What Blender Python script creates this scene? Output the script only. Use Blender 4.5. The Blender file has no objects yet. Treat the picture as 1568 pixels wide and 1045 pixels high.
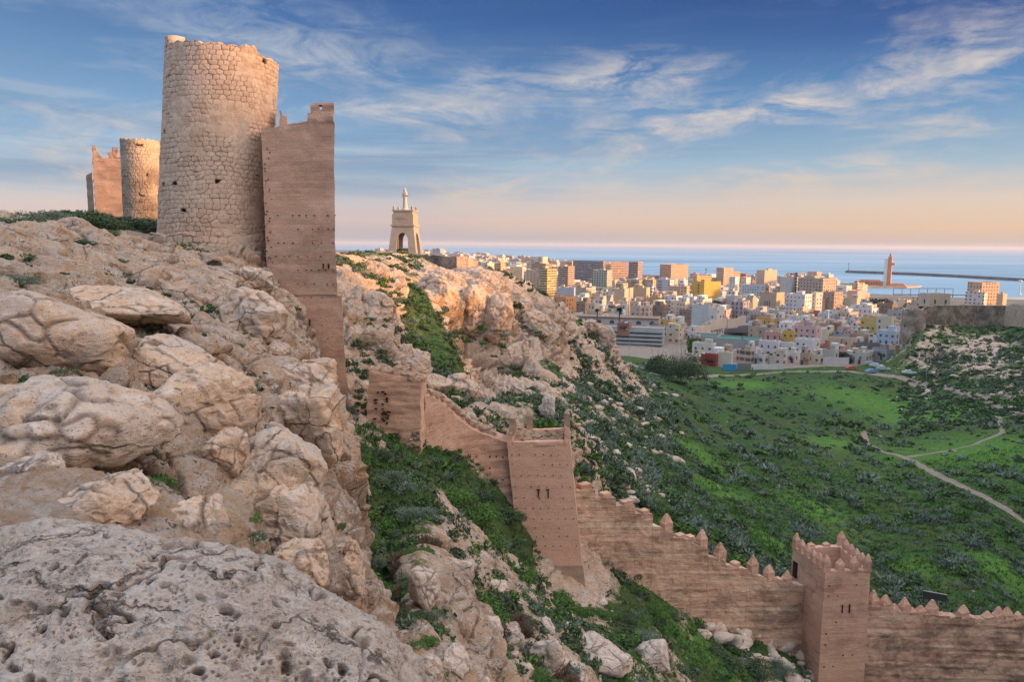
import bpy, math, random
import numpy as np
from mathutils import Vector, Matrix
HAZE = 0.00004
random.seed(7); RNG = np.random.default_rng(7)
SC = bpy.context.scene
COL = SC.collection
W0, H0, FPX = 1568.0, 1045.0, 1150.0
PITCH = math.atan(148.5/FPX); ROLL = math.radians(0.48)
# ---------------------------------------------------------------- camera
_F = np.array([0, math.cos(PITCH), -math.sin(PITCH)])
_U0 = np.array([0, math.sin(PITCH), math.cos(PITCH)]); _R0 = np.array([1.0, 0, 0])
_R = math.cos(ROLL)*_R0 + math.sin(ROLL)*_U0
_U = -math.sin(ROLL)*_R0 + math.cos(ROLL)*_U0
cam_d = bpy.data.cameras.new('camera'); cam = bpy.data.objects.new('camera', cam_d); COL.objects.link(cam)
cam_d.sensor_width = 36; cam_d.lens = 36*FPX/W0; cam_d.clip_start = 0.1; cam_d.clip_end = 120000
cam.matrix_world = Matrix(((_R[0], _U[0], -_F[0], 0), (_R[1], _U[1], -_F[1], 0), (_R[2], _U[2], -_F[2], 0), (0, 0, 0, 1)))
SC.camera = cam
SC.render.resolution_x, SC.render.resolution_y = 1024, 683
SC.view_settings.view_transform = 'Standard'; SC.view_settings.look = 'None'
SC.view_settings.gamma = 1.0; SC.view_settings.exposure = 0.62
SC.cycles.max_bounces = 6; SC.cycles.diffuse_bounces = 3; SC.cycles.glossy_bounces = 2
SC.cycles.transparent_max_bounces = 8

# ---------------------------------------------------------------- node helper
def lin(c):
    return tuple(((x/255.0)/12.92 if x/255.0 <= 0.04045 else ((x/255.0+0.055)/1.055)**2.4) for x in c)
class NT:
    def __init__(s, tree):
        s.t = tree; s.n = tree.nodes; s.l = tree.links
    def node(s, typ, **kw):
        n = s.n.new(typ)
        for k, v in kw.items():
            if k.startswith('i_'):
                key = k[2:]; key = int(key) if key.isdigit() else key.replace('_', ' ')
                s.put(n.inputs[key], v)
            else: setattr(n, k, v)
        return n
    def put(s, sock, v):
        if hasattr(v, 'is_linked') or hasattr(v, 'links'): s.l.new(v, sock)
        elif isinstance(v, (tuple, list)) and len(v) == 3 and sock.type == 'RGBA': sock.default_value = (*v, 1)
        else: sock.default_value = v
    def math(s, op, a, b=0.0, clamp=False):
        n = s.n.new('ShaderNodeMath'); n.operation = op; n.use_clamp = clamp
        s.put(n.inputs[0], a); s.put(n.inputs[1], b); return n.outputs[0]
    def mix(s, f, a, b, mode='MIX'):
        n = s.n.new('ShaderNodeMix'); n.data_type = 'RGBA'; n.blend_type = mode
        s.put(n.inputs[0], f); s.put(n.inputs[6], a); s.put(n.inputs[7], b); return n.outputs[2]
    def ramp(s, f, stops, interp='LINEAR'):
        n = s.n.new('ShaderNodeValToRGB'); e = n.color_ramp.elements; n.color_ramp.interpolation = interp
        while len(e) < len(stops): e.new(0.5)
        for k, (p, c) in enumerate(stops):
            e[k].position = p; e[k].color = (c, c, c, 1) if not isinstance(c, (tuple, list)) else (*c[:3], 1)
        s.put(n.inputs[0], f); return n.outputs[0]
    def noise(s, vec, scale, detail=4, rough=0.55, dist=0.0, out=0):
        n = s.n.new('ShaderNodeTexNoise'); s.put(n.inputs['Vector'], vec)
        n.inputs['Scale'].default_value = scale; n.inputs['Detail'].default_value = detail
        n.inputs['Roughness'].default_value = rough; n.inputs['Distortion'].default_value = dist
        return n.outputs[out]
    def vor(s, vec, scale, feature='F1', rand=1.0, out='Distance'):
        n = s.n.new('ShaderNodeTexVoronoi'); n.feature = feature; s.put(n.inputs['Vector'], vec)
        n.inputs['Scale'].default_value = scale; n.inputs['Randomness'].default_value = rand
        return n.outputs[out]
    def scale(s, vec, sc, loc=(0, 0, 0), rot=(0, 0, 0)):
        n = s.n.new('ShaderNodeMapping'); s.put(n.inputs[0], vec)
        n.inputs[1].default_value = loc; n.inputs[2].default_value = rot; n.inputs[3].default_value = sc
        return n.outputs[0]
    def attr(s, name, out='Fac'):
        n = s.n.new('ShaderNodeAttribute'); n.attribute_name = name; return n.outputs[out]
    def pos(s):
        return s.n.new('ShaderNodeNewGeometry').outputs['Position']
MATS = {}
def newmat(name):
    m = bpy.data.materials.new(name); m.use_nodes = True
    for n in list(m.node_tree.nodes): m.node_tree.nodes.remove(n)
    MATS[name] = m; return m, NT(m.node_tree)
def finish(t, color, rough=0.9, bump=None, strength=0.5, dist=0.05, spec=0.3, normal=None, **kw):
    b = t.n.new('ShaderNodeBsdfPrincipled'); o = t.n.new('ShaderNodeOutputMaterial')
    t.put(b.inputs['Base Color'], color); t.put(b.inputs['Roughness'], rough)
    b.inputs['Specular IOR Level'].default_value = spec
    for k, v in kw.items(): t.put(b.inputs[k.replace('_', ' ')], v)
    if bump is not None:
        n = t.n.new('ShaderNodeBump'); n.inputs['Strength'].default_value = strength
        n.inputs['Distance'].default_value = dist; t.put(n.inputs['Height'], bump)
        t.l.new(n.outputs[0], b.inputs['Normal'])
    t.l.new(b.outputs[0], o.inputs[0]); return b

# ---------------------------------------------------------------- sky and sun
SUN_AZ = math.radians(104); SUN_EL = math.radians(8)
wd = bpy.data.worlds.new('World'); SC.world = wd; wd.use_nodes = True
def build_world():
    t = NT(wd.node_tree)
    for n in list(t.n): t.n.remove(n)
    tc = t.n.new('ShaderNodeTexCoord'); d = tc.outputs['Generated']
    sep = t.n.new('ShaderNodeSeparateXYZ'); t.put(sep.inputs[0], d)
    x, y, z = sep.outputs
    zc = t.math('MAXIMUM', z, 0.0)
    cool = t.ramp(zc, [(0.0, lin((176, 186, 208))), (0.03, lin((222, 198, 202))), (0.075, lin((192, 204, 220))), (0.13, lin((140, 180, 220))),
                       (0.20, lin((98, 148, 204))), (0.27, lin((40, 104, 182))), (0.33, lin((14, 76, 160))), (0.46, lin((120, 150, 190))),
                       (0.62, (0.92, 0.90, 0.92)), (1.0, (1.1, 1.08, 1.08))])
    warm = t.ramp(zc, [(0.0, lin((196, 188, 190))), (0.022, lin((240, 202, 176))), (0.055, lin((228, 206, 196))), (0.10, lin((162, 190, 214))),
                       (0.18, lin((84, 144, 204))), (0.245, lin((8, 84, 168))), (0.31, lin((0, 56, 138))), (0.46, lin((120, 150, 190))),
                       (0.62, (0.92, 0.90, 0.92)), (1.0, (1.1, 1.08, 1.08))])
    fx = t.math('ADD', t.math('MULTIPLY', x, 1.25), 0.42, clamp=True)
    base = t.mix(fx, cool, warm)
    # clouds, laid out by compass bearing and height: grey-blue sheets on the left, broken pale puffs and streaks ahead
    az = t.math('ARCTAN2', x, y); el = t.math('ARCSINE', z)
    cx = t.n.new('ShaderNodeCombineXYZ'); t.put(cx.inputs[0], az); t.put(cx.inputs[1], t.math('MULTIPLY', el, 2.6)); P2 = cx.outputs[0]
    A = t.scale(P2, (1.15, 1.5, 1), rot=(0, 0, math.radians(24)), loc=(2.6, 4.4, 0)); B = t.scale(P2, (1, 3.4, 1), rot=(0, 0, math.radians(9)), loc=(5.1, 1.4, 0))
    n1 = t.noise(A, 2.1, 9, 0.60, 0.5); n2 = t.noise(A, 8.5, 9, 0.66, 0.6); n3 = t.noise(B, 2.4, 8, 0.58, 0.4)
    sheet = t.math('MULTIPLY', t.ramp(n3, [(0.40, 0), (0.62, 1)]), t.ramp(zc, [(0.05, 0.15), (0.10, 0.9), (0.20, 0.7), (0.28, 0.12), (0.6, 0.8)]))
    left = t.ramp(t.math('ADD', t.math('MULTIPLY', az, 0.75), 0.5, clamp=True), [(0.1, 1.0), (0.42, 0.9), (0.62, 0.45), (0.8, 0.12)])
    col = t.mix(t.math('MULTIPLY', t.math('MULTIPLY', sheet, left), 0.85), base, lin((112, 148, 194)))
    # low pale bands on the left
    bn = t.noise(t.scale(P2, (0.7, 7.5, 1), loc=(1.2, 0.6, 0)), 1.6, 7, 0.55, 0.3)
    bf = t.math('MULTIPLY', t.math('MULTIPLY', t.ramp(bn, [(0.48, 0), (0.60, 0.8)]), t.ramp(zc, [(0.05, 0), (0.08, 1), (0.2, 0.7), (0.26, 0.0)])), left)
    col = t.mix(bf, col, lin((122, 150, 190)))
    ccol = t.mix(fx, lin((196, 210, 230)), lin((244, 232, 224)))
    ccol = t.mix(t.ramp(zc, [(0.05, 1), (0.16, 0.35), (0.28, 0)]), ccol, lin((238, 206, 184)))
    puff = t.math('MULTIPLY', t.ramp(n1, [(0.46, 0), (0.60, 1)]), t.ramp(n2, [(0.40, 0.0), (0.60, 1)]))
    pm = t.ramp(zc, [(0.02, 0.1), (0.07, 0.7), (0.17, 1), (0.22, 0.8), (0.28, 0.28), (0.6, 0.8)])
    puff = t.math('MULTIPLY', t.math('MULTIPLY', puff, pm), 1.0)
    col = t.mix(puff, col, ccol)
    streak = t.math('MULTIPLY', t.ramp(t.noise(t.scale(P2, (1, 4.6, 1), rot=(0, 0, math.radians(13)), loc=(0.3, 7.7, 0)), 3.2, 8, 0.62, 0.5), [(0.56, 0), (0.74, 0.45)]), t.ramp(zc, [(0.03, 0.2), (0.10, 1), (0.18, 0.8), (0.26, 0.1)]))
    col = t.mix(streak, col, ccol)
    # glow of the low sun, to the right outside the picture
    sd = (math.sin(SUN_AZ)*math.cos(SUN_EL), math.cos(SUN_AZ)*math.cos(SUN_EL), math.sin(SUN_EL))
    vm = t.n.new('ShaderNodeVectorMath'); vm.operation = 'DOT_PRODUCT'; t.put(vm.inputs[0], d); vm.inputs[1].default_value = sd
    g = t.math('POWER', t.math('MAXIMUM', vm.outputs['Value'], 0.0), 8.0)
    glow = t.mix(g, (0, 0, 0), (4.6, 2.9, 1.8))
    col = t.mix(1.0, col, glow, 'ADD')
    below = t.ramp(t.math('ADD', z, 0.02, clamp=True), [(0.0, 1.0), (0.02, 0.0)])
    col = t.mix(below, col, lin((150, 150, 160)))
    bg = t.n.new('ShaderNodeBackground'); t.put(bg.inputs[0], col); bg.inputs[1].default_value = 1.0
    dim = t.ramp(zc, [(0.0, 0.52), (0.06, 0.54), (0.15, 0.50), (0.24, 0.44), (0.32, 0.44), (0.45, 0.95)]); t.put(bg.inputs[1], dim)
    sk = t.n.new('ShaderNodeTexSky'); sk.sky_type = 'NISHITA'; sk.sun_disc = False
    sk.sun_elevation = SUN_EL; sk.sun_rotation = SUN_AZ
    b2 = t.n.new('ShaderNodeBackground'); t.put(b2.inputs[0], sk.outputs[0]); b2.inputs[1].default_value = 0.02
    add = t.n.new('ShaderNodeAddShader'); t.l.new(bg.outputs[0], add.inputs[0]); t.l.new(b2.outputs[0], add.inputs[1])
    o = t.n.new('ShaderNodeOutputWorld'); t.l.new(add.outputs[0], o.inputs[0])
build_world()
sun_d = bpy.data.lights.new('sun', 'SUN'); sun_d.energy = 5.0; sun_d.angle = math.radians(3.0); sun_d.color = (1.0, 0.50, 0.20)
sun = bpy.data.objects.new('sun', sun_d); COL.objects.link(sun)
_sd = Vector((math.sin(SUN_AZ)*math.cos(SUN_EL), math.cos(SUN_AZ)*math.cos(SUN_EL), math.sin(SUN_EL)))
sun.rotation_euler = _sd.to_track_quat('Z', 'Y').to_euler(); sun.location = (200, -100, 200)

# ---------------------------------------------------------------- pixel of the photograph + distance -> point of the place
def P(px, py, Y):
    a = (px-W0/2)/FPX; b = (H0/2-py)/FPX
    d = [_F[i] + _R[i]*a + _U[i]*b for i in range(3)]
    return np.stack(np.broadcast_arrays(d[0]*(Y/d[1]), Y*1.0, d[2]*(Y/d[1])), -1)
def pt(px, py, Y): return P(px, py, Y)
def PXM(Y): return Y/FPX                     # metres per photo pixel at distance Y
def zrow(px, z, Y):                          # point on column px at distance Y with height z
    p = P(px, 375.0, Y); return np.array([p[0], Y, z])

# ---------------------------------------------------------------- numpy noise
def _hash(ix, iy, iz, k=0):
    h = (ix.astype(np.uint32)*np.uint32(374761393) + iy.astype(np.uint32)*np.uint32(668265263) + iz.astype(np.uint32)*np.uint32(2147483647)
         + np.uint32((k*974634777) & 0xffffffff))
    h = (h ^ (h >> np.uint32(13)))*np.uint32(1274126177); h ^= h >> np.uint32(16)
    h = h*np.uint32(2246822519); h ^= h >> np.uint32(13)
    return (h & np.uint32(0xffffff)).astype(np.float32)/np.float32(16777216)
def vnoise(p, k=0):
    p = p.astype(np.float32); f = np.floor(p); i = f.astype(np.int64); w = p-f; w = w*w*(3-2*w)
    r = 0
    for dx in (0, 1):
        for dy in (0, 1):
            for dz in (0, 1):
                h = _hash(i[:, 0]+dx, i[:, 1]+dy, i[:, 2]+dz, k)
                r = r + h*(w[:, 0] if dx else 1-w[:, 0])*(w[:, 1] if dy else 1-w[:, 1])*(w[:, 2] if dz else 1-w[:, 2])
    return r*2-1
def fbm(p, octs=4, k=0, gain=0.5, lac=2.03):
    r = 0; a = 1.0; s = 0
    for o in range(octs):
        r = r + a*vnoise(p*(lac**o), k+o*17); s += a; a *= gain
    return r/s
def worley(p, k=0):
    p = p.astype(np.float32); f = np.floor(p); i = f.astype(np.int64)
    n = len(p); f1 = np.full(n, 9, np.float32); f2 = np.full(n, 9, np.float32); cid = np.zeros(n, np.float32)
    for dx in (-1, 0, 1):
        for dy in (-1, 0, 1):
            for dz in (-1, 0, 1):
                ax, ay, az = i[:, 0]+dx, i[:, 1]+dy, i[:, 2]+dz
                jx = _hash(ax, ay, az, k+1); jy = _hash(ax, ay, az, k+2); jz = _hash(ax, ay, az, k+3)
                d = (ax+jx-p[:, 0])**2 + (ay+jy-p[:, 1])**2 + (az+jz-p[:, 2])**2
                c = d < f1
                f2 = np.where(c, f1, np.minimum(f2, d)); cid = np.where(c, jx, cid); f1 = np.where(c, d, f1)
    return np.sqrt(f1), np.sqrt(f2), cid
def rock_height(p, s):
    """Rounded limestone masses split by joints; p in metres, s the size of a mass."""
    wp = p/s + 0.35*np.stack([vnoise(p/s*1.3, 5), vnoise(p/s*1.3, 6), vnoise(p/s*1.3, 7)], 1)
    f1, f2, cid = worley(wp, 11)
    e = np.clip((f2-f1)*2.2, 0, 1); bill = np.sqrt(1-(1-e)**2)
    return bill*0.8 + cid*0.5 - 0.6

# ---------------------------------------------------------------- mesh helpers
def mesh_np(name, V, F, mat=None, smooth=True, attrs=None, uniform=4):
    m = bpy.data.meshes.new(name)
    V = np.asarray(V, np.float32); F = np.asarray(F, np.int32)
    nf, k = F.shape
    m.vertices.add(len(V)); m.vertices.foreach_set('co', V.ravel())
    m.loops.add(nf*k); m.loops.foreach_set('vertex_index', F.ravel())
    m.polygons.add(nf); m.polygons.foreach_set('loop_start', np.arange(nf, dtype=np.int32)*k)
    m.polygons.foreach_set('loop_total', np.full(nf, k, np.int32))
    if smooth: m.polygons.foreach_set('use_smooth', np.ones(nf, bool))
    m.update(calc_edges=True)
    for an, a in (attrs or {}).items():
        a = np.asarray(a, np.float32)
        if a.ndim == 1:
            at = m.attributes.new(an, 'FLOAT', 'POINT'); at.data.foreach_set('value', a)
        else:
            at = m.attributes.new(an, 'FLOAT_COLOR', 'POINT')
            at.data.foreach_set('color', np.concatenate([a, np.ones((len(a), 1), np.float32)], 1).ravel())
    if mat is not None: m.materials.append(MATS[mat] if isinstance(mat, str) else mat)
    return m
def link(name, mesh, parent=None, loc=None, rot=None, scale=None):
    o = bpy.data.objects.new(name, mesh); COL.objects.link(o)
    if parent is not None: o.parent = parent
    if loc is not None: o.location = loc
    if rot is not None: o.rotation_euler = rot
    if scale is not None: o.scale = scale
    return o
def tag(o, label=None, cat=None, group=None, kind=None):
    if label: o['label'] = label
    if cat: o['category'] = cat
    if group: o['group'] = group
    if kind: o['kind'] = kind
    return o
def root(name, loc, label, cat, group=None, rz=0.0):
    o = bpy.data.objects.new(name, None); COL.objects.link(o); o.empty_display_size = 0.3
    o.location = loc; o.rotation_euler = (0, 0, rz); return tag(o, label, cat, group)
def grid_faces(nr, nc, flip=False, off=0):
    a = (np.arange(nr-1)[:, None]*nc + np.arange(nc-1)[None]).ravel() + off
    f = np.stack([a, a+1, a+nc+1, a+nc], 1)
    return f[:, ::-1] if flip else f
class MB:
    """Collects boxes, prisms, tubes and lathes into one mesh."""
    def __init__(s): s.v = []; s.f = []; s.n = 0
    def add(s, V, F):
        V = np.asarray(V, float)
        s.v.append(V); s.f += [tuple(int(i)+s.n for i in f) for f in F]; s.n += len(V); return s
    def box(s, c, size, rz=0.0, taper=1.0, shear=(0, 0)):
        x, y, z = [k/2.0 for k in size]; V = []
        for dz in (-1, 1):
            q = taper if dz > 0 else 1.0
            for dx, dy in ((-1, -1), (1, -1), (1, 1), (-1, 1)):
                a, b = dx*x*q + (shear[0] if dz > 0 else 0), dy*y*q + (shear[1] if dz > 0 else 0)
                V.append((c[0]+a*math.cos(rz)-b*math.sin(rz), c[1]+a*math.sin(rz)+b*math.cos(rz), c[2]+dz*z))
        return s.add(V, [(3, 2, 1, 0), (4, 5, 6, 7), (0, 1, 5, 4), (1, 2, 6, 5), (2, 3, 7, 6), (3, 0, 4, 7)])
    def tube(s, a, b, r0, r1=None, n=8):
        a = np.array(a, float); b = np.array(b, float); r1 = r0 if r1 is None else r1
        d = b-a; d /= np.linalg.norm(d)+1e-9
        u = np.cross(d, (0, 0, 1) if abs(d[2]) < 0.9 else (1, 0, 0)); u /= np.linalg.norm(u); w = np.cross(d, u)
        V = []
        for c, r in ((a, r0), (b, r1)):
            for k in range(n):
                t = 2*math.pi*k/n; V.append(c + r*(math.cos(t)*u + math.sin(t)*w))
        F = [(k, (k+1) % n, n+(k+1) % n, n+k) for k in range(n)] + [tuple(range(n-1, -1, -1)), tuple(range(n, 2*n))]
        return s.add(V, F)
    def lathe(s, prof, c=(0, 0, 0), n=24, cap=True):
        V = []
        for r, z in prof:
            for k in range(n):
                t = 2*math.pi*k/n; V.append((c[0]+r*math.cos(t), c[1]+r*math.sin(t), c[2]+z))
        F = []
        for j in range(len(prof)-1):
            for k in range(n): F.append((j*n+k, j*n+(k+1) % n, (j+1)*n+(k+1) % n, (j+1)*n+k))
        if cap: F += [tuple(range(n-1, -1, -1)), tuple(range((len(prof)-1)*n, len(prof)*n))]
        return s.add(V, F)
    def prism(s, poly, z0, z1):
        n = len(poly); V = [(x, y, z0) for x, y in poly] + [(x, y, z1) for x, y in poly]
        F = [(k, (k+1) % n, n+(k+1) % n, n+k) for k in range(n)] + [tuple(range(n-1, -1, -1)), tuple(range(n, 2*n))]
        return s.add(V, F)
    def mesh(s, name, mat, smooth=False):
        m = bpy.data.meshes.new(name); m.from_pydata(np.concatenate(s.v).tolist(), [], s.f)
        if smooth: m.polygons.foreach_set('use_smooth', np.ones(len(m.polygons), bool))
        m.materials.append(MATS[mat] if isinstance(mat, str) else mat); m.update(); return m
    def build(s, name, mat, parent=None, smooth=False, **kw): return link(name, s.mesh(name, mat, smooth), parent, **kw)

def facets(p, s, k=0, tilt=0.9):
    """Broken planes: every cell of a fracture pattern carries its own tilted face."""
    q = (p/s).astype(np.float32); q = q + 0.25*np.stack([vnoise(q*1.7, k+41), vnoise(q*1.7, k+42), vnoise(q*1.7, k+43)], 1)
    f = np.floor(q); i = f.astype(np.int64); n = len(q); f1 = np.full(n, 9, np.float32); f2 = np.full(n, 9, np.float32); val = np.zeros(n, np.float32)
    for dx in (-1, 0, 1):
        for dy in (-1, 0, 1):
            for dz in (-1, 0, 1):
                a, b, c = i[:, 0]+dx, i[:, 1]+dy, i[:, 2]+dz
                jx, jy, jz = _hash(a, b, c, k+1), _hash(a, b, c, k+2), _hash(a, b, c, k+3)
                rx, ry, rz = q[:, 0]-a-jx, q[:, 1]-b-jy, q[:, 2]-c-jz
                d = rx*rx+ry*ry+rz*rz; m = d < f1
                v = (jx-.5)*1.1 + tilt*((jy-.5)*2*rx+(jz-.5)*2*ry+(jx-.5)*2*rz)
                f2 = np.where(m, f1, np.minimum(f2, d)); val = np.where(m, v, val); f1 = np.where(m, d, f1)
    e = np.sqrt(f2)-np.sqrt(f1); return val*np.clip(e*5, 0, 1)**.7, e
# ---------------------------------------------------------------- materials of the ground, rock and old walls
def rock_mat(name, c1, c2, c3, pale, pit=0.5, s=1.0, bumpd=0.12, ochre=0.45, grain=1.0):
    m, t = newmat(name); p = t.pos()
    big = t.noise(p, 0.22*s, 5, 0.6, 0.6); med = t.noise(p, 1.3*s, 7, 0.65, 0.3); fine = t.noise(p, 9*s*grain, 6, 0.7)
    col = t.mix(t.ramp(big, [(0.35, 0), (0.65, 1)]), c1, c2)
    col = t.mix(t.math('MULTIPLY', t.ramp(med, [(0.46, 0), (0.66, 1)]), ochre), col, c3)
    # pale lichen and weathered crust, in patches
    li = t.noise(p, 2.6*s, 9, 0.72, 0.2)
    g = t.n.new('ShaderNodeNewGeometry'); sp = t.n.new('ShaderNodeSeparateXYZ'); t.put(sp.inputs[0], g.outputs['Normal'])
    up = t.ramp(sp.outputs[2], [(0.1, 0.12), (0.75, 1.0)])
    col = t.mix(t.math('MULTIPLY', t.ramp(li, [(0.47, 0), (0.62, 1)]), t.math('MULTIPLY', up, 0.75)), col, pale)
    # solution pits, coloured darker than the rock around them
    wv = t.n.new('ShaderNodeVectorMath'); wv.operation = 'ADD'; t.put(wv.inputs[0], p)
    t.put(wv.inputs[1], t.scale(t.noise(p, 3*s, 3, 0.5, out=1), (0.3, 0.3, 0.3)))
    v1 = t.vor(wv.outputs[0], 5.0*s*grain); v2 = t.vor(wv.outputs[0], 17.0*s*grain)
    where = t.ramp(t.noise(p, 0.9*s, 4, 0.6), [(0.42, 0), (0.6, 1)])
    p1 = t.math('MULTIPLY', t.ramp(v1, [(0.16, 1), (0.32, 0)]), where)
    p2 = t.math('MULTIPLY', t.ramp(v2, [(0.12, 0.9), (0.3, 0)]), t.ramp(t.noise(p, 2.2*s, 4, 0.6), [(0.4, 0), (0.58, 1)]))
    pits = t.math('MAXIMUM', p1, p2)
    sp2 = t.ramp(t.noise(p, 30*s*grain, 5, 0.75), [(0.55, 0), (0.68, 0.55)])
    col = t.mix(t.math('MULTIPLY', pits, pit), col, (0.09, 0.055, 0.035))
    col = t.mix(t.math('MULTIPLY', sp2, pit), col, (0.13, 0.085, 0.055))
    col = t.mix(t.ramp(fine, [(0.3, 0.35), (0.5, 0.0), (0.75, 0.0)]), col, t.mix(1.0, col, (0.55, 0.5, 0.45), 'MULTIPLY'))
    # grey weathered skin against freshly broken brown faces
    gr = t.noise(p, 0.5*s, 8, 0.68, 0.4); col = t.mix(t.ramp(gr, [(0.44, 0), (0.58, 0.7)]), col, t.mix(fine, (0.34, 0.30, 0.27), (0.56, 0.51, 0.47)))
    jn = t.n.new('ShaderNodeTexVoronoi'); jn.feature = 'DISTANCE_TO_EDGE'; jn.inputs['Scale'].default_value = .75*s; t.put(jn.inputs['Vector'], t.mix(0.28, t.scale(p, (1, 1, 1.5)), t.noise(p, 1.6*s, 5, 0.6, out=1)))
    jt = t.math('MULTIPLY', t.ramp(jn.outputs['Distance'], [(0.0, 1), (0.022, 0)]), t.ramp(t.noise(p, .7*s, 3), [(0.44, 0), (0.54, 1)]))
    cr = t.math('MAXIMUM', t.attr('crack'), t.math('MULTIPLY', jt, .9))
    col = t.mix(t.math('MULTIPLY', cr, 0.85), col, (0.05, 0.037, 0.028))
    h = t.math('ADD', t.math('MULTIPLY', fine, 0.35), t.math('MULTIPLY', med, 0.9))
    h = t.math('SUBTRACT', h, t.math('MULTIPLY', pits, 0.28))
    h = t.math('SUBTRACT', h, t.math('MULTIPLY', sp2, 0.06)); h = t.math('SUBTRACT', h, t.math('MULTIPLY', jt, 0.5))
    led = t.noise(t.scale(p, (.6, .6, 3.4)), 1.1*s, 7, .7, .5); h = t.math('ADD', h, t.math('MULTIPLY', led, 1.1))
    finish(t, col, 0.95, h, 0.9, bumpd, spec=0.15)
ROCK_A = ((0.60, 0.445, 0.325), (0.49, 0.35, 0.25), (0.52, 0.33, 0.18), (0.66, 0.61, 0.57))
rock_mat('limestone', *ROCK_A, pit=0.55, s=1.0, bumpd=0.10)
rock_mat('foreground_limestone', (0.42, 0.375, 0.34), (0.30, 0.265, 0.235), (0.40, 0.275, 0.17), (0.54, 0.52, 0.51), pit=0.95, s=3.0, bumpd=0.05, ochre=0.35)
rock_mat('pale_limestone', (0.62, 0.53, 0.47), (0.52, 0.42, 0.35), (0.46, 0.32, 0.2), (0.70, 0.66, 0.63), pit=0.45, s=0.9, bumpd=0.1, ochre=0.25)

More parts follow.
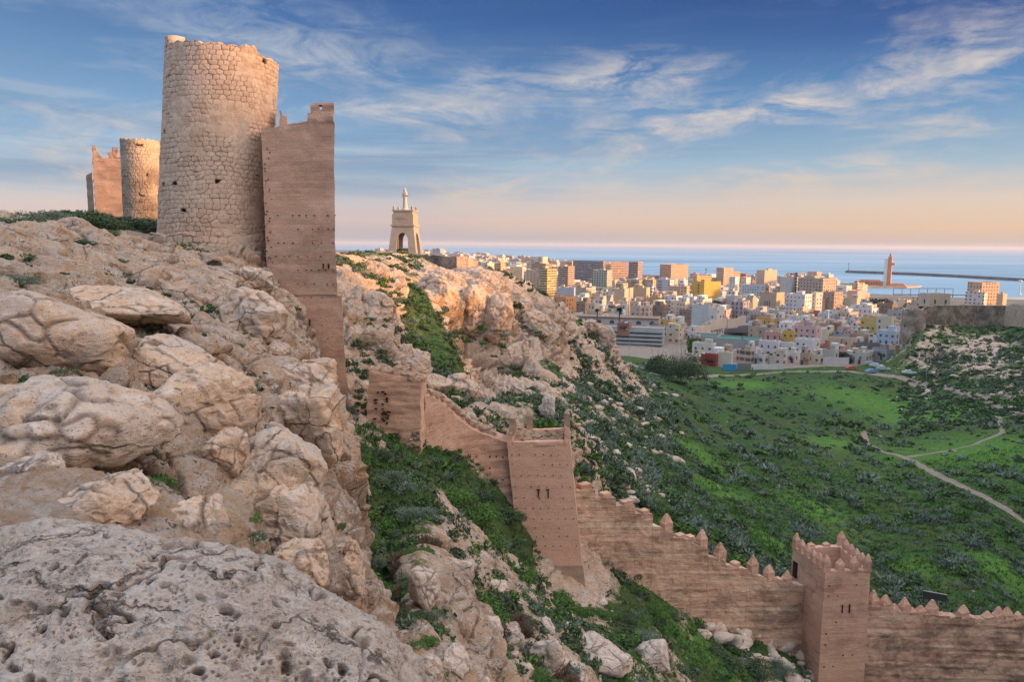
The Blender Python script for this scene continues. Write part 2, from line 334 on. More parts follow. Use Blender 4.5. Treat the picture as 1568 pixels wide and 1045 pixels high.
def ground_mat():
    m, t = newmat('hillside_ground'); p = t.pos()
    sepc = t.n.new('ShaderNodeSeparateColor'); t.put(sepc.inputs[0], t.attr('mask', 'Color'))
    rockm, pathm, brightm = sepc.outputs
    n1 = t.noise(p, 0.09, 6, 0.65, 0.4); n2 = t.noise(p, 0.7, 9, 0.75); n3 = t.noise(p, 5, 7, 0.75)
    grass = t.mix(t.ramp(n1, [(0.35, 0), (0.62, 1)]), (0.05, 0.135, 0.042), (0.11, 0.23, 0.06))
    grass = t.mix(t.ramp(n2, [(0.42, 0), (0.62, 1)]), grass, (0.035, 0.075, 0.03))
    grass = t.mix(t.ramp(t.noise(p, 0.35, 6, 0.7, 0.5), [(0.52, 0), (0.64, 0.8)]), grass, (0.17, 0.145, 0.085))
    grass = t.mix(t.ramp(t.noise(p, 2.2, 6, 0.75), [(0.46, 0), (0.6, 0.75)]), grass, (0.028, 0.06, 0.03))
    grass = t.mix(t.ramp(t.noise(p, 0.05, 5, 0.6, 0.5), [(0.5, 0), (0.64, 0.7)]), grass, (0.11, 0.125, 0.055))
    grass = t.mix(t.math('MULTIPLY', t.ramp(n3, [(0.5, 0), (0.7, 0.6)]), 1.0), grass, (0.11, 0.21, 0.055))
    bright = t.mix(t.ramp(n2, [(0.3, 0), (0.7, 1)]), (0.10, 0.27, 0.05), (0.17, 0.37, 0.07))
    grass = t.mix(t.math('MULTIPLY', brightm, t.math('MULTIPLY', t.ramp(n2, [(0.35, 0.15), (0.52, 0.9)]), t.ramp(n3, [(0.35, 0.5), (0.55, 1)]))), grass, bright)
    rc = t.mix(t.ramp(t.noise(p, 0.4, 6, 0.65), [(0.38, 0), (0.62, 1)]), (0.74, 0.525, 0.355), (0.62, 0.42, 0.275))
    rc = t.mix(t.math('MULTIPLY', t.ramp(t.noise(p, 0.16, 4, 0.6), [(0.5, 0), (0.62, 0.75)]), 1.0), rc, (0.43, 0.24, 0.115))
    rc = t.mix(t.ramp(t.noise(p, 1.1, 8, 0.7), [(0.5, 0), (0.66, 0.9)]), rc, (0.72, 0.66, 0.61))
    v1 = t.vor(p, 3.0); v2 = t.vor(p, 9.0)
    pits = t.math('MAXIMUM', t.math('MULTIPLY', t.ramp(v1, [(0.12, 1), (0.28, 0)]), t.ramp(n2, [(0.45, 0), (0.6, 1)])),
                  t.math('MULTIPLY', t.ramp(v2, [(0.14, 0.8), (0.3, 0)]), t.ramp(n2, [(0.4, 1), (0.55, 0)])))
    rc = t.mix(t.math('MULTIPLY', pits, 0.55), rc, (0.10, 0.065, 0.04))
    rc = t.mix(t.ramp(n3, [(0.3, 0.3), (0.48, 0)]), rc, (0.34, 0.24, 0.17))
    gr = t.noise(p, 0.3, 8, 0.68, 0.4); rc = t.mix(t.ramp(gr, [(0.46, 0), (0.62, 0.5)]), rc, t.mix(n3, (0.40, 0.34, 0.30), (0.64, 0.57, 0.52)))
    jn = t.n.new('ShaderNodeTexVoronoi'); jn.feature = 'DISTANCE_TO_EDGE'; jn.inputs['Scale'].default_value = .55; t.put(jn.inputs['Vector'], t.mix(0.3, t.scale(p, (1, 1, 1.6)), t.noise(p, 1.1, 5, 0.6, out=1)))
    jt = t.math('MULTIPLY', t.ramp(jn.outputs['Distance'], [(0.0, 1), (0.022, 0)]), t.ramp(t.noise(p, .5, 3), [(0.44, 0), (0.54, 1)]))
    cr = t.math('MAXIMUM', t.attr('crack'), t.math('MULTIPLY', jt, .9)); rc = t.mix(t.math('MULTIPLY', cr, 0.85), rc, (0.05, 0.037, 0.028))
    g = t.n.new('ShaderNodeNewGeometry'); sn = t.n.new('ShaderNodeSeparateXYZ'); t.put(sn.inputs[0], g.outputs['Normal'])
    crust = t.math('MULTIPLY', t.ramp(t.noise(p, 2.6, 10, 0.74, 0.2), [(0.47, 0), (0.58, 0.85)]), t.ramp(sn.outputs[2], [(0.05, 0.3), (0.6, 1.0)]))
    rc = t.mix(crust, rc, (0.78, 0.71, 0.65))
    spk = t.ramp(t.noise(p, 24, 7, 0.8), [(0.55, 0), (0.66, 0.5)]); rc = t.mix(spk, rc, (0.25, 0.17, 0.11))
    v3 = t.vor(t.mix(.3, p, t.noise(p, 4, 3, .5, out=1)), 16.0); pit3 = t.math('MULTIPLY', t.ramp(v3, [(0.2, 1), (0.36, 0)]), t.ramp(t.noise(p, 1.3, 5, .65), [(0.46, 0), (0.58, 1)])); rc = t.mix(t.math('MULTIPLY', pit3, .8), rc, (0.08, 0.055, 0.04))
    rf = t.ramp(t.math('ADD', rockm, t.math('MULTIPLY', t.math('SUBTRACT', n2, 0.5), 0.9)), [(0.44, 0), (0.56, 1)])
    col = t.mix(rf, grass, rc)
    pc = t.mix(n2, (0.27, 0.23, 0.20), (0.42, 0.37, 0.33))
    col = t.mix(t.ramp(t.math('ADD', pathm, t.math('MULTIPLY', t.math('SUBTRACT', n2, 0.5), 0.6)), [(0.4, 0), (0.55, 1)]), col, pc)
    h = t.math('ADD', t.math('MULTIPLY', n3, 0.5), n2); h = t.math('SUBTRACT', h, t.math('MULTIPLY', pits, 0.25)); h = t.math('ADD', t.math('SUBTRACT', h, t.math('MULTIPLY', jt, .4)), t.noise(t.scale(p, (.6, .6, 3.0)), .8, 7, .7, .5)); h = t.math('SUBTRACT', t.math('ADD', h, t.math('MULTIPLY', t.noise(p, 17, 7, .8), .35)), t.math('MULTIPLY', pit3, .25))
    finish(t, col, 0.95, h, 1.0, 0.36, spec=0.1)
ground_mat()

def tapia_mat(name, c1, c2, streak=0.5, dark=0.35, wl=.50, s=1.0, strata=5.0, shear=0.0, pale=0.3):
    """Rammed earth: lifts and board marks, patches of lost crust, pale repairs and dark weathering."""
    m, t = newmat(name); p = t.pos()
    sp = t.n.new('ShaderNodeSeparateXYZ'); t.put(sp.inputs[0], p); cb = t.n.new('ShaderNodeCombineXYZ')
    t.put(cb.inputs[0], sp.outputs[0]); t.put(cb.inputs[1], sp.outputs[1]); zz = t.math('ADD', sp.outputs[2], t.math('MULTIPLY', sp.outputs[0], shear)); t.put(cb.inputs[2], zz); q = cb.outputs[0]
    big = t.noise(p, 0.3*s, 5, 0.6, 0.3); med = t.noise(p, 1.6*s, 7, 0.65, 0.2); fine = t.noise(p, 9*s, 5, 0.7)
    lay = t.noise(t.scale(q, (0.07, 0.07, strata*1.3)), 1.0, 6, 0.7); lay2 = t.noise(t.scale(q, (1.1, 1.1, strata*5.0)), 1.0, 8, 0.8)
    lift = t.math('FRACT', t.math('DIVIDE', t.math('ADD', zz, 200.0), 0.86)); seam = t.math('MULTIPLY', t.ramp(lift, [(0.0, 1), (0.045, 0), (0.955, 0), (1.0, 1)]), t.ramp(med, [(0.38, 0.15), (0.6, 1)]))
    col = t.mix(t.ramp(big, [(0.36, 0), (0.64, 1)]), c1, c2)
    pal = tuple(min(.8, x*1.38) for x in c1); lo = tuple(x*0.36 for x in c2)
    col = t.mix(t.ramp(lay, [(0.45, 0), (0.60, streak)]), col, pal)
    col = t.mix(t.ramp(lay2, [(0.30, streak*.8), (0.40, 0)]), col, tuple(x*.55 for x in c2))
    col = t.mix(t.math('MULTIPLY', seam, .10*streak+.02), col, lo)
    wx = t.noise(t.scale(q, (0.5, 0.5, 0.9)), 0.5, 8, 0.72, 0.4)
    col = t.mix(t.math('MULTIPLY', t.ramp(wx, [(wl, 0), (wl+.13, 1)]), t.math('MULTIPLY', t.ramp(lay2, [(0.3, 1), (0.62, .35)]), dark)), col, (0.07, 0.052, 0.045))
    col = t.mix(t.ramp(t.noise(p, .55*s, 6, .68, .4), [(0.58, 0), (0.66, pale)]), col, (0.66, 0.56, 0.48))
    col = t.mix(t.ramp(med, [(0.6, 0), (0.75, 0.4)]), col, pal)
    col = t.mix(t.ramp(fine, [(0.3, 0.5), (0.46, 0)]), col, tuple(x*0.5 for x in c2))
    h = t.math('ADD', t.math('MULTIPLY', lay2, .5+.9*streak if streak > .3 else .3), t.math('MULTIPLY', fine, 0.35)); h = t.math('SUBTRACT', t.math('ADD', h, t.math('MULTIPLY', med, 0.4)), t.math('MULTIPLY', seam, .10))
    finish(t, col, 0.95, h, 1.0, 0.16, spec=0.1)
tapia_mat('red_tapia', (0.73, 0.47, 0.345), (0.62, 0.375, 0.265), streak=0.26, dark=0.4, wl=.46, strata=3.0)
tapia_mat('restored_tapia', (0.74, 0.47, 0.355), (0.70, 0.43, 0.32), streak=0.08, dark=0.08, strata=2.2, pale=.2)
tapia_mat('worn_tapia', (0.70, 0.45, 0.345), (0.60, 0.36, 0.27), streak=0.4, dark=0.6, strata=2.6)
tapia_mat('coursed_tapia', (0.72, 0.475, 0.36), (0.58, 0.36, 0.265), streak=0.85, dark=0.8, wl=.47, strata=2.2, shear=0.27)
tapia_mat('coursed_tapia_right', (0.68, 0.445, 0.36), (0.56, 0.345, 0.27), streak=0.8, dark=0.95, wl=.44, strata=2.2, shear=0.18)
tapia_mat('earth_stone', (0.42, 0.31, 0.23), (0.36, 0.26, 0.19), streak=0.3, dark=0.3, strata=1.6)
def masonry_mat(name, stone1, stone2, mortar):
    m, t = newmat(name); p = t.pos()
    c = t.attr('cell'); j = t.attr('joint')
    col = t.mix(c, stone1, stone2)
    n = t.noise(p, 2.2, 7, 0.65); col = t.mix(t.ramp(n, [(0.42, 0), (0.68, 0.6)]), col, tuple(x*0.68 for x in stone2))
    col = t.mix(t.ramp(t.noise(p, 0.28, 4, 0.6), [(0.4, 0), (0.66, 0.55)]), col, (0.70, 0.59, 0.49))
    col = t.mix(t.ramp(t.noise(p, 14, 5, 0.7), [(0.28, 0.5), (0.42, 0)]), col, (0.2, 0.14, 0.1))
    col = t.mix(j, col, mortar)
    dk = t.attr('hole'); col = t.mix(dk, col, (0.05, 0.035, 0.025))
    finish(t, col, 0.95, t.math('ADD', n, t.noise(p, 16, 5, 0.7)), 0.7, 0.05, spec=0.1)
masonry_mat('tower_masonry', (0.72, 0.565, 0.45), (0.54, 0.395, 0.30), (0.24, 0.165, 0.12))
masonry_mat('grey_masonry', (0.32, 0.25, 0.205), (0.23, 0.175, 0.14), (0.10, 0.08, 0.065)); masonry_mat('dark_masonry', (0.27, 0.23, 0.20), (0.15, 0.125, 0.11), (0.06, 0.05, 0.045))
def plain_mat(name, c, rough=0.8, spec=0.3, var=0.15, s=1.0, **kw):
    m, t = newmat(name); p = t.pos()
    n = t.noise(p, 1.2*s, 5, 0.65)
    col = t.mix(t.ramp(n, [(0.3, 0), (0.7, 1)]), tuple(x*(1-var) for x in c), tuple(min(1, x*(1+var)) for x in c))
    finish(t, col, rough, spec=spec, **kw); return m
plain_mat('dark_hole', (0.03, 0.02, 0.015), var=0.3)

def sea_mat():
    m, t = newmat('sea_water'); p = t.pos()
    w = t.noise(t.scale(p, (1, 2.5, 1)), 0.02, 8, 0.7)
    patch = t.noise(t.scale(p, (0.35, 1.6, 1)), 0.0009, 5, 0.6, 0.6)
    col = t.mix(t.ramp(patch, [(0.38, 0), (0.6, 1)]), (0.10, 0.27, 0.44), (0.25, 0.47, 0.66))
    finish(t, col, 0.5, w, 0.35, 4.0, spec=0.4)
sea_mat()

# ---------------------------------------------------------------- terrain: thin-plate surface through surveyed points
CP = []   # (u, v, g, rock, )
def cp(px, py, Y, rock=1.0):
    q = P(px, py, Y); CP.append((q[0]/Y, math.log(Y), q[2]/Y, rock))
def cw(x, y, z, rock=0.2): CP.append((x/y, math.log(y), z/y, rock))
for a in [
 # near slope, columns from the left edge to the ridge
 (-150, 1100, 2.6), (-150, 800, 6), (-150, 600, 11), (-150, 440, 20), (-150, 360, 34), (-150, 325, 52, .2),
 (0, 1250, 2.6), (0, 900, 4.5), (0, 795, 6.2), (0, 700, 8), (0, 600, 11), (0, 520, 14), (0, 445, 18), (0, 385, 26), (0, 343, 42), (0, 338, 60, .3), (0, 350, 90, .05),
 (130, 1000, 4), (130, 795, 6.8), (130, 700, 8.8), (130, 590, 12), (130, 500, 17), (130, 420, 26), (130, 365, 38), (130, 340, 52, .4), (130, 330, 75, .3), (130, 350, 110, .05),
 (250, 1000, 4.2), (250, 860, 6.3), (250, 790, 8), (250, 700, 10.3), (250, 600, 13.5), (250, 510, 20), (250, 440, 31), (250, 392, 46), (250, 365, 60, .6), (240, 365, 90, .1),
 (400, 1050, 5), (400, 900, 8), (400, 820, 10.2), (400, 720, 13.5), (400, 620, 18.5), (400, 530, 27), (400, 470, 38), (400, 428, 49), (400, 410, 62), (400, 410, 80),
 (480, 1100, 7), (480, 980, 9), (480, 880, 11.5), (480, 760, 16), (480, 650, 24), (480, 570, 34), (475, 500, 46), (470, 520, 56), (470, 500, 70),
 (525, 1080, 9.3), (520, 960, 11.8), (505, 880, 14), (495, 780, 19.5), (500, 700, 26), (495, 640, 38), (508, 622, 48), (525, 600, 56),
 (525, 820, 19.5), (522, 745, 23.5), (524, 690, 28), (522, 640, 36),
 (562, 890, 17), (575, 950, 15), (615, 1010, 13), (645, 1060, 11.8), (680, 1150, 10.5),
 # gully beyond the ridge
 (600, 1015, 20), (575, 905, 27, .15), (562, 805, 34, .15), (575, 720, 41, .15), (566, 665, 46, .4), (640, 1060, 17), (700, 1250, 14), (760, 1250, 17),
 (640, 960, 22, .6), (640, 860, 29, .5), (640, 770, 38, .25), (650, 715, 49, .3), (600, 700, 46, .3),
 (700, 1045, 21, .8), (700, 950, 27, .9), (700, 860, 34, .9), (700, 800, 42, .6), (715, 755, 51, .2),
 (800, 1150, 21), (800, 1045, 27, .8), (800, 950, 36, .85), (800, 875, 46, .55), (785, 800, 57, .1),
 (900, 1150, 27), (900, 1045, 34, .75), (900, 970, 45, .6), (890, 905, 58, .6), (850, 890, 57, .4),
 (1000, 1150, 36), (1000, 1045, 46, .5), (1000, 985, 54, .4), (1000, 928, 63, .2), (1060, 962, 66, .4),
 (1100, 1150, 46), (1100, 1045, 58, .3), (1100, 985, 67, .3), (1225, 1010, 75, .3), (1225, 1150, 60), (1320, 1040, 78, .2), (1320, 1180, 62), (1450, 1038, 80, .2), (1568, 1040, 84, .2), (1700, 1045, 88, .2), (1568, 1200, 66),
 # behind the walls
 (720, 640, 64, .7), (765, 660, 65, .6), (850, 665, 68, .4), (900, 735, 70, .4), (950, 770, 75, .3), (1000, 795, 80, .2), (1100, 850, 87, .1), (1220, 890, 93, .1), (1400, 935, 99, .1), (1568, 950, 102, .1), (1700, 960, 106, .1),
 # castle spur and cliff
 (500, 398, 100, .6), (520, 392, 130, .5), (530, 430, 92, .8), (535, 500, 74), (540, 560, 64), (600, 565, 66, .9), (600, 500, 84), (600, 430, 112, .9), (570, 395, 140, .5),
 (640, 414, 140, .5), (640, 470, 112, .1), (668, 500, 106, .0), (682, 535, 97, .0), (655, 520, 101, .05), (672, 565, 88, .1), (650, 540, 92, .2), (675, 590, 80, .3), (700, 620, 72, .8), (690, 426, 135, .7), (690, 460, 126), (700, 520, 117),
 (730, 575, 108), (760, 620, 92), (745, 430, 140, .8), (760, 500, 128), (790, 560, 118), (800, 455, 145, .8), (800, 520, 134), (850, 478, 150, .8), (850, 520, 142, 1), (810, 600, 100, .7), (850, 570, 122, .45),
 (870, 500, 158, .7), (900, 510, 172, .6), (930, 535, 180, .8), (955, 575, 184, .7), (880, 560, 146, .4), (900, 610, 122, .4), (900, 670, 92, .4), (950, 700, 98, .35), (950, 630, 138, .45), (1000, 650, 150, .35), (1000, 720, 112, .2), (1030, 625, 190, .3),
 (640, 392, 175, .5), (560, 391, 180, .5), (700, 418, 158, .5), (760, 418, 165, .6), (820, 450, 168, .5),
 ]: cp(*a)
for a in [
 (1100, 780, 116, .05), (1100, 700, 162, .05), (1100, 640, 212, .05), (1100, 600, 262, .1), (1100, 575, 303, .1), (1200, 820, 112, .05), (1200, 720, 157, .05), (1200, 640, 215, .05), (1200, 572, 305, .1),
 (1300, 850, 116, 0), (1300, 750, 148, 0), (1300, 660, 205, 0), (1300, 600, 264, 0), (1300, 570, 306, .1), (1450, 850, 115, 0), (1450, 750, 145, 0), (1450, 680, 185, 0), (1450, 620, 235, .1),
 (1568, 850, 118, 0), (1568, 750, 143, 0), (1568, 690, 166, .1), (1568, 640, 200, .2), (1480, 600, 245, .4), (1400, 574, 292, .3),
 (1412, 538, 306, .7), (1402, 511, 326, .3), (1382, 533, 326, .3), (1440, 502, 332, .5), (1500, 545, 290, .7), (1568, 590, 235, .5), (1568, 530, 290, .5), (1568, 497, 340, .3), (1480, 500, 350, .3), (1420, 503, 350, .4),
 (1000, 580, 245, .2), (1000, 555, 318, .2), (950, 548, 335, .2), (1050, 562, 318, .1), (1200, 563, 325, .1), (1340, 555, 340, .1), (1390, 535, 350, .2),
 ]: cp(*a)
for a in [(-60, 120, -8), (-80, 200, -20), (-60, 300, -35), (0, 260, -35), (-20, 350, -45), (-150, 300, -45), (-100, 420, -50), (60, 420, -52), (160, 420, -52), (300, 420, -44), (260, 350, -30), (300, 330, -10),
          (120, 100, -44), (160, 110, -36), (230, 150, 30), (240, 240, -8), (330, 240, 38), (300, 140, 50), (200, 60, 24), (150, 50, -6), (110, 55, -42), (420, 300, 10), (420, 420, -6), (500, 420, 2), (180, 90, -22),
          (90, 40, -40), (60, 35, -34), (40, 28, -27), (400, 160, 14)]: cw(*a)
CPA = np.array(CP)
US, VS = 3.2, 1.0
def _tps_fit(pts, val, lam=2e-4):
    d = np.linalg.norm(pts[:, None]-pts[None], axis=2); K = np.where(d > 0, d*d*np.log(d+1e-12), 0) + lam*np.eye(len(pts))
    Pm = np.concatenate([np.ones((len(pts), 1)), pts], 1); A = np.block([[K, Pm], [Pm.T, np.zeros((3, 3))]])
    return np.linalg.solve(A, np.concatenate([val, np.zeros(3)]))
_tp = CPA[:, :2]*np.array([US, VS])
_wg = _tps_fit(_tp, CPA[:, 2])
def tps(u, v):
    r = _wg[-3] + _wg[-2]*u*US + _wg[-1]*v*VS
    for i in range(len(_tp)):
        d2 = (u*US-_tp[i, 0])**2 + (v*VS-_tp[i, 1])**2
        r = r + _wg[i]*0.5*d2*np.log(d2+1e-12)
    return r
def rockval(u, v):
    s = 0; w = 0
    for i in range(len(_tp)):
        d2 = ((u*US-_tp[i, 0])**2 + (v*VS-_tp[i, 1])**2) + 4e-4
        k = d2**-2.0; s = s + k*CPA[i, 3]; w = w + k
    return s/w
def ground_z(x, y): 
    x = np.asarray(x, float); y = np.asarray(y, float)
    return y*tps(x/y, np.log(y))
def hit(px, py, y0=4.0, y1=400.0, n=1500):
    """First point of the bare ground met along the line of sight of a photo pixel."""
    Y = np.exp(np.linspace(math.log(y0), math.log(y1), n)); q = P(px, py, Y)
    dz = q[:, 2] - ground_z(q[:, 0], Y); k = np.nonzero(dz < 0)[0]
    if len(k) == 0: return None
    j = k[0]
    if j == 0: return q[0]
    f = dz[j-1]/(dz[j-1]-dz[j]+1e-9); return q[j-1]*(1-f)+q[j]*f
def hitg(px, py, y0=4.0, y1=400.0):
    q = hit(px, py, y0, y1)
    return q
def polyd(x, y, line):
    """Distance of points to a world polyline and position along it."""
    best = np.full(x.shape, 1e9)
    for (a, b) in zip(line[:-1], line[1:]):
        dx, dy = b[0]-a[0], b[1]-a[1]; L = dx*dx+dy*dy+1e-9
        t = np.clip(((x-a[0])*dx+(y-a[1])*dy)/L, 0, 1)
        best = np.minimum(best, np.hypot(x-a[0]-t*dx, y-a[1]-t*dy))
    return best
PATHS = []
def path_px(pts, w, y0=85.0):
    L = [hit(a, b, y0) for a, b in pts]; L = [q for q in L if q is not None]
    if len(L) > 1: PATHS.append((L, w))
path_px([(1322, 660), (1326, 678), (1350, 692), (1385, 700), (1415, 716), (1450, 735), (1490, 752), (1530, 775), (1568, 800), (1640, 850)], 0.8)
path_px([(1385, 700), (1440, 692), (1490, 682), (1535, 662), (1530, 640), (1515, 625)], 0.6)
path_px([(940, 548), (965, 558), (1000, 572), (1040, 577), (1100, 575), (1200, 570), (1300, 569), (1345, 574), (1390, 582), (1450, 594), (1510, 612), (1568, 636), (1640, 665)], 1.9, 150)
path_px([(1020, 690), (1090, 735), (1150, 790)], 0.12)
path_px([(1190, 730), (1280, 790), (1330, 830)], 0.12)
path_px([(1260, 745), (1310, 780)], 0.15); path_px([(1468, 850), (1500, 900)], 0.12)
path_px([(1300, 620), (1380, 650), (1440, 660)], 0.12)
BRIGHT = [(1330, 615, 22), (1400, 640, 18), (1500, 690, 22), (1450, 640, 16), (1100, 750, 7), (1250, 780, 7), (1180, 830, 5), (1400, 870, 5), (1060, 690, 9), (960, 760, 3), (1080, 1000, 3), (1140, 590, 12), (1530, 870, 5), (1280, 680, 8)]
BRIGHT = [(hit(a, b, 85 if b < 950 else 20), r) for a, b, r in BRIGHT]

HOLLOWS = [(hit(738, 522, 80), 6.0, 8.0), (hit(712, 545, 80), 4.0, 6.0), (hit(762, 560, 80), 3.0, 5.0), (hit(790, 520, 90), 2.5, 3.5), (hit(668, 600, 55), 2.2, 1.8), (hit(1438, 545, 200), 5, 4)]
HOLLOWS = [h for h in HOLLOWS if h[0] is not None]
def terrain(name, u0, u1, nu, ya, yb, nv, label_kind='structure', disp=True, mat='hillside_ground'):
    u = np.linspace(u0, u1, nu) if np.isscalar(u0) else u0
    v = np.linspace(math.log(ya), math.log(yb), nv)
    uu, vv = np.meshgrid(u, v); uu = uu.ravel(); vv = vv.ravel()
    Y = np.exp(vv); X = uu*Y; Z = Y*tps(uu, vv)
    rk = rockval(uu, vv)
    V = np.stack([X, Y, Z], 1)
    G = V.reshape(nv, nu, 3)
    dv = np.gradient(G, axis=0); du = np.gradient(G, axis=1)
    N = np.cross(du, dv).reshape(-1, 3); N /= np.linalg.norm(N, axis=1, keepdims=True)+1e-9
    slope = np.clip((0.86-N[:, 2])/0.3, 0, 1)
    rk = np.clip(rk + 0.25*slope*(rk > 0.3) + 0.22*fbm(V/6.0, 3, 3), 0, 1)
    crack = np.zeros(len(V))
    if disp:
        sz = np.clip(Y/16.0, 0.9, 5.0)
        near = np.clip((70-Y)/40, 0, 1)
        q1 = V*np.array([1, 1, 1.35])
        fa, ea = facets(q1, 7.5, 31, 1.0); fb, eb = facets(q1, 2.7, 11, 1.0); fc, ec = facets(q1, 0.85, 71, 1.0)
        fn = fbm(V/0.9, 6, 51, 0.66); fm = fbm(V/5.0, 4, 61); fl = fbm(V/2.6, 3, 65)
        amp = rk*rk; clr = np.clip((Y-3.0)/8.0, 0.15, 1); far = np.clip((Y-40)/40, 0, 1)
        d = amp*clr*(fa*(0.80+1.6*far) + fb*(0.48+0.55*far) + fc*(0.20+.32*far) + fl*(.15+.35*far) + fn*(0.17+0.42*far)) + (1-amp)*(fm*0.35 + fn*0.12*clr)*np.clip(Y/40, 0.2, 1)
        cg = (fbm(V/6.0, 2, 88) > -0.12)
        fd, ed = facets(q1, 0.34, 91, 1.1); nr_ = np.clip((34-Y)/22, 0, 1); d = d + amp*nr_*(fd*.075 + .07*fbm(V/.28, 4, 53, .65) + .12*np.abs(fbm(V/.9, 4, 57, .55)))
        crack = amp*np.maximum(np.clip(1-ea*(14+90*np.clip((45-Y)/38, 0, 1)), 0, 1), .85*cg*np.clip(1-eb*(10+30*np.clip((40-Y)/34, 0, 1)), 0, 1))
        d = d - crack*(.22+.4*far)*clr
        for hq, hr, hd_ in HOLLOWS:
            dist = np.linalg.norm((V-hq)*np.array([1, .6, .8])+1.2*np.stack([fm, fl, fn], 1), axis=1); d = d - hd_*np.clip(1.15-dist/hr, 0, 1)**.7
        V = V + N*d[:, None]
    pm = np.zeros(len(V))
    for L, w in PATHS:
        pm = np.maximum(pm, np.clip(1.25-polyd(X, Y, L)/w*0.8+.35*fbm(np.stack([X/2, Y/2, X*0], 1), 2, 4)*(w < 1.5), 0, 1))
    pxx = W0/2 + X/Y*FPX; pm = np.maximum(pm, np.clip((Y-np.interp(pxx, [925, 1000, 1200, 1300, 1395, 1420], [350, 330, 318, 322, 345, 430]))/6, 0, 1)*(pxx > 925))
    rk = rk*(1-pm)
    br = np.zeros(len(V))
    for q, r in BRIGHT:
        if q is not None: br = np.maximum(br, np.exp(-((X-q[0])**2+(Y-q[1])**2)/(r*r)))
    m = mesh_np(name, V, grid_faces(nv, nu), mat, True, {'mask': np.stack([rk, pm, br], 1), 'crack': crack})
    return tag(link(name, m), kind='structure')
UL = P(-60, 400, 1.0)[0]; UR = P(1640, 400, 1.0)[0]
terrain('rocky_hillside', UL, P(760, 400, 1.0)[0], 720, 3.0, 66, 1150)
terrain('valley_hillside', P(480, 400, 1.0)[0], UR, 780, 66, 420, 560)
terrain('gully_ground', P(760, 400, 1.0)[0], UR, 420, 14, 66, 330)
terrain('hill', UR, 3.2, 90, 24, 420, 120, disp=False)  # right-hand hill carried out of view, its crest raised to shade castle and valley
terrain('castle_hill', UL, P(480, 400, 1.0)[0], 240, 66, 420, 160)

# unseen ridge added right of and behind the camera to block the low sun
gx, gy = np.meshgrid(np.linspace(70, 420, 70), np.linspace(-320, 22, 70)); gz = -42+90*np.exp(-((gx-235)/95)**2)*(1-.25*np.clip(np.abs(gy+90)/250-.5, 0, 1)); gz += 5*fbm(np.stack([gx.ravel()/40, gy.ravel()/40, gx.ravel()*0], 1), 4).reshape(gx.shape)
_m = mesh_np('hill', np.stack([gx, gy, gz], 2).reshape(-1, 3), grid_faces(70, 70), 'hillside_ground', True, {'mask': np.tile([[.4, 0, 0]], (4900, 1)), 'crack': np.zeros(4900)}); tag(link('hill', _m), kind='structure')

# ---------------------------------------------------------------- sea
def town_z(x, y):
    y = np.asarray(y, float); x = np.asarray(x, float)
    z = np.interp(y, [300, 420, 500, 800, 1200, 1500, 2500, 6000], [-51, -53, -56, -64, -73, -76, -77, -78])
    return z + 13*np.clip((-x+40)/700, 0, 1)*np.clip((y-600)/900, 0, 1)
sm = MB(); sm.add([(-60000, 300, -80), (60000, 300, -80), (60000, 90000, -80), (-60000, 90000, -80)], [(0, 1, 2, 3)])
tag(sm.build('sea', 'sea_water'), kind='structure')
COAST = [(400, 9000), (560, 6500), (700, 4300), (800, 3100), (870, 2500), (980, 2050), (1100, 1800), (1210, 1600), (1300, 1480), (1330, 1200), (1460, 1080), (1640, 1000)]

# ================================================================ the castle: walls and towers
def vfield(V, amp, s=1.0, k=0, shear=0.0):
    """Weathering as a displacement that depends on the place only, so neighbouring faces stay joined."""
    W = V.copy(); W[:, 2] += shear*V[:, 0]; q = W/s
    a = fbm(q*np.array([1, 1, 1.3]), 4, 100+k); b = fbm(q*np.array([1, 1, 1.3])+31.7, 4, 120+k); c = fbm(q*1.2+9.1, 3, 140+k)
    st = vnoise(W*np.array([0.10, 0.10, 3.2]), 160+k)+.6*vnoise(W*np.array([0.8, 0.8, 8.]), 170+k); sw = 1.0 if amp > .075 else .35
    return V + amp*np.stack([a+0.3*st*sw, b+0.6*st*sw, 0.5*c], 1)
def hexa(c, cell=0.18, top=True):
    """c: eight corners, bottom ring then top ring, counter-clockwise seen from above. Six subdivided faces."""
    c = np.asarray(c, float); V = []; F = []; n = 0
    quads = [(0, 1, 5, 4), (1, 2, 6, 5), (2, 3, 7, 6), (3, 0, 4, 7), (4, 5, 6, 7), (3, 2, 1, 0)]
    for a, b, d, e in quads:
        A, B, D, E = c[a], c[b], c[d], c[e]
        nu = max(2, int(max(np.linalg.norm(B-A), np.linalg.norm(D-E))/cell)+2); nv = max(2, int(max(np.linalg.norm(E-A), np.linalg.norm(D-B))/cell)+2)
        nu = min(nu, 260); nv = min(nv, 260)
        s = np.linspace(0, 1, nu)[None, :, None]; t = np.linspace(0, 1, nv)[:, None, None]
        G = (A*(1-s)+B*s)*(1-t) + (E*(1-s)+D*s)*t
        V.append(G.reshape(-1, 3)); F.append(grid_faces(nv, nu, False, n)); n += nu*nv
    return np.concatenate(V), np.concatenate(F)
class HX:
    def __init__(s): s.V = []; s.F = []; s.n = 0
    def add(s, c, cell=0.18):
        v, f = hexa(c, cell); s.V.append(v); s.F.append(f+s.n); s.n += len(v); return s
    def build(s, name, mat, parent=None, amp=0.06, sc=1.0, k=0, shear=0.0):
        V = vfield(np.concatenate(s.V), amp, sc, k, shear)
        if parent is not None: V = V - np.array(parent.location)
        m = mesh_np(name, V, np.concatenate(s.F), mat, False); return link(name, m, parent)
def up(p, z): p = np.array(p, float); p[2] = z; return p
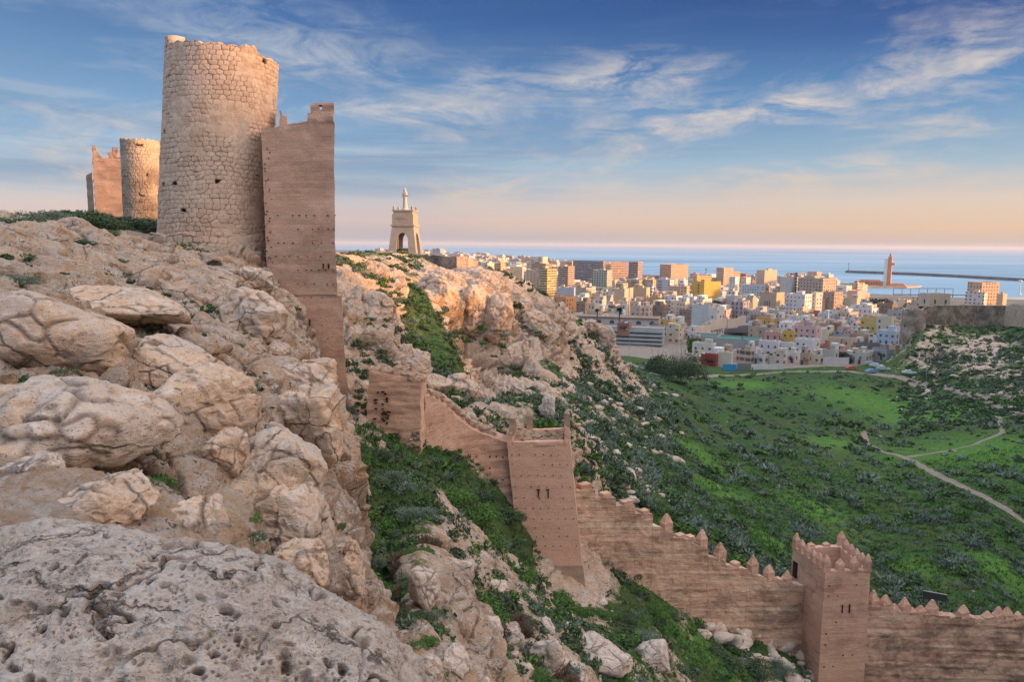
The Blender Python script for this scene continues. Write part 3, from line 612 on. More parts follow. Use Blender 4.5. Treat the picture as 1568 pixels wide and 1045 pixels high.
def seg_wall(hx, top0, top1, zb0, zb1, thick, cell=0.16, lean=0.0):
    """A wall block between two top points (front edge), running back from the camera by thick."""
    t0, t1 = np.array(top0, float), np.array(top1, float)
    d = t1-t0; d[2] = 0; L = np.linalg.norm(d)+1e-9; nrm = np.array([-d[1], d[0], 0])/L
    b0, b1 = up(t0, zb0)-nrm*lean, up(t1, zb1)-nrm*lean
    hx.add([b0, b1, b1+nrm*(thick+lean*2), b0+nrm*(thick+lean*2), t0, t1, t1+nrm*thick, t0+nrm*thick], cell)
def merlon(hx, c, w, d, h, rz=0.0, point=0.35, cell=0.12):
    """Merlon with a pyramidal cap, c = centre of its foot."""
    cr, sr = math.cos(rz), math.sin(rz)
    def R(x, y, z): return np.array([c[0]+x*cr-y*sr, c[1]+x*sr+y*cr, c[2]+z])
    x, y = w/2, d/2
    b = [R(-x, -y, -0.15), R(x, -y, -0.15), R(x, y, -0.15), R(-x, y, -0.15)]; t = [R(-x, -y, h*(1-point)), R(x, -y, h*(1-point)), R(x, y, h*(1-point)), R(-x, y, h*(1-point))]
    hx.add(b+t, cell)
    q = 0.22
    u = [R(-x*q, -y*q, h), R(x*q, -y*q, h), R(x*q, y*q, h), R(-x*q, y*q, h)]
    hx.add(t+u, cell)

def worley2(u, v, jit=0.8, k=0):
    iu0 = np.floor(u).astype(np.int64); iv0 = np.floor(v).astype(np.int64); n = len(u)
    f1 = np.full(n, 9.0); f2 = np.full(n, 9.0); cid = np.zeros(n); c2 = np.zeros(n)
    z = np.zeros(n, np.int64)
    for du in (-2, -1, 0, 1, 2):
        for dv in (-1, 0, 1):
            a, b = iu0+du, iv0+dv
            ju = _hash(a, b, z, k+1); jv = _hash(a, b, z, k+2); off = 0.5*(b % 2)
            d = np.sqrt(np.abs(a+off+0.5+(ju-0.5)*jit-u)**3.2 + np.abs((b+0.5+(jv-0.5)*jit*0.45-v)*1.12)**3.2)**1.25
            c = d < f1
            f2 = np.where(c, f1, np.minimum(f2, d)); cid = np.where(c, ju, cid); f1 = np.where(c, d, f1)
    return np.sqrt(f1), np.sqrt(f2), cid
def drum(name, center, z0, r0, r1, H, sw, sh, parent, mat, nc=700, nr=330, relief=0.09, inner=1.1, k=0, holes=True, lean=0.0):
    """Round masonry tower shell: H(theta) gives the height of the broken rim, theta 0 faces the camera, + to its right."""
    th = np.linspace(-math.pi, math.pi, nc); Hh = H(th)
    s = np.linspace(0, 1, nr)[:, None]
    zz = s*Hh[None, :]; r = r0+(r1-r0)*(zz/np.max(Hh)); TH = np.broadcast_to(th[None], zz.shape)
    az = math.atan2(center[0], center[1])
    nx, ny = np.sin(TH-0)*math.cos(az)-np.cos(TH)*math.sin(az), -np.cos(TH)*math.cos(az)-np.sin(TH)*math.sin(az)
    rc = 0.5*(r0+r1); u = (TH*rc).ravel(); v = zz.ravel()
    wu = u/sw + 0.25*vnoise(np.stack([u*0.9, v*0.9, u*0], 1), 3+k); wv = v/sh + 0.45*vnoise(np.stack([u*0.5, v*0.6, u*0+7], 1), 4+k)
    f1, f2, cid = worley2(wu, wv, 0.7, k)
    e = np.clip((f2-f1)*3.6, 0, 1); hgt = np.sqrt(np.clip(1-(1-e)**2, 0, 1))
    pn = fbm(np.stack([u/1.6, v/1.6, u*0+k], 1), 4, 9+k)
    plaster = np.clip((pn-0.12)*5, 0, 1)*0.75
    hd = np.clip((fbm(np.stack([u/2.2, v/0.9, u*0+3], 1), 3, 29+k)-0.25)*4, 0, 1)
    hole = ((cid > 0.955) & (hd > 0.2)).astype(float)*(f2-f1 > 0.10) if holes else np.zeros(len(u))
    d = relief*(hgt*(0.75+0.5*cid)*(1-plaster)+plaster*0.8) - hole*0.22 + 0.03*fbm(np.stack([u*2, v*2, u*0], 1), 3, 41)
    rr = r.ravel()+d
    V = np.stack([center[0]+lean*(z0+v)+rr*nx.ravel(), center[1]+rr*ny.ravel(), z0+v], 1)
    joint = np.clip(1-(f2-f1)*8, 0, 1)*(1-plaster)*np.clip(.85+fbm(np.stack([u*.8, v*.8, u*0+2], 1), 3, 61)*1.6, .12, 1)
    F = grid_faces(nr, nc)
    # rim top and inside face
    ext = []
    for q, dz in ((inner*0.5, 0.03), (inner, 0.0), (inner, -2.5)):
        rq = r[-1]-q; ext.append(np.stack([center[0]+lean*(z0+zz[-1])+rq*nx[-1], center[1]+rq*ny[-1], z0+zz[-1]+dz+0.06*np.sin(th*23)], 1))
    E = np.concatenate(ext); n0 = len(V); last = (nr-1)*nc
    a = np.arange(nc-1)
    Fs = [np.stack([last+a, last+a+1, n0+a+1, n0+a], 1)]
    for j in range(2): Fs.append(np.stack([n0+j*nc+a, n0+j*nc+a+1, n0+(j+1)*nc+a+1, n0+(j+1)*nc+a], 1))
    V = np.concatenate([V, E]); F = np.concatenate([F]+Fs)
    z = np.zeros(len(E))
    if parent is not None: V = V-np.array(parent.location)
    m = mesh_np(name, V, F, mat, False, {'cell': np.concatenate([cid, z+0.5]), 'joint': np.concatenate([joint, z]), 'hole': np.concatenate([hole, z])})
    return link(name, m, parent)
HOLE = MB().box((0, 0, 0), (1, 1, 1)).mesh('putlog_hole', 'dark_hole')
def holes_mesh(name, parent, pts, sz=0.12, dep=0.1, nrm=(0, -1, 0), mat='dark_hole'):
    o = np.array(parent.location); rz = math.atan2(nrm[0], -nrm[1])
    for p in list(pts)[:100]:
        s = sz if np.isscalar(sz) else sz[0]; h = sz if np.isscalar(sz) else sz[1]
        link(name, HOLE, parent, tuple(np.array(p)-o), (0, 0, rz), (s*random.uniform(0.7, 1.1), dep, h*random.uniform(0.7, 1.1)))

# --- great round tower
YT = 58.0
ctr = np.array([-22.82, YT, 0.0]); RT = 3.93; LEAN = 0.088
prof_px = np.array([-1.0, -0.93, -0.90, -0.6, -0.3, -0.05, 0.15, 0.30, 0.36, 0.50, 0.58, 0.7, 0.88, 1.0])
prof_row = np.array([64, 64, 73, 67, 68, 66, 68, 70, 65, 66, 76, 82, 85, 94])
def H_big(th):
    s = np.sin(th); row = np.interp(s, prof_px, prof_row) + 1.0*np.sin(th*31)+0.8*np.sin(th*17+1)
    k = np.interp(row, [60, 80, 100], [0.2568, 0.2405, 0.2243])
    f = k*(YT-RT*np.cos(th)*.9)
    f = np.where(np.cos(th) < 0, k*YT-0.6, f)
    return f + 3.0
tw = root('round_tower', (ctr[0], YT, -3), 'tall round tower of irregular pale stones with a broken rim on the rocky hilltop', 'tower')
drum('shell', ctr, -3.0, RT*1.02, RT*0.985, H_big, 0.46, 0.33, tw, 'tower_masonry', 760, 400, k=3, lean=LEAN)
drum('plinth', ctr, -4.6, RT*1.10, RT*1.06, lambda th: th*0+5.1+0.12*np.sin(th*9), 0.62, 0.5, tw, 'tower_masonry', 420, 90, relief=0.14, k=8, inner=0.7, holes=False)
# --- tall rammed-earth tower beside it
YA, YB = 54.3, 53.0
hx = HX(); rows = [(195, 400, 511.5), (300, 404, 512), (395, 408, 514), (452, 414, 517), (453, 412, 523), (560, 424, 529), (680, 440, 541)]
def fr(px, row, back=False, L=True):
    Y = YA if L else YB
    p = pt(px, row, Y); return p + (np.array([-1.35, 4.2, 0]) if back and not L else np.array([-1.1, 4.2, 0]) if back else 0)
for (r0, a0, b0), (r1, a1, b1) in zip(rows[:-1], rows[1:]):
    if r1-r0 < 5: continue
    hx.add([fr(a1, r1), fr(b1, r1, L=False), fr(b1, r1, True, False), fr(a1, r1, True), fr(a0, r0), fr(b0, r0, L=False), fr(b0, r0, True, False), fr(a0, r0, True)], 0.13)
ta = root('rammed_earth_tower', pt(455, 560, 55), 'tall narrow flat-faced earth tower attached to the right of the big round tower', 'tower')
hx.build('wall', 'red_tapia', ta, 0.07, 0.9)
hx = HX()
def blk(hx, x0, x1, rt0, rt1, rb, Y0, Y1, th, cell=0.12):
    a, b = pt(x0, rt0, Y0), pt(x1, rt1, Y1); za, zb_ = pt(x0, rb, Y0)[2], pt(x1, rb, Y1)[2]
    k = np.array([b[0]/b[1]*th*1.1, th, 0]); k2 = np.array([a[0]/a[1]*th, th, 0])
    hx.add([up(a, za), up(b, zb_), up(b, zb_)+k, up(a, za)+k2, a, b, b+k, a+k2], cell)
blk(hx, 402, 428, 205, 193, 212, 54.3, 54.0, 3.2); blk(hx, 426, 452, 192, 189, 212, 54.05, 53.8, 3.0); blk(hx, 450, 478, 189, 184, 212, 53.8, 53.5, 2.8)
blk(hx, 472, 511, 172, 170, 212, 53.5, 53.05, 1.0); blk(hx, 476, 489, 159, 157, 173, 53.48, 53.35, 0.8); blk(hx, 494, 511, 158, 158, 173, 53.25, 53.05, 0.8); blk(hx, 488, 495, 167, 167, 173, 53.35, 53.25, 0.8); blk(hx, 479, 510, 157, 157, 160.5, 53.45, 53.05, 0.8)
hx.build('parapet', 'red_tapia', ta, 0.11, 0.5, 4)
hx = HX(); blk(hx, 428, 431.5, 168, 171, 200, 57, 57, 1.2); blk(hx, 431.5, 439, 176, 178, 200, 57, 57, 1.2)
hx.build('merlon', 'red_tapia', ta, 0.08, 0.5, 6)
pts = [pt(random.uniform(405, 418), r+random.uniform(-4, 4), 54.2) for r in range(230, 420, 7)] + [pt(x+random.uniform(-3, 3), r, np.interp(x, [400, 511], [54.2, 52.95])) for r in range(330, 590, 21) for x in range(424, 515, 11) if random.random() < 0.6]
holes_mesh('putlog_hole', ta, pts, (0.09, 0.07), 0.16, (0.1, -1, 0))
holes_mesh('slit', ta, [pt(x, r, np.interp(x, [400, 511], [54.2, 52.95])) for x, r in ((495, 408), (503, 408), (474, 494))], (0.08, 0.45), 0.16)
# --- the two small towers behind
c2 = np.array([-48.5, 100, 0])
t2 = root('round_tower', (c2[0], c2[1], 0), 'squat dark round stone tower behind the great tower with weeds on its rim', 'tower')
drum('shell', c2, -3, 2.42, 2.25, lambda th: 3.0+np.interp(np.sin(th), [-1, -.6, 0, .6, 1], [13.0, 12.8, 12.9, 12.9, 12.9])+0.1*np.sin(th*19), 0.5, 0.4, t2, 'grey_masonry', 330, 150, relief=0.13, k=21, inner=0.5)
t3 = root('square_tower', (pt(165, 330, 105)[0], 105, 0), 'small square earth tower with two rounded merlons, farthest back on the hilltop', 'tower')
hx = HX(); blk(hx, 141.5, 190, 243, 240, 352, 105, 105, 4.5, 0.25); hx.build('wall', 'red_tapia', t3, 0.1, 1.0)
hx = HX(); blk(hx, 141.5, 147, 222, 224, 245, 105, 105, 1.0); blk(hx, 147, 152, 230, 236, 245, 105, 105, 1); blk(hx, 152, 157, 237, 243, 246, 105, 105, 1)
hx.build('merlon', 'red_tapia', t3, 0.14, 0.6, 2)
hx = HX(); blk(hx, 172, 180.5, 225, 225, 243, 105, 105, 1.0); blk(hx, 166, 172, 233, 233, 243, 105, 105, 1.0); blk(hx, 180.5, 190, 237, 242, 246, 105, 105, 1.0)
hx.build('merlon', 'red_tapia', t3, 0.14, 0.6, 3)
hx = HX(); blk(hx, 132, 141, 268, 264, 352, 106, 105.2, 4.0, 0.25); hx.build('buttress', 'earth_stone', t3, 0.08, 1.0)
# --- lower square tower in the gully
yw = 52.0
w2 = root('square_tower', pt(606, 715, 53), 'squat headless earth tower with crumbling base on the upper side of the gully', 'tower')
hx = HX()
def w2p(px, row, Y): return pt(px, row, Y)
b = [w2p(556, 720, 51.2), w2p(644, 745, 51.2), w2p(655, 738, 54.6), w2p(560, 700, 55.2)]; t = [w2p(566, 568, 51.2), w2p(643.5, 582, 51.2), w2p(653, 576, 54.6), w2p(568, 560, 55.2)]
hx.add(b+t, 0.12); hx.build('wall', 'red_tapia', w2, 0.10, 0.8, 11)
hx = HX(); a = [w2p(604, 715, 51.12), w2p(643.5, 752, 51.12), w2p(643.5, 752, 51.6), w2p(604, 715, 51.6)]; c = [w2p(636, 655, 51.12), w2p(643.4, 652, 51.12), w2p(643.4, 652, 51.6), w2p(636, 655, 51.6)]
hx.add(a+c, 0.07); hx.build('rubble_core', 'earth_stone', w2, 0.22, 0.25, 12)
holes_mesh('putlog_hole', w2, [w2p(random.uniform(572, 600), random.uniform(600, 650), 51.12) for _ in range(30)], (0.16, 0.08), 0.2)
# --- curtain wall, sagging from that tower down to the leaning one
w3 = root('curtain_wall', pt(715, 740, 56), 'curving reddish earth wall with a crumbled sloping top between two square towers', 'wall')
hx = HX(); tp = [(650, 606, 53.6), (668, 612, 54.6), (684, 624, 55.6), (700, 640, 56.5), (716, 654, 57.3), (735, 664, 57.9), (757, 672, 58.3), (786, 682, 58.6)]
bs = [745, 758, 770, 782, 790, 800, 808, 815]
for (p, q, b0, b1) in zip(tp[:-1], tp[1:], bs[:-1], bs[1:]):
    A, B = pt(*p), pt(*q); n = np.array([0.25, 1.0, 0])
    C, D = pt(p[0], b0, p[2]-0.25), pt(q[0], b1, q[2]-0.25)
    hx.add([C, D, D+n*1.9, C+n*1.9, A, B, B+n*1.5+[0, 0, .1], A+n*1.5+[0, 0, .1]], 0.12)
hx.build('wall', 'worn_tapia', w3, 0.10, 0.8, 21)
hx = HX()
for p, q in zip(tp[:-2], tp[1:-1]):
    for f in (0.25, 0.75):
        c0 = pt(p[0]*(1-f)+q[0]*f, p[1]*(1-f)+q[1]*f, p[2]*(1-f)+q[2]*f)+np.array([0, 0.9, 0.05]); merlon(hx, c0, 0.75, 0.9, random.uniform(0.25, 0.6), 0, 0.5, 0.1)
hx.build('rubble_core', 'earth_stone', w3, 0.2, 0.3, 22)
holes_mesh('putlog_hole', w3, [pt(x, r+random.uniform(-1, 1), np.interp(x, [650, 716, 786], [53.6, 57.3, 58.5])-0.15) for r in (700, 718, 736, 752) for x in range(700, 775, 10) if random.random() < 0.8], (0.12, 0.08), 0.25)
# --- leaning square tower
YL = 58.0
w4 = root('square_tower', pt(845, 890, 60), 'smooth leaning earth tower with two T-shaped slits and two tall corner merlons', 'tower')
def f4(px, row, dy=0.0): return pt(px, row, YL)+np.array([0.25*dy/4, dy, 0])
hx = HX(); hx.add([f4(803, 935, -.1), f4(898, 935, -.1), f4(898, 935, 4), f4(803, 935, 4), f4(776.5, 682), f4(873, 680), f4(873, 680, 4), f4(776.5, 682, 4)], 0.12)
hx.build('wall', 'restored_tapia', w4, 0.035, 1.0, 31)
hx = HX(); hx.add([f4(798, 940, -.35), f4(901, 940, -.35), f4(901, 940, 4.2), f4(798, 940, 4.2), f4(796.5, 866, -.16), f4(893, 866, -.16), f4(893, 866, 4.1), f4(796.5, 866, 4.1)], 0.15)
hx.build('plinth', 'earth_stone', w4, 0.06, 1.0, 32)
hx = HX()
hx.add([f4(776.5, 684, .01), f4(785, 684, .01), f4(790, 684, 4), f4(777, 684, 4), f4(776.5, 662, .01), f4(784, 662, .01), f4(789, 672, 4), f4(777, 672, 4)])
hx.add([f4(776.5, 684, 3.6), f4(873, 684, 3.6), f4(873, 684, 4), f4(776.5, 684, 4), f4(777, 676, 3.6), f4(873, 674, 3.6), f4(873, 674, 4), f4(776.5, 676, 4)])
hx.add([f4(865, 684, .01), f4(873, 684, .01), f4(873, 684, 4), f4(865, 684, 4), f4(864.5, 652, .01), f4(873, 652, .01), f4(873, 664, 4), f4(866, 664, 4)])
hx.add([f4(786, 684, .01), f4(864, 684, .01), f4(864, 684, .4), f4(786, 684, .4), f4(786, 678, .01), f4(864, 676, .01), f4(864, 676, .4), f4(786, 678, .4)])
hx.build('parapet', 'restored_tapia', w4, 0.10, 0.5, 33)
def rubble_top(parent, pts, k):
    hx = HX()
    for p in pts: merlon(hx, p+np.array([0, 0, -.05]), random.uniform(.6, 1.1), random.uniform(.5, .9), random.uniform(.25, .7), random.uniform(0, 1.5), .6, .1)
    hx.build('rubble_core', 'earth_stone', parent, 0.22, 0.3, k)
rubble_top(w4, [f4(x, 682, y) for x in (793, 806, 820, 834, 848, 860) for y in (.7, 1.5, 2.4, 3.2)], 131)
rubble_top(w2, [w2p(x, r, y) for x, r, y in ((575, 567, 51.9), (592, 569, 51.8), (610, 573, 51.7), (628, 577, 51.7), (640, 580, 51.8), (580, 564, 53), (600, 568, 53), (620, 572, 53), (638, 575, 53), (585, 563, 54.3), (610, 568, 54.3), (635, 573, 54.2))], 132)
hx = HX(); merlon(hx, f4(784, 664, .4), 0.55, 0.8, 1.5, 0, 0.2); hx.build('merlon', 'earth_stone', w4, 0.08, 0.5, 34)
hx = HX(); merlon(hx, f4(868, 655, .4), 0.42, 0.8, 1.35, 0, 0.2); hx.build('merlon', 'earth_stone', w4, 0.08, 0.5, 35)
hx = HX(); merlon(hx, f4(808, 672, 3.7), 0.5, 0.5, 1.35, 0, 0.3); hx.build('merlon', 'earth_stone', w4, 0.08, 0.5, 36)
pts = []
for r in (697, 712, 729, 746, 763, 779, 795, 809, 822, 836):
    for i in range(8):
        x = 783+i*12+(r-690)*0.105+random.uniform(-.8, .8)
        if x < 872+(r-690)*0.105 and random.random() < 0.85: pts.append(pt(x, r+random.uniform(-.8, .8), YL-0.03))
holes_mesh('putlog_hole', w4, pts, (0.085, 0.075), 0.14)
holes_mesh('slit', w4, [pt(824.5, 757, YL-.03), pt(839.5, 757, YL-.03)], (0.10, 0.62), 0.16); holes_mesh('slit', w4, [pt(824.5, 750.5, YL-.035), pt(838.5, 750.5, YL-.035)], (0.34, 0.08), 0.14)
# --- stepped wall down to the hollow tower
w5 = root('stepped_wall', pt(1050, 955, 66), 'long stepped battlement wall with ragged layered face descending from the leaning tower', 'wall')
SEG = [(876, 883, 744, 744), (883, 912, 751, 751), (912, 943, 763, 763), (943, 973, 776, 774), (973, 1000, 788, 788), (1000, 1013, 806, 808), (1013, 1031, 812, 815), (1031, 1060, 824, 827), (1060, 1085, 834, 840),
       (1085, 1112, 853, 860), (1112, 1145, 866, 872), (1145, 1172, 877, 885), (1172, 1200, 888, 892), (1200, 1232, 894, 898)]
yd = lambda x: float(np.interp(x, [876, 1232], [59.8, 75.5])); bd = lambda x: float(np.interp(x, [876, 940, 1000, 1060, 1130, 1190, 1232], [925, 935, 955, 985, 1005, 1020, 1035]))
hx = HX()
for a, b_, r0, r1 in SEG:
    A, B = pt(a, r0, yd(a)), pt(b_, r1, yd(b_)); seg_wall(hx, A, B, pt(a, bd(a), yd(a))[2], pt(b_, bd(b_), yd(b_))[2], 1.1, 0.13, 0.12)
hx.build('wall', 'coursed_tapia', w5, 0.14, 0.8, 41, 0.27)
MER = [(894, 752, .9, .55), (926, 763, .7, .4), (958, 775, .8, .4), (1020, 813, .85, 1.15), (1074, 837, .8, 1.15), (1102, 857, .9, 1.2), (1152, 878, .85, 1.35), (1177, 886, .8, 1.0), (1204.5, 895, .75, 1.05),
       (985, 788, .7, .35), (1040, 825, .7, .35), (1056, 828, .6, .4), (1125, 868, .6, .4), (1192, 891, .5, .3)]
for i, (x, r, w, h) in enumerate(MER):
    hx = HX(); d = pt(1232, 898, 75.5)-pt(876, 744, 59.8); rz = math.atan2(d[1], d[0])
    merlon(hx, pt(x, r, yd(x)+0.55)+np.array([0, 0, 0.0]), w*1.2, 0.7, h*1.4, rz, 0.5 if h > .6 else .15); hx.build('merlon', 'worn_tapia', w5, 0.09, 0.5, 42+i)
# --- hollow square tower with pointed merlons
w6 = root('battlemented_tower', pt(1290, 1045, 75), 'hollow square battlemented tower crowned with pointed merlons at the foot of the stepped wall', 'tower')
zt = pt(1264, 876, 72)[2]; A = pt(1264, 876, 72); B = up(pt(1333, 873, 72.4), zt)
nrm = np.array([-(B-A)[1], (B-A)[0], 0]); nrm /= np.linalg.norm(nrm)
Cc = B+nrm*6.6+np.array([0.5, 0, 0])*1; D = A+nrm*6.4-np.array([0.35, 0, 0])
zb = -48.0; cen = (A+B+Cc+D)/4
def spread(p, k): q = p.copy(); q[:2] = cen[:2]+(p[:2]-cen[:2])*k; return q
def lerp(a, b, f): return a*(1-f)+b*f
hx = HX(); fl = zt-3.2
for p, q in ((A, B), (B, Cc), (Cc, D), (D, A)):
    ip, iq = spread(p, 0.80), spread(q, 0.80)
    hx.add([up(spread(p, 1.05), zb), up(spread(q, 1.05), zb), up(spread(q, 0.8), zb), up(spread(p, 0.8), zb), p, q, iq, ip], 0.16)
hx.build('wall', 'worn_tapia', w6, 0.06, 0.8, 61)
hx = HX(); i4 = [spread(p, 0.83) for p in (A, B, Cc, D)]; hx.add([up(p, fl-.3) for p in i4]+[up(p, fl) for p in i4], 0.3); hx.build('floor', 'earth_stone', w6, 0.04)
k = 0
for p, q, n, w in ((A, B, 4, .72), (B, Cc, 6, .68), (Cc, D, 4, .7), (D, A, 6, .66)):
    p2, q2 = spread(p, .92), spread(q, .92); rz = math.atan2((q2-p2)[1], (q2-p2)[0])
    for i in range(n-1):
        f = i/(n-1.0); hx = HX(); h = 1.25 + (0.35 if i == 0 else random.uniform(-.1, .1))
        if (p is Cc and i in (1, 2)): h *= 0.35
        merlon(hx, lerp(p2, q2, f), w, .55, h, rz, 0.42); hx.build('merlon', 'worn_tapia', w6, 0.05, 0.5, 70+k); k += 1
na = (B-A)/np.linalg.norm(B-A)
def on_front(f, dz): 
    p = lerp(A, B, f); r = (zt-dz-zb)/(zt-zb); s = 1+0.05*(1-r); q = spread(p, s); q[2] = zt-dz; return q-nrm*0.03
holes_mesh('slit', w6, [on_front(.42, 4.0), on_front(.58, 4.0)], (0.09, 0.8), 0.2, (-nrm[0], -nrm[1], 0) if False else (nrm[0]*-1, -nrm[1], 0))
holes_mesh('putlog_hole', w6, [on_front(random.choice((.1, .3, .5, .7, .92)), dz) for dz in (1.5, 2.6, 5.4, 6.6, 7.8, 9, 10.2) for _ in range(2)], (0.12, 0.10), 0.2)
pd = lerp(D, A, 0.13); dn = (A-D)/np.linalg.norm(A-D); dn = np.array([dn[1], -dn[0], 0]); dn = dn if dn[0] < 0 else -dn; q_ = up(pd+dn*.05, zt-2.3); holes_mesh('doorway', w6, [q_], (0.95, 1.7), 0.25, tuple(dn))
# --- last wall, off to the right
w7 = root('battlement_wall', pt(1450, 1035, 80), 'dark-streaked battlement wall running right from the hollow tower', 'wall')
yd7 = lambda x: float(np.interp(x, [1322, 1640], [74.5, 82])); tr = lambda x: float(np.interp(x, [1322, 1380, 1450, 1568, 1640], [926, 938, 945, 955, 962]))
hx = HX(); xs = list(range(1322, 1650, 22))
for a, b_ in zip(xs[:-1], xs[1:]):
    r = tr(a)+random.uniform(-1, 1.5); Aq, Bq = pt(a, r, yd7(a)), pt(b_, tr(b_)-0.5, yd7(b_)); seg_wall(hx, Aq, Bq, pt(a, 1062, yd7(a))[2], pt(b_, 1062, yd7(b_))[2], 1.1, 0.15, 0.12)
hx.build('wall', 'coursed_tapia_right', w7, 0.14, 0.8, 90, 0.18)
for i, (x, h, w) in enumerate([(1336, 1.3, .8), (1355, 1.15, .9), (1368, .6, .6), (1384, 1.25, .9), (1396, .5, .6), (1409, .75, .8), (1426, 1.3, .95), (1441, .4, .6), (1455, .35, .7), (1474, 1.1, .9), (1494, .35, .8), (1511, .8, .9), (1527, 1.25, .95), (1541, 1.3, .95), (1557, 1.0, .9), (1574, 1.1, .9)]):
    hx = HX(); merlon(hx, pt(x, tr(x)+1, yd7(x)+.5), w*1.25, .7, h*1.4, 0.3, 0.5); hx.build('merlon', 'worn_tapia', w7, 0.09, 0.5, 91+i)
# name the walls' merlons once each

# ================================================================ town, port and monument
def paint_mat(name, grid=None, rough=0.85):
    """Painted plaster in the object's own colour; grid adds rows of small far-off windows to the facade pattern."""
    m, t = newmat(name); oi = t.n.new('ShaderNodeObjectInfo'); tc = t.n.new('ShaderNodeTexCoord'); p = tc.outputs['Object']
    col = oi.outputs['Color']; n = t.noise(t.pos(), 0.25, 6, 0.65)
    col = t.mix(t.ramp(n, [(0.35, 0.30), (0.6, 0.0)]), col, t.mix(1.0, col, (0.62, 0.58, 0.55), 'MULTIPLY'))
    st = t.noise(t.scale(t.pos(), (0.9, 0.9, 0.09)), 1.0, 4, 0.6); col = t.mix(t.ramp(st, [(0.55, 0), (0.75, 0.3)]), col, (0.25, 0.22, 0.2))
    if grid:
        sx, sz, wx, wz, slab = grid
        sp = t.n.new('ShaderNodeSeparateXYZ'); t.put(sp.inputs[0], p); x, y, z = sp.outputs
        g = t.n.new('ShaderNodeSeparateXYZ'); t.put(g.inputs[0], tc.outputs['Normal'])
        s = t.math('ADD', x, y)
        fx = t.math('FRACT', t.math('DIVIDE', t.math('ADD', s, 500.0), sx)); fz = t.math('FRACT', t.math('DIVIDE', t.math('ADD', z, 500*sz), sz))
        a = t.math('MULTIPLY', t.math('GREATER_THAN', fx, 1-wx), t.math('MULTIPLY', t.math('GREATER_THAN', fz, 0.32), t.math('LESS_THAN', fz, 0.32+wz)))
        side = t.math('LESS_THAN', t.math('ABSOLUTE', g.outputs[2]), 0.5); a = t.math('MULTIPLY', a, side)
        rn = t.n.new('ShaderNodeTexWhiteNoise'); cx = t.n.new('ShaderNodeCombineXYZ')
        t.put(cx.inputs[0], t.math('FLOOR', t.math('DIVIDE', t.math('ADD', s, 500.0), sx))); t.put(cx.inputs[2], t.math('FLOOR', t.math('DIVIDE', z, sz))); t.put(cx.inputs[1], t.math('MULTIPLY', oi.outputs['Random'], 37.0))
        t.put(rn.inputs['Vector'], cx.outputs[0])
        a = t.math('MULTIPLY', a, t.math('GREATER_THAN', rn.outputs['Value'], slab))
        col = t.mix(a, col, t.mix(rn.outputs['Value'], (0.035, 0.04, 0.055), (0.16, 0.15, 0.16)))
    finish(t, col, rough, spec=0.2); return m
paint_mat('plaster'); paint_mat('plaster_window_grid', (3.4, 3.1, 0.42, 0.42, 0.18)); paint_mat('balcony_bands', (3.2, 3.0, 0.86, 0.52, 0.04)); paint_mat('vertical_windows', (3.6, 3.2, 0.36, 0.62, 0.05))
plain_mat('window_glass', (0.09, 0.10, 0.12), 0.25, 0.5, 0.4)
plain_mat('shutter_brown', (0.12, 0.07, 0.05), 0.6, 0.3, 0.3)
plain_mat('white_metal', (0.7, 0.7, 0.7), 0.5)
plain_mat('dark_metal', (0.06, 0.06, 0.065), 0.5)
plain_mat('concrete', (0.42, 0.42, 0.42), 0.9, s=0.3); plain_mat('quay_stone', (0.36, 0.31, 0.28), 0.9, s=0.05, var=0.3)
plain_mat('breakwater_stone', (0.13, 0.13, 0.14), 0.9, s=0.05, var=0.35)
plain_mat('terracotta', (0.36, 0.15, 0.09), 0.9, s=0.8, var=0.25); plain_mat('monument_stone', (0.36, 0.33, 0.29), 0.9, s=0.9, var=0.12)
plain_mat('statue_stone', (0.52, 0.48, 0.45), 0.8, s=2.0, var=0.08)
def town_ground_mat():
    m, t = newmat('town_ground'); p = t.pos(); n = t.noise(p, 0.02, 6, 0.7); n2 = t.noise(p, 0.3, 5, 0.7)
    col = t.mix(t.ramp(n, [(0.4, 0), (0.6, 1)]), (0.26, 0.24, 0.23), (0.17, 0.16, 0.16)); col = t.mix(t.ramp(n2, [(0.5, 0), (0.62, 0.6)]), col, (0.07, 0.11, 0.06))
    finish(t, col, 0.95, n2, 0.3, 0.3, spec=0.1)
town_ground_mat()

cpx = np.array([c[0] for c in COAST], float); cY = np.array([c[1] for c in COAST], float)
def coastY(px): return np.exp(np.interp(px, cpx, np.log(cY)))
pxs = np.linspace(330, 1700, 240); us = np.array([P(a, 378, 1.0)[0] for a in pxs]); nv = 90
Yc = coastY(pxs); T = np.linspace(0, 1, nv)[:, None]; YY = np.exp(math.log(412)*(1-T)+np.log(Yc)[None]*T); XX = us[None]*YY
ZZ = town_z(XX, YY); ZZ = np.where(T > 0.995, -84, ZZ); ZZ[0] -= 3
tag(link('town_ground', mesh_np('town_ground', np.stack([XX, YY, ZZ], 2).reshape(-1, 3), grid_faces(nv, 240), 'town_ground')), kind='structure')

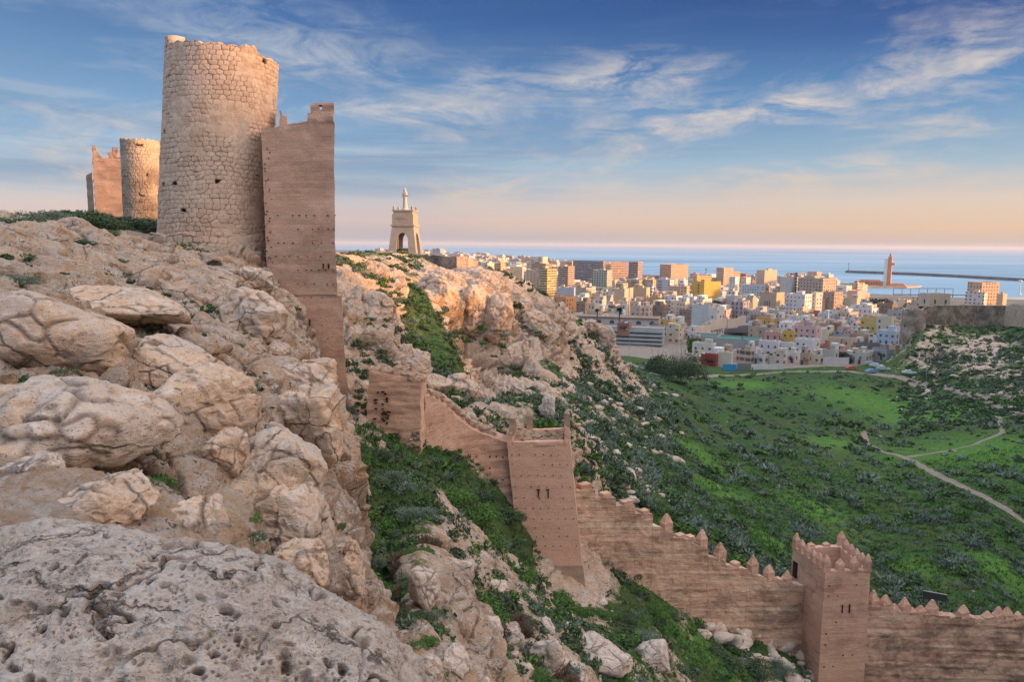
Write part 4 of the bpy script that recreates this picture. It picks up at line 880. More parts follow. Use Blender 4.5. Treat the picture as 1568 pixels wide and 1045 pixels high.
BLD = []     # records for labels
PANE = MB().box((0, 0, 0), (1, 1, 1)).mesh('window', 'window_glass'); SHUT = MB().box((0, 0, 0), (1, 1, 1)).mesh('window', 'shutter_brown')
def facade_frame(px0, px1, px2, Y, a=None):
    """From the three visible upright edges (left, near corner, right): centre, front width, side depth, turn."""
    az = math.atan2(P(px1, 400, 1.0)[0], 1.0); a = math.radians(25 if a is None else a)
    w = max(2.0, (px1-px0)*Y/FPX/math.cos(a)) if px1 > px0 else 4.0
    d = (px2-px1)*Y/FPX/math.sin(a) if px2 > px1+1 else w*0.8
    rz = -a-az; c = pt(px1, 400, Y); c = np.array([c[0], Y])
    # near corner is the front-right corner of the box
    f = np.array([math.cos(rz), math.sin(rz)]); s = np.array([-math.sin(rz), math.cos(rz)])
    cen = c - f*w/2 + s*d/2
    return cen, w, d, rz
def building(px0, px1, px2, top, Y, color, style='grid', label=None, cat='building', a=None, base=None, roof=(0.42, 0.36, 0.33), win=None, hut=None, name='house', group=None, depth=None, storey=3.0, wy=None, terr=False):
    cen, w, d, rz = facade_frame(px0, px1, px2, Y, a)
    if depth: 
        s = np.array([-math.sin(rz), math.cos(rz)]); cen = cen + s*(depth-d)/2; d = depth
    zt = pt(px1, top, Y)[2]
    if base is None: base = (float(ground_z(cen[0], cen[1])) if cen[1] < 405 else float(town_z(cen[0], cen[1])))
    zb = base; h = zt-zb
    if h < 2.5: h = 2.5
    zt = zb+h
    r = root(name, (cen[0], cen[1], zb), None, cat, group, rz)
    mat = {'grid': 'plaster_window_grid', 'bands': 'balcony_bands', 'vert': 'vertical_windows'}.get(style, 'plaster')
    b = MB(); b.box((0, 0, h/2-1.5), (w, d, h+3)); pw = 0.3; ph = 0.9
    for x, y, sx, sy in ((0, -d/2+pw/2, w, pw), (0, d/2-pw/2, w, pw), (-w/2+pw/2, 0, pw, d-2*pw), (w/2-pw/2, 0, pw, d-2*pw)): b.box((x, y, h+ph/2), (sx, sy, ph))
    o = b.build('wall', mat, r); o.color = (*color, 1)
    ro = MB().box((0, 0, h+0.06), (w-2*pw-0.02, d-2*pw-0.02, 0.12)).build('roof', 'terracotta' if terr else 'plaster', r); ro.color = (*roof, 1)
    if hut is None: hut = random.random() < 0.6 and Y < 1300
    if hut:
        hw, hd = w*random.uniform(.25, .4), d*random.uniform(.25, .4); hx_, hy = random.uniform(-.25, .25)*w, random.uniform(-.2, .25)*d
        q = MB().box((hx_, hy, h+1.3), (hw, hd, 2.6)); q.box((hx_, hy, h+2.65), (hw+.3, hd+.3, .15))
        q = q.build('stair_hut', 'plaster', r); q.color = (*[min(.8, c*random.uniform(.85, 1.15)) for c in color], 1)
        if random.random() < .5:
            an = MB().tube((hx_+hw*.3, hy, h+2.6), (hx_+hw*.3, hy, h+5.2), .05, n=4); an.box((hx_+hw*.3, hy, h+5), (1.2, .05, .05)); an.build('antenna', 'dark_metal', r)
    if not label and Y < 1000 and random.random() < .55:
        uw, ud, uh = w*random.uniform(.4, .6), d*random.uniform(.4, .8), random.choice((2.6, 3.0, 3.4)); ux, uy = random.choice((-1, 1))*(w-uw)/2*.94, (d-ud)/2*.94
        q = MB().box((ux, uy, h+uh/2), (uw, ud, uh)); q.box((ux, uy, h+uh+.1), (uw+.25, ud+.25, .22)); q = q.build('upper_storey', 'plaster', r); q.color = (*random.choice((color, color, (.7, .69, .68), (.60, .52, .43))), 1)
        link('window', PANE, r, (ux, uy-ud/2, h+1.5), None, (.9, .14, 1.2))
    if Y < 700:
        for _ in range(random.choice((0, 1, 2))):
            tx, ty = random.uniform(-.35, .35)*w, random.uniform(-.4, .1)*d; k = random.random()
            if k < .5: MB().lathe([(.45, 0), (.5, .2), (.5, 1.2), (.3, 1.45)], (tx, ty, h+.1), 10).build('water_tank', random.choice(('concrete', 'white_metal', 'terracotta')), r)
            else: MB().box((tx, ty, h+1.0), (1.6, .08, .9), random.uniform(-.3, .3)).build('washing_line', random.choice(('white_metal', 'statue_stone', 'terracotta')), r)
    if style == 'house' or win:
        fl = max(1, int(h/storey)); nx = max(1, int(w/(win or 2.7))); ny = max(1, int(d/(win or 3.4)))
        wm = random.choice((PANE, SHUT)); wh = 1.5; ww = 1.1
        for k in range(fl):
            z = h-(k+.5)*storey-.1
            if z < 0.9: break
            for i in range(nx):
                if random.random() < .12: continue
                tall = random.random() < .25
                link('window', wm, r, ((i+.5)/nx*w-w/2, -d/2, z-(.3 if tall else 0)), None, (ww*random.uniform(.6, 1.0), .14, wh*random.uniform(.6, .9)+(.6 if tall else 0)))
            for i in range(ny):
                if random.random() < .3: continue
                link('window', wm, r, (w/2, (i+.5)/ny*d-d/2, z), None, (.14, ww, wh))
        if Y < 440:
            dx = random.uniform(-.3, .3)*w; link('door', SHUT, r, (dx, -d/2, 1.05), None, (1.1, .18, 2.1))
            if random.random() < .5:
                aw = MB().box((random.uniform(-.25, .25)*w, -d/2-.55, 2.7), (2.4, 1.1, .12)); aw.build('awning', random.choice(('terracotta', 'white_metal', 'shutter_brown')), r)
            if random.random() < .5:
                bx_ = random.uniform(-.25, .25)*w; bz = min(h-1.5, 3.4); bl = MB().box((bx_, -d/2-.45, bz), (2.6, .9, .15))
                for q_ in range(8): bl.box((bx_-1.25+q_*.357, -d/2-.88, bz+.5), (.06, .06, .95))
                bl.box((bx_, -d/2-.88, bz+1.0), (2.6, .07, .07)); bl.build('balcony', 'dark_metal', r)
    if style == 'arcade':
        n = int(w/7)
        for i in range(n):
            bb = MB(); x = (i+.5)/n*w-w/2; pr = [(x-1.4, 0), (x+1.4, 0), (x+1.4, 3.0)]+[(x+1.4*math.cos(t), 3+1.4*math.sin(t)) for t in np.linspace(.3, 2.84, 7)]+[(x-1.4, 3.0)]
            V = [(q[0], -d/2-.05, q[1]+max(0, h-5.4)) for q in pr]+[(q[0], -d/2+.1, q[1]+max(0, h-5.4)) for q in pr]; m = len(pr)
            bb.add(V, [tuple(range(m)), tuple(range(2*m-1, m-1, -1))]+[(j, j+m, (j+1) % m+m, (j+1) % m) for j in range(m)]); bb.build('arch', 'window_glass', r)
        MB().box((0, -d/2-.2, h+.5), (w+.6, 1.0, .5)).build('eaves', 'terracotta', r)
    if style == 'garage':
        n = 4
        for k in range(n):
            z = h-1.3-k*(h/n); bb = MB().box((0, -d/2-.12, z-1.1), (w*.96, .25, h/n*.36)); bb.build('opening', 'dark_hole', r)
            bb = MB().box((0, -d/2-.35, z+.35), (w+.5, .8, 1.2)); q = bb.build('balustrade', 'plaster', r); q.color = (.40, .44, .46, 1)
    rec = dict(o=r, px=(px0+px2)/2, Y=Y, top=top, w=px2-px0, col=color, h=h, fixed=bool(label), hut=bool(hut), style=style, cen=cen, r=max(w, d)/2)
    if label: r['label'] = label
    BLD.append(rec); return r
WHITE = (.72, .72, .72); CREAM = (.66, .58, .46); GREY = (.42, .43, .45); TAN = (.50, .40, .31); PINK = (.62, .42, .38); OCHRE = (.62, .42, .16); BLUEW = (.55, .62, .70); BRICK = (.42, .2, .14); SAND = (.58, .50, .41)
L_ = building
L_(877, 924, 927, 401, 1250, (.30, .32, .36), 'bands', 'long dark grey apartment block with horizontal balcony bands near the sea', 'apartment block', name='apartment_block', hut=False)
L_(919, 926, 962, 402, 1320, (.60, .44, .36), 'bands', 'sunlit pinkish balconied block joined to the right of the long dark grey block', 'apartment block', a=60, name='apartment_block', hut=False)
L_(963, 977, 984, 402, 1290, (.45, .35, .32), 'bands', 'slim balconied block with glowing orange side at the end of the seafront row', 'apartment block', name='apartment_block', hut=False)
L_(907, 930, 938, 415, 1000, (.42, .46, .40), 'vert', 'greenish block with tall vertical window strips before the balconied blocks', 'apartment block', name='apartment_block', hut=True)
L_(1011, 1028, 1054, 406, 1380, (.58, .38, .28), 'grid', 'stepped sunlit orange block alone against the sea', 'apartment block', a=45, name='apartment_block', hut=False)
L_(1098, 1109, 1123, 411, 1220, (.58, .42, .33), 'grid', 'tall seafront block with orange side and a lower wing', 'apartment block', a=40, name='apartment_block', hut=False)
L_(1119, 1122, 1134, 417, 1235, (.60, .42, .32), 'grid', 'lower orange wing stepping down beside the tall seafront block', 'building', a=50, hut=False)
L_(1160, 1172, 1190, 415, 1150, (.62, .47, .36), 'plain', 'seafront block with a broad blank salmon gable wall', 'apartment block', a=42, name='apartment_block', hut=True)
L_(1118, 1127, 1133, 425, 1010, WHITE, 'grid', 'left one of the two narrow white towers in front of the salmon gable block', 'apartment block', name='apartment_block', hut=False)
L_(1136, 1144, 1151, 426, 990, (.70, .62, .58), 'grid', 'right one of the two narrow white towers in front of the salmon gable block', 'apartment block', name='apartment_block', hut=False)
L_(1061, 1080, 1105, 433, 760, (.62, .43, .12), 'plain', 'big plain yellow block with a strip of dark windows on its left face', 'apartment block', a=48, name='apartment_block', hut=True)
L_(1063, 1068, 1090, 424, 850, (.66, .44, .22), 'grid', 'orange-lit house right behind the big yellow block', 'building', a=50)
L_(1140, 1176, 1179, 438, 820, BLUEW, 'plain', 'long pale blue-white hall with a ribbon of dark windows', 'building', win=2.6, name='town_building', hut=False, a=12)
L_(1168, 1192, 1204, 450, 640, (.50, .41, .31), 'plain', 'beige church with three tall narrow windows and a small bell gable', 'church', a=30, name='church', hut=False)
L_(1208, 1236, 1246, 453, 560, (.68, .68, .70), 'house', 'white block of flats directly below the tall layered conifer', 'apartment block', name='apartment_block')
L_(1246, 1253, 1262, 450, 575, (.70, .64, .60), 'house', 'narrow white stair tower with peach-lit side next to the white flats', 'apartment block', a=40, name='apartment_block', hut=False)
L_(1226, 1262, 1281, 428, 740, (.44, .38, .33), 'grid', 'large brown-grey block whose right end glows yellow-orange', 'apartment block', a=32, name='apartment_block', hut=True)
L_(1265, 1281, 1293, 449, 610, (.42, .35, .29), 'house', 'brown block with small square windows and golden right side', 'apartment block', a=35, name='apartment_block')
L_(1198, 1222, 1231, 426, 790, (.50, .53, .58), 'plain', 'tall plain grey-blue block partly behind the layered conifer', 'apartment block', name='apartment_block', hut=False)
L_(868, 1012, 1014, 490, 425, (.58, .52, .47), 'arcade', 'long low arcaded building with red eaves above the car park', 'building', a=4, depth=12, name='arcaded_building', hut=False)
L_(908, 1019, 1021, 506, 385, (.40, .43, .45), 'garage', 'multi-storey concrete car park with long dark openings', 'car park', a=4, depth=14, name='car_park', hut=False)
L_(948, 966, 970, 498, 388, (.36, .19, .15), 'house', 'small red brick hut on the roof of the car park', 'hut', a=15, base=pt(950, 506, 388)[2], name='rooftop_hut', hut=False)
L_(1088, 1101, 1113, 474, 430, (.68, .64, .60), 'house', 'white house with two rows of dark square windows above the long cream wall', 'house', win=3.0)
L_(1063, 1089, 1091, 470, 455, (.55, .60, .62), 'plain', 'blank pale grey wall block left of the six-windowed white house', 'building', a=10)
L_(1071, 1168, 1170, 524, 372, (.34, .36, .38), 'plain', 'long grey hall under a green roof behind the street houses', 'hall', a=6, depth=14, name='hall', hut=False, roof=(.06, .28, .22))
L_(1064, 1104, 1108, 518, 384, (.40, .42, .42), 'plain', 'hall with a blue-green roof next to the long green roof', 'hall', a=10, depth=12, name='hall', hut=False, roof=(.06, .22, .25))
L_(1080, 1103, 1106, 547, 326, (.33, .07, .06), 'house', 'dark red one-storey house at the edge of the road', 'house', a=12, hut=False)
L_(1105, 1127, 1129, 544, 327, (.66, .60, .50), 'plain', 'blank cream house next to the dark red house', 'house', a=8, hut=False)
L_(1066, 1098, 1102, 530, 345, (.64, .62, .58), 'house', 'white house with a grey terrace behind the dark red house', 'house', a=14)
L_(1178, 1198, 1201, 512, 362, (.60, .36, .34), 'house', 'pink house with a dark red railing above the arched white house', 'house', a=10, hut=False)
L_(1170, 1199, 1203, 527, 345, (.64, .64, .66), 'house', 'white house with arched windows below the pink house', 'house', a=12, hut=False)
L_(1205, 1222, 1224, 510, 362, (.62, .44, .12), 'house', 'mustard yellow house with dark balconies in the front row', 'house', a=8, hut=False)
L_(1204, 1222, 1224, 529, 346, (.62, .60, .60), 'house', 'white ground floor house with glass doors under the mustard house', 'house', a=8, hut=False)
L_(1223, 1256, 1262, 503, 372, (.66, .46, .45), 'house', 'rose house with red shutters and white roof stair', 'house', a=18)
L_(1226, 1252, 1262, 524, 348, (.68, .68, .69), 'house', 'irregular white house with many small windows under the rose house', 'house', a=24)
L_(1278, 1294, 1298, 521, 362, (.58, .48, .37), 'plain', 'left one of the paired sandy houses behind the dark tree mass', 'house', a=14, hut=False)
L_(1298, 1312, 1320, 522, 360, (.60, .50, .38), 'house', 'right one of the paired sandy houses behind the dark tree mass', 'house', a=24, hut=False)
L_(1322, 1356, 1358, 530, 352, (.20, .19, .20), 'plain', 'dark low workshop between the sandy houses and the pale blue houses', 'building', a=8, hut=False)
L_(1355, 1380, 1390, 511, 362, (.50, .58, .70), 'house', 'pale blue and white house at the foot of the right hill', 'house', a=20)
L_(1350, 1372, 1378, 489, 405, (.62, .58, .46), 'house', 'cream house with a sunlit slit of wall above the pale blue house', 'house', a=16)
L_(1326, 1348, 1350, 491, 420, (.60, .48, .20), 'house', 'house with a yellow band and long balcony left of the cream house', 'house', a=8)
L_(849, 868, 884, 457, 520, (.66, .34, .16), 'house', 'bright orange house with pale upper storey at the foot of the cliff', 'house', a=30, hut=False)
L_(855, 880, 882, 443, 600, (.46, .50, .58), 'plain', 'blank grey-blue wall block just behind the bright orange house', 'building', a=8, hut=False)
L_(826, 838, 853, 412, 900, (.64, .50, .24), 'bands', 'yellow block with dark loggias rising behind the cliff edge', 'apartment block', a=42, name='apartment_block')
L_(781, 800, 802, 410, 930, (.62, .50, .34), 'plain', 'plain cream block peeping over the cliff', 'apartment block', name='apartment_block', a=10)
L_(757, 767, 774, 404, 1000, (.62, .42, .26), 'grid', 'narrow golden block left of the plain cream block', 'apartment block', name='apartment_block')
L_(855, 870, 880, 409, 1050, (.60, .42, .32), 'bands', 'peach balconied tower left of the long dark grey block', 'apartment block', a=45, name='apartment_block')
L_(1488, 1507, 1530, 434, 700, (.55, .42, .32), 'grid', 'stepped block beyond the old rampart with glowing orange side', 'apartment block', a=40, name='apartment_block', base=-75)
L_(1487, 1512, 1516, 450, 660, (.62, .60, .60), 'grid', 'white building in front of the stepped orange block', 'building', a=15, base=-72)
L_(1533, 1541, 1546, 452, 690, (.60, .46, .34), 'plain', 'small peach house between the stepped block and the pale bastion', 'house', base=-72)
# ---- infill: rows of houses laid out over the old town
palette = [(WHITE, 6), (CREAM, 7), (GREY, 2), (TAN, 5), ((.66, .50, .36), 4), ((.34, .26, .21), 2), (PINK, 2), (OCHRE, 1), (BLUEW, 3), (SAND, 5), (BRICK, 1), ((.60, .58, .56), 6)]
PAL = [c for c, n in palette for _ in range(n)]
LM = list(BLD); MASS = []; lnY = math.log(333); row = 0
while lnY < math.log(1500):
    Y = math.exp(lnY); step = float(np.interp(Y, [340, 600, 1500], [24, 22, 19]))
    px = 852+random.uniform(0, 14) if Y > 430 else (1064 if Y < 400 else 1000)
    pmax = 1392 if Y < 470 else 1410 if Y < 640 else 1320 if Y < 1100 else 1270
    while px < pmax:
        w = step*random.uniform(.7, 1.35); Yj = Y*random.uniform(.985, 1.015)
        ok = Yj < float(coastY(px))*0.93
        c = pt(px+w/2, 400, Yj)
        for b in LM:
            if math.hypot(c[0]-b['cen'][0], c[1]-b['cen'][1]) < b['r']*.85+w*Yj/FPX*.55: ok = False
        # keep landmark facades clear
        hgt = random.choice((4, 5, 6, 6.5, 7, 9, 9.5)) if Y < 480 else random.choice((6, 7, 9, 9.5, 12, 15)) if Y < 620 else random.choice((9, 11, 13, 15, 18, 21)) if Y < 900 else random.choice((12, 15, 18, 21, 25))
        zb = float(ground_z(c[0], c[1])) if c[1] < 405 else float(town_z(c[0], c[1]))
        rt = 376+(-(zb+hgt))*FPX/Yj
        for b in LM:
            if b['Y'] > Yj and px < b['px']+b['w']/2 and px+w > b['px']-b['w']/2 and rt < b['top']+ (b['h']*FPX/b['Y'])*0.62: 
                hgt *= .55; zb2 = zb; rt = 376+(-(zb+hgt))*FPX/Yj
                if rt < b['top']+(b['h']*FPX/b['Y'])*0.32: ok = False
        if 1108 < px+w/2 < 1150 and 395 < Y < 520: ok = False      # walled yard
        if random.random() < .04: ok = False
        if ok:
            col = random.choice(PAL); k = random.uniform(.85, 1.1); col = tuple(min(.8, q*k*random.uniform(.96, 1.04)) for q in col)
            f = random.uniform(.5, .85); st = 'house' if Y < 560 and random.random() < .8 else random.choice(('grid', 'grid', 'bands', 'vert', 'plain', 'plain'))
            if len(BLD) >= 296:
                MASS.append((px, w, rt, Yj, col, zb)); px += w*random.uniform(.92, 1.08); continue
            building(px, px+w*f, px+w, rt, Yj, col, st, None, 'house' if Y < 700 else 'apartment block', a=random.uniform(14, 42), name='house' if Y < 700 else 'apartment_block',
                     roof=random.choice(((.45, .40, .37), (.35, .33, .33), (.40, .24, .18), (.55, .53, .5))), base=zb, terr=random.random() < .15)
        px += w*random.uniform(.92, 1.08)
    lnY += float(np.interp(Y, [340, 600, 1500], [.045, .062, .085])); row += 1
N_TOWN = len(BLD)
# ---- far quarter along the bay: individual blocks while one can tell them apart, the rest one mass
paint_mat('far_plaster', (3.4, 3.1, 0.42, 0.42, 0.18)); _m = MATS['far_plaster'].node_tree
_oi = [n for n in _m.nodes if n.type == 'OBJECT_INFO'][0]; _at = _m.nodes.new('ShaderNodeAttribute'); _at.attribute_name = 'paint'
for l in list(_oi.outputs['Color'].links): _m.links.new(_at.outputs['Color'], l.to_socket)
FAR = MB(); nfar = 0; FC = []
def far_box(x, y, zb, w, d, h, rz, col):
    FAR.box((x, y, zb+h/2), (w, d, h), rz); FC.extend([col]*8)
    if random.random() < .6:
        FAR.box((x+random.uniform(-.2, .2)*w, y, zb+h+1.2), (w*.35, d*.35, 2.4), rz); FC.extend([tuple(min(.8, c*random.uniform(.8, 1.1)) for c in col)]*8)
for px, w, rt, Yj, col, zb in MASS:
    c = pt(px+w/2, rt, Yj); ww = w*PXM(Yj)*.85; far_box(c[0], c[1], zb, ww, ww*.7, max(4, c[2]-zb), -math.atan2(c[0], c[1])-math.radians(random.uniform(15, 45)), col)
for i in range(1700):
    px = random.uniform(560, 880); f = random.random(); Y = math.exp(random.uniform(math.log(1150), math.log(4600)))
    if Y > float(coastY(px))*.97: continue
    if px < 700 and Y < 1800: continue
    x = pt(px, 385, Y)[0]; zb = float(town_z(x, Y)); h = random.choice((12, 15, 18, 21, 24, 27, 30))*random.uniform(.8, 1.1)
    if random.random() < .06: h *= 1.6
    w = random.uniform(18, 40)
    far_box(x, Y, zb, w, random.uniform(14, 26), h, random.uniform(-.9, -.3), random.choice(PAL+[TAN, PINK, SAND, CREAM]))
o = FAR.build('distant_city', 'far_plaster'); _a = o.data.attributes.new('paint', 'FLOAT_COLOR', 'POINT'); _a.data.foreach_set('color', np.concatenate([np.array(FC), np.ones((len(FC), 1))], 1).astype(np.float32).ravel())
tag(o, 'dense mass of small peach-lit blocks along the far bay', 'city', kind='stuff')
# ---- special details
def at_local(r, x, y, z): return (x, y, z)
ch = [b for b in BLD if b['o'].name.startswith('church')][0]
w_, d_, h_ = ch['o'].children[0].dimensions if False else (0, 0, 0)
cen, cw_, cd_, crz = facade_frame(1168, 1192, 1204, 640, 30)
gb = MB().box((-cw_*.1, -cd_/2+.6, ch['h']+3), (4.4, 1.2, 6)); gb.add([(-cw_*.1-2.4, -cd_/2, ch['h']+6), (-cw_*.1+2.4, -cd_/2, ch['h']+6), (-cw_*.1+2.4, -cd_/2+1.2, ch['h']+6), (-cw_*.1-2.4, -cd_/2+1.2, ch['h']+6), (-cw_*.1, -cd_/2, ch['h']+8.6), (-cw_*.1, -cd_/2+1.2, ch['h']+8.6)], [(0, 1, 4), (3, 5, 2), (0, 4, 5, 3), (1, 2, 5, 4), (0, 3, 2, 1)])
q = gb.build('bell_gable', 'plaster', ch['o']); q.color = (.6, .42, .3, 1)
MB().box((-cw_*.1, -cd_/2-.05, ch['h']+3.6), (1.3, .2, 2.6)).build('bell_opening', 'window_glass', ch['o'])
for i in range(3): MB().box((-cw_*.18+i*2.1, -cd_/2-.04, ch['h']*.55), (.8, .16, 4.2)).build('window', 'window_glass', ch['o'])
yb = [b for b in BLD if str(b['o'].get('label')).startswith('big plain yellow')][0]; cen, yw_, yd_, yz = facade_frame(1061, 1080, 1105, 760, 48)
for k in range(5): MB().box((yw_*.05, -yd_/2-.03, yb['h']-3-k*3.1), (2.4, .2, 1.7)).build('window', 'window_glass', yb['o'])
# ---- walls and fences along the road
def lowwall(pts, Y, h, th, mat, name, label, color=None, cat='wall'):
    b = MB(); a0 = pts[0]
    for (a, r0, y0), (c, r1, y1) in zip(pts[:-1], pts[1:]):
        A, B = pt(a, r0, y0), pt(c, r1, y1); L = math.hypot(B[0]-A[0], B[1]-A[1]); rz = math.atan2(B[1]-A[1], B[0]-A[0])
        b.box(((A[0]+B[0])/2, (A[1]+B[1])/2, (A[2]+B[2])/2-h/2), (L+.05, th, h+.6), rz, shear=(0, 0))
    o = b.build(name, mat); tag(o, label, cat)
    if color: o.color = (*color, 1)
    return o
lowwall([(1107, 559.5, 316), (1128, 559, 316)], 0, 2.2, .3, 'plaster', 'painted_wall', 'bright blue painted wall in front of the cream house', (.05, .30, .62))
lowwall([(1129, 558, 316), (1150, 558, 316)], 0, 2.4, .3, 'plaster', 'garden_wall', 'dark grey yard wall between the blue and the white roadside walls', (.20, .22, .25))
lowwall([(1151, 559.5, 317), (1176, 559.5, 318), (1200, 559.5, 319)], 0, 1.7, .3, 'plaster', 'garden_wall', 'long low white roadside wall below the arched white house', (.66, .66, .68))
lowwall([(1261, 548, 330), (1281, 549, 330), (1300, 549, 331)], 0, 4.2, .4, 'plaster', 'garden_wall', 'tall blurred whitish wall in front of the dark tree mass', (.60, .58, .60))
lowwall([(1064, 508, 400), (1088, 494, 420), (1112, 487, 436)], 0, 5, .5, 'plaster', 'boundary_wall', 'cream wall with narrow slits climbing toward the six-windowed white house', (.62, .54, .46))
lowwall([(1114, 491, 440), (1130, 487, 446), (1142, 484, 452)], 0, 5, .5, 'plaster', 'boundary_wall', 'pale wall closing the back of the dark walled yard', (.62, .54, .48))
yv = MB(); q = [pt(1112, 506, 436), pt(1152, 508, 436), pt(1146, 488, 505), pt(1118, 486, 505)]
yv.add([(p[0], p[1], -50.6) for p in q]+[(p[0], p[1], -50.2) for p in q], [(0, 3, 2, 1), (4, 5, 6, 7), (0, 1, 5, 4), (1, 2, 6, 5), (2, 3, 7, 6), (3, 0, 4, 7)])
o = yv.build('yard_roof', 'plaster'); o.color = (.06, .055, .06, 1); tag(o, 'large dark flat roof inside the pale walled yard', 'roof', kind=None)
# ---- port: quay, breakwater, lighthouse, trestle
def strip(name, pts, halfw, z0, z1, mat, label=None, cat=None, kind='structure'):
    b = MB(); P3 = [pt(*p) for p in pts]; L = []; R = []
    for i, p in enumerate(P3):
        d = P3[min(i+1, len(P3)-1)]-P3[max(i-1, 0)]; n = np.array([-d[1], d[0]])/math.hypot(d[0], d[1]); w = halfw if np.isscalar(halfw) else halfw[i]
        L.append(p[:2]+n*w); R.append(p[:2]-n*w)
    poly = L+R[::-1]; n = len(L); V = [(*l, z0) for l in L]+[(*r, z0) for r in R]+[(*l, z1) for l in L]+[(*r, z1) for r in R]; F = []
    for i in range(n-1): F += [(2*n+i, 3*n+i, 3*n+i+1, 2*n+i+1), (i, 2*n+i, 2*n+i+1, i+1), (n+i, n+i+1, 3*n+i+1, 3*n+i)]
    F += [(0, n, 3*n, 2*n), (n-1, 3*n-1, 4*n-1, 2*n-1)]
    b.add(V, F); o = b.build(name, mat); tag(o, label, cat, kind=kind); return o
strip('breakwater', [(1297, 414.5, 2350), (1340, 416.5, 2280), (1400, 419, 2180), (1460, 422, 2060), (1520, 425, 1930), (1600, 430, 1790)], 9, -82, -72.5, 'breakwater_stone', 'long dark stone breakwater crossing the bay', 'breakwater', None)
strip('quay', [(1276, 436, 1500), (1320, 436, 1500), (1370, 436, 1500), (1406, 434, 1540)], [22, 26, 30, 8], -82, -76.5, 'quay_stone', 'flat reddish quay carrying the orange tower', 'quay', None)
strip('quay', [(1180, 438, 1330), (1290, 446, 1230), (1345, 452, 1150)], [20, 18, 12], -82, -77, 'concrete', 'grey inner quay between the town and the port water', 'quay', None)
strip('quay', [(1440, 457, 1050), (1520, 449, 1150), (1640, 447, 1200)], [14, 16, 20], -82, -77, 'concrete', 'grey quay behind the stepped orange block', 'quay', None)
lt = pt(1358, 433, 1500); lr = root('port_tower', (lt[0], lt[1], -76.5), 'tall orange and white twin-slab port control tower on the quay', 'tower', rz=-.55)
b = MB().box((-3.4, 0, 27), (6.2, 9, 54), taper=.97); b.build('slab', 'white_metal', lr)
plain_mat('orange_cladding', (.62, .26, .12), .7, s=.1)
b = MB().box((3.4, 0, 29), (7.0, 10, 58), taper=.93); b.build('slab', 'orange_cladding', lr)['label'] = 'orange slab'
b = MB().box((6, 0, 43), (13, 8, 3.2)); b.box((6, 0, 45.2), (11, 7, 1.2)); b.build('balcony', 'orange_cladding', lr)
b = MB().box((3.2, 0, 60.5), (3.4, 3.4, 6)); b.tube((3.2, 0, 63), (3.2, 0, 72), .35, .1); b.build('mast', 'orange_cladding', lr)
b = MB().box((-32, 2, 4.5), (50, 16, 9)); b.box((-30, 0, 10), (36, 12, 2.4)); b.box((20, -6, 3), (34, 14, 6), taper=.6); b.build('base_hall', 'orange_cladding', lr)
for k in range(9): MB().box((-52+k*5, -6.1, 5), (2.6, .3, 3)).build('window', 'window_glass', lr)
p0 = pt(1362, 446, 1160); tr_ = root('loading_trestle', (p0[0], p0[1], -80), 'long thin loading trestle on posts across the port water', 'pier')
A = pt(1368, 447.5, 1150)-np.array([p0[0], p0[1], -80]); B = pt(1485, 448.5, 1150)-np.array([p0[0], p0[1], -80]); zz = 8.3
b = MB(); L = math.hypot(*(B-A)[:2]); rz = math.atan2(*(B-A)[1::-1]); b.box(((A[0]+B[0])/2, (A[1]+B[1])/2, zz), (L, 3.2, 1.2), rz); b.build('deck', 'dark_metal', tr_)
b = MB(); C2 = A*(1-.78)+B*.78; b.box(((A[0]+C2[0])/2, (A[1]+C2[1])/2, zz+9.5), (L*.78, .8, .8), rz); b.build('conveyor', 'dark_metal', tr_)
for k in range(8):
    c = A*(1-k*.78/7)+B*(k*.78/7); MB().tube((c[0], c[1], zz), (c[0], c[1], zz+9.5), .4, n=5).build('post', 'dark_metal', tr_)
    MB().tube((c[0], c[1], 0), (c[0], c[1], zz), .7, n=6).build('pile', 'dark_metal', tr_)
def mast(name, px, r0, r1, Y, rad, mat, label, cat, head=None, z=None):
    a, c = pt(px, r1, Y), pt(px, r0, Y); o = root(name, (a[0], a[1], a[2]), label, cat)
    MB().tube((0, 0, 0), (0, 0, c[2]-a[2]), rad, rad*.6, 8).build('mast', mat, o)
    MB().lathe([(rad*3, -.4), (rad*3, .5), (rad*1.6, 1.0)], n=10).build('foot', mat, o)
    if head: MB().lathe([(rad*.8, 0), (head, .6), (head, 2.0), (.1, 2.8)], (0, 0, c[2]-a[2]-1), 10).build('lantern', mat, o)
    return o
mast('harbour_beacon', 1081, 412.5, 418.5, 2000, .9, 'dark_metal', 'small dark beacon standing in open water above the yellow block', 'beacon', 2.2)
mast('harbour_beacon', 1299, 404, 414, 2350, .8, 'dark_metal', 'slim beacon on the tip of the long breakwater', 'beacon', 2.0)
mast('radio_mast', 962, 440, 499, 470, .38, 'orange_cladding', 'thin orange lattice-coloured mast rising over the arcaded building', 'mast')
mast('white_mast', 1561, 431, 451, 1000, .9, 'white_metal', 'white cone-footed mast at the port near the old bastion', 'mast', 2.6)
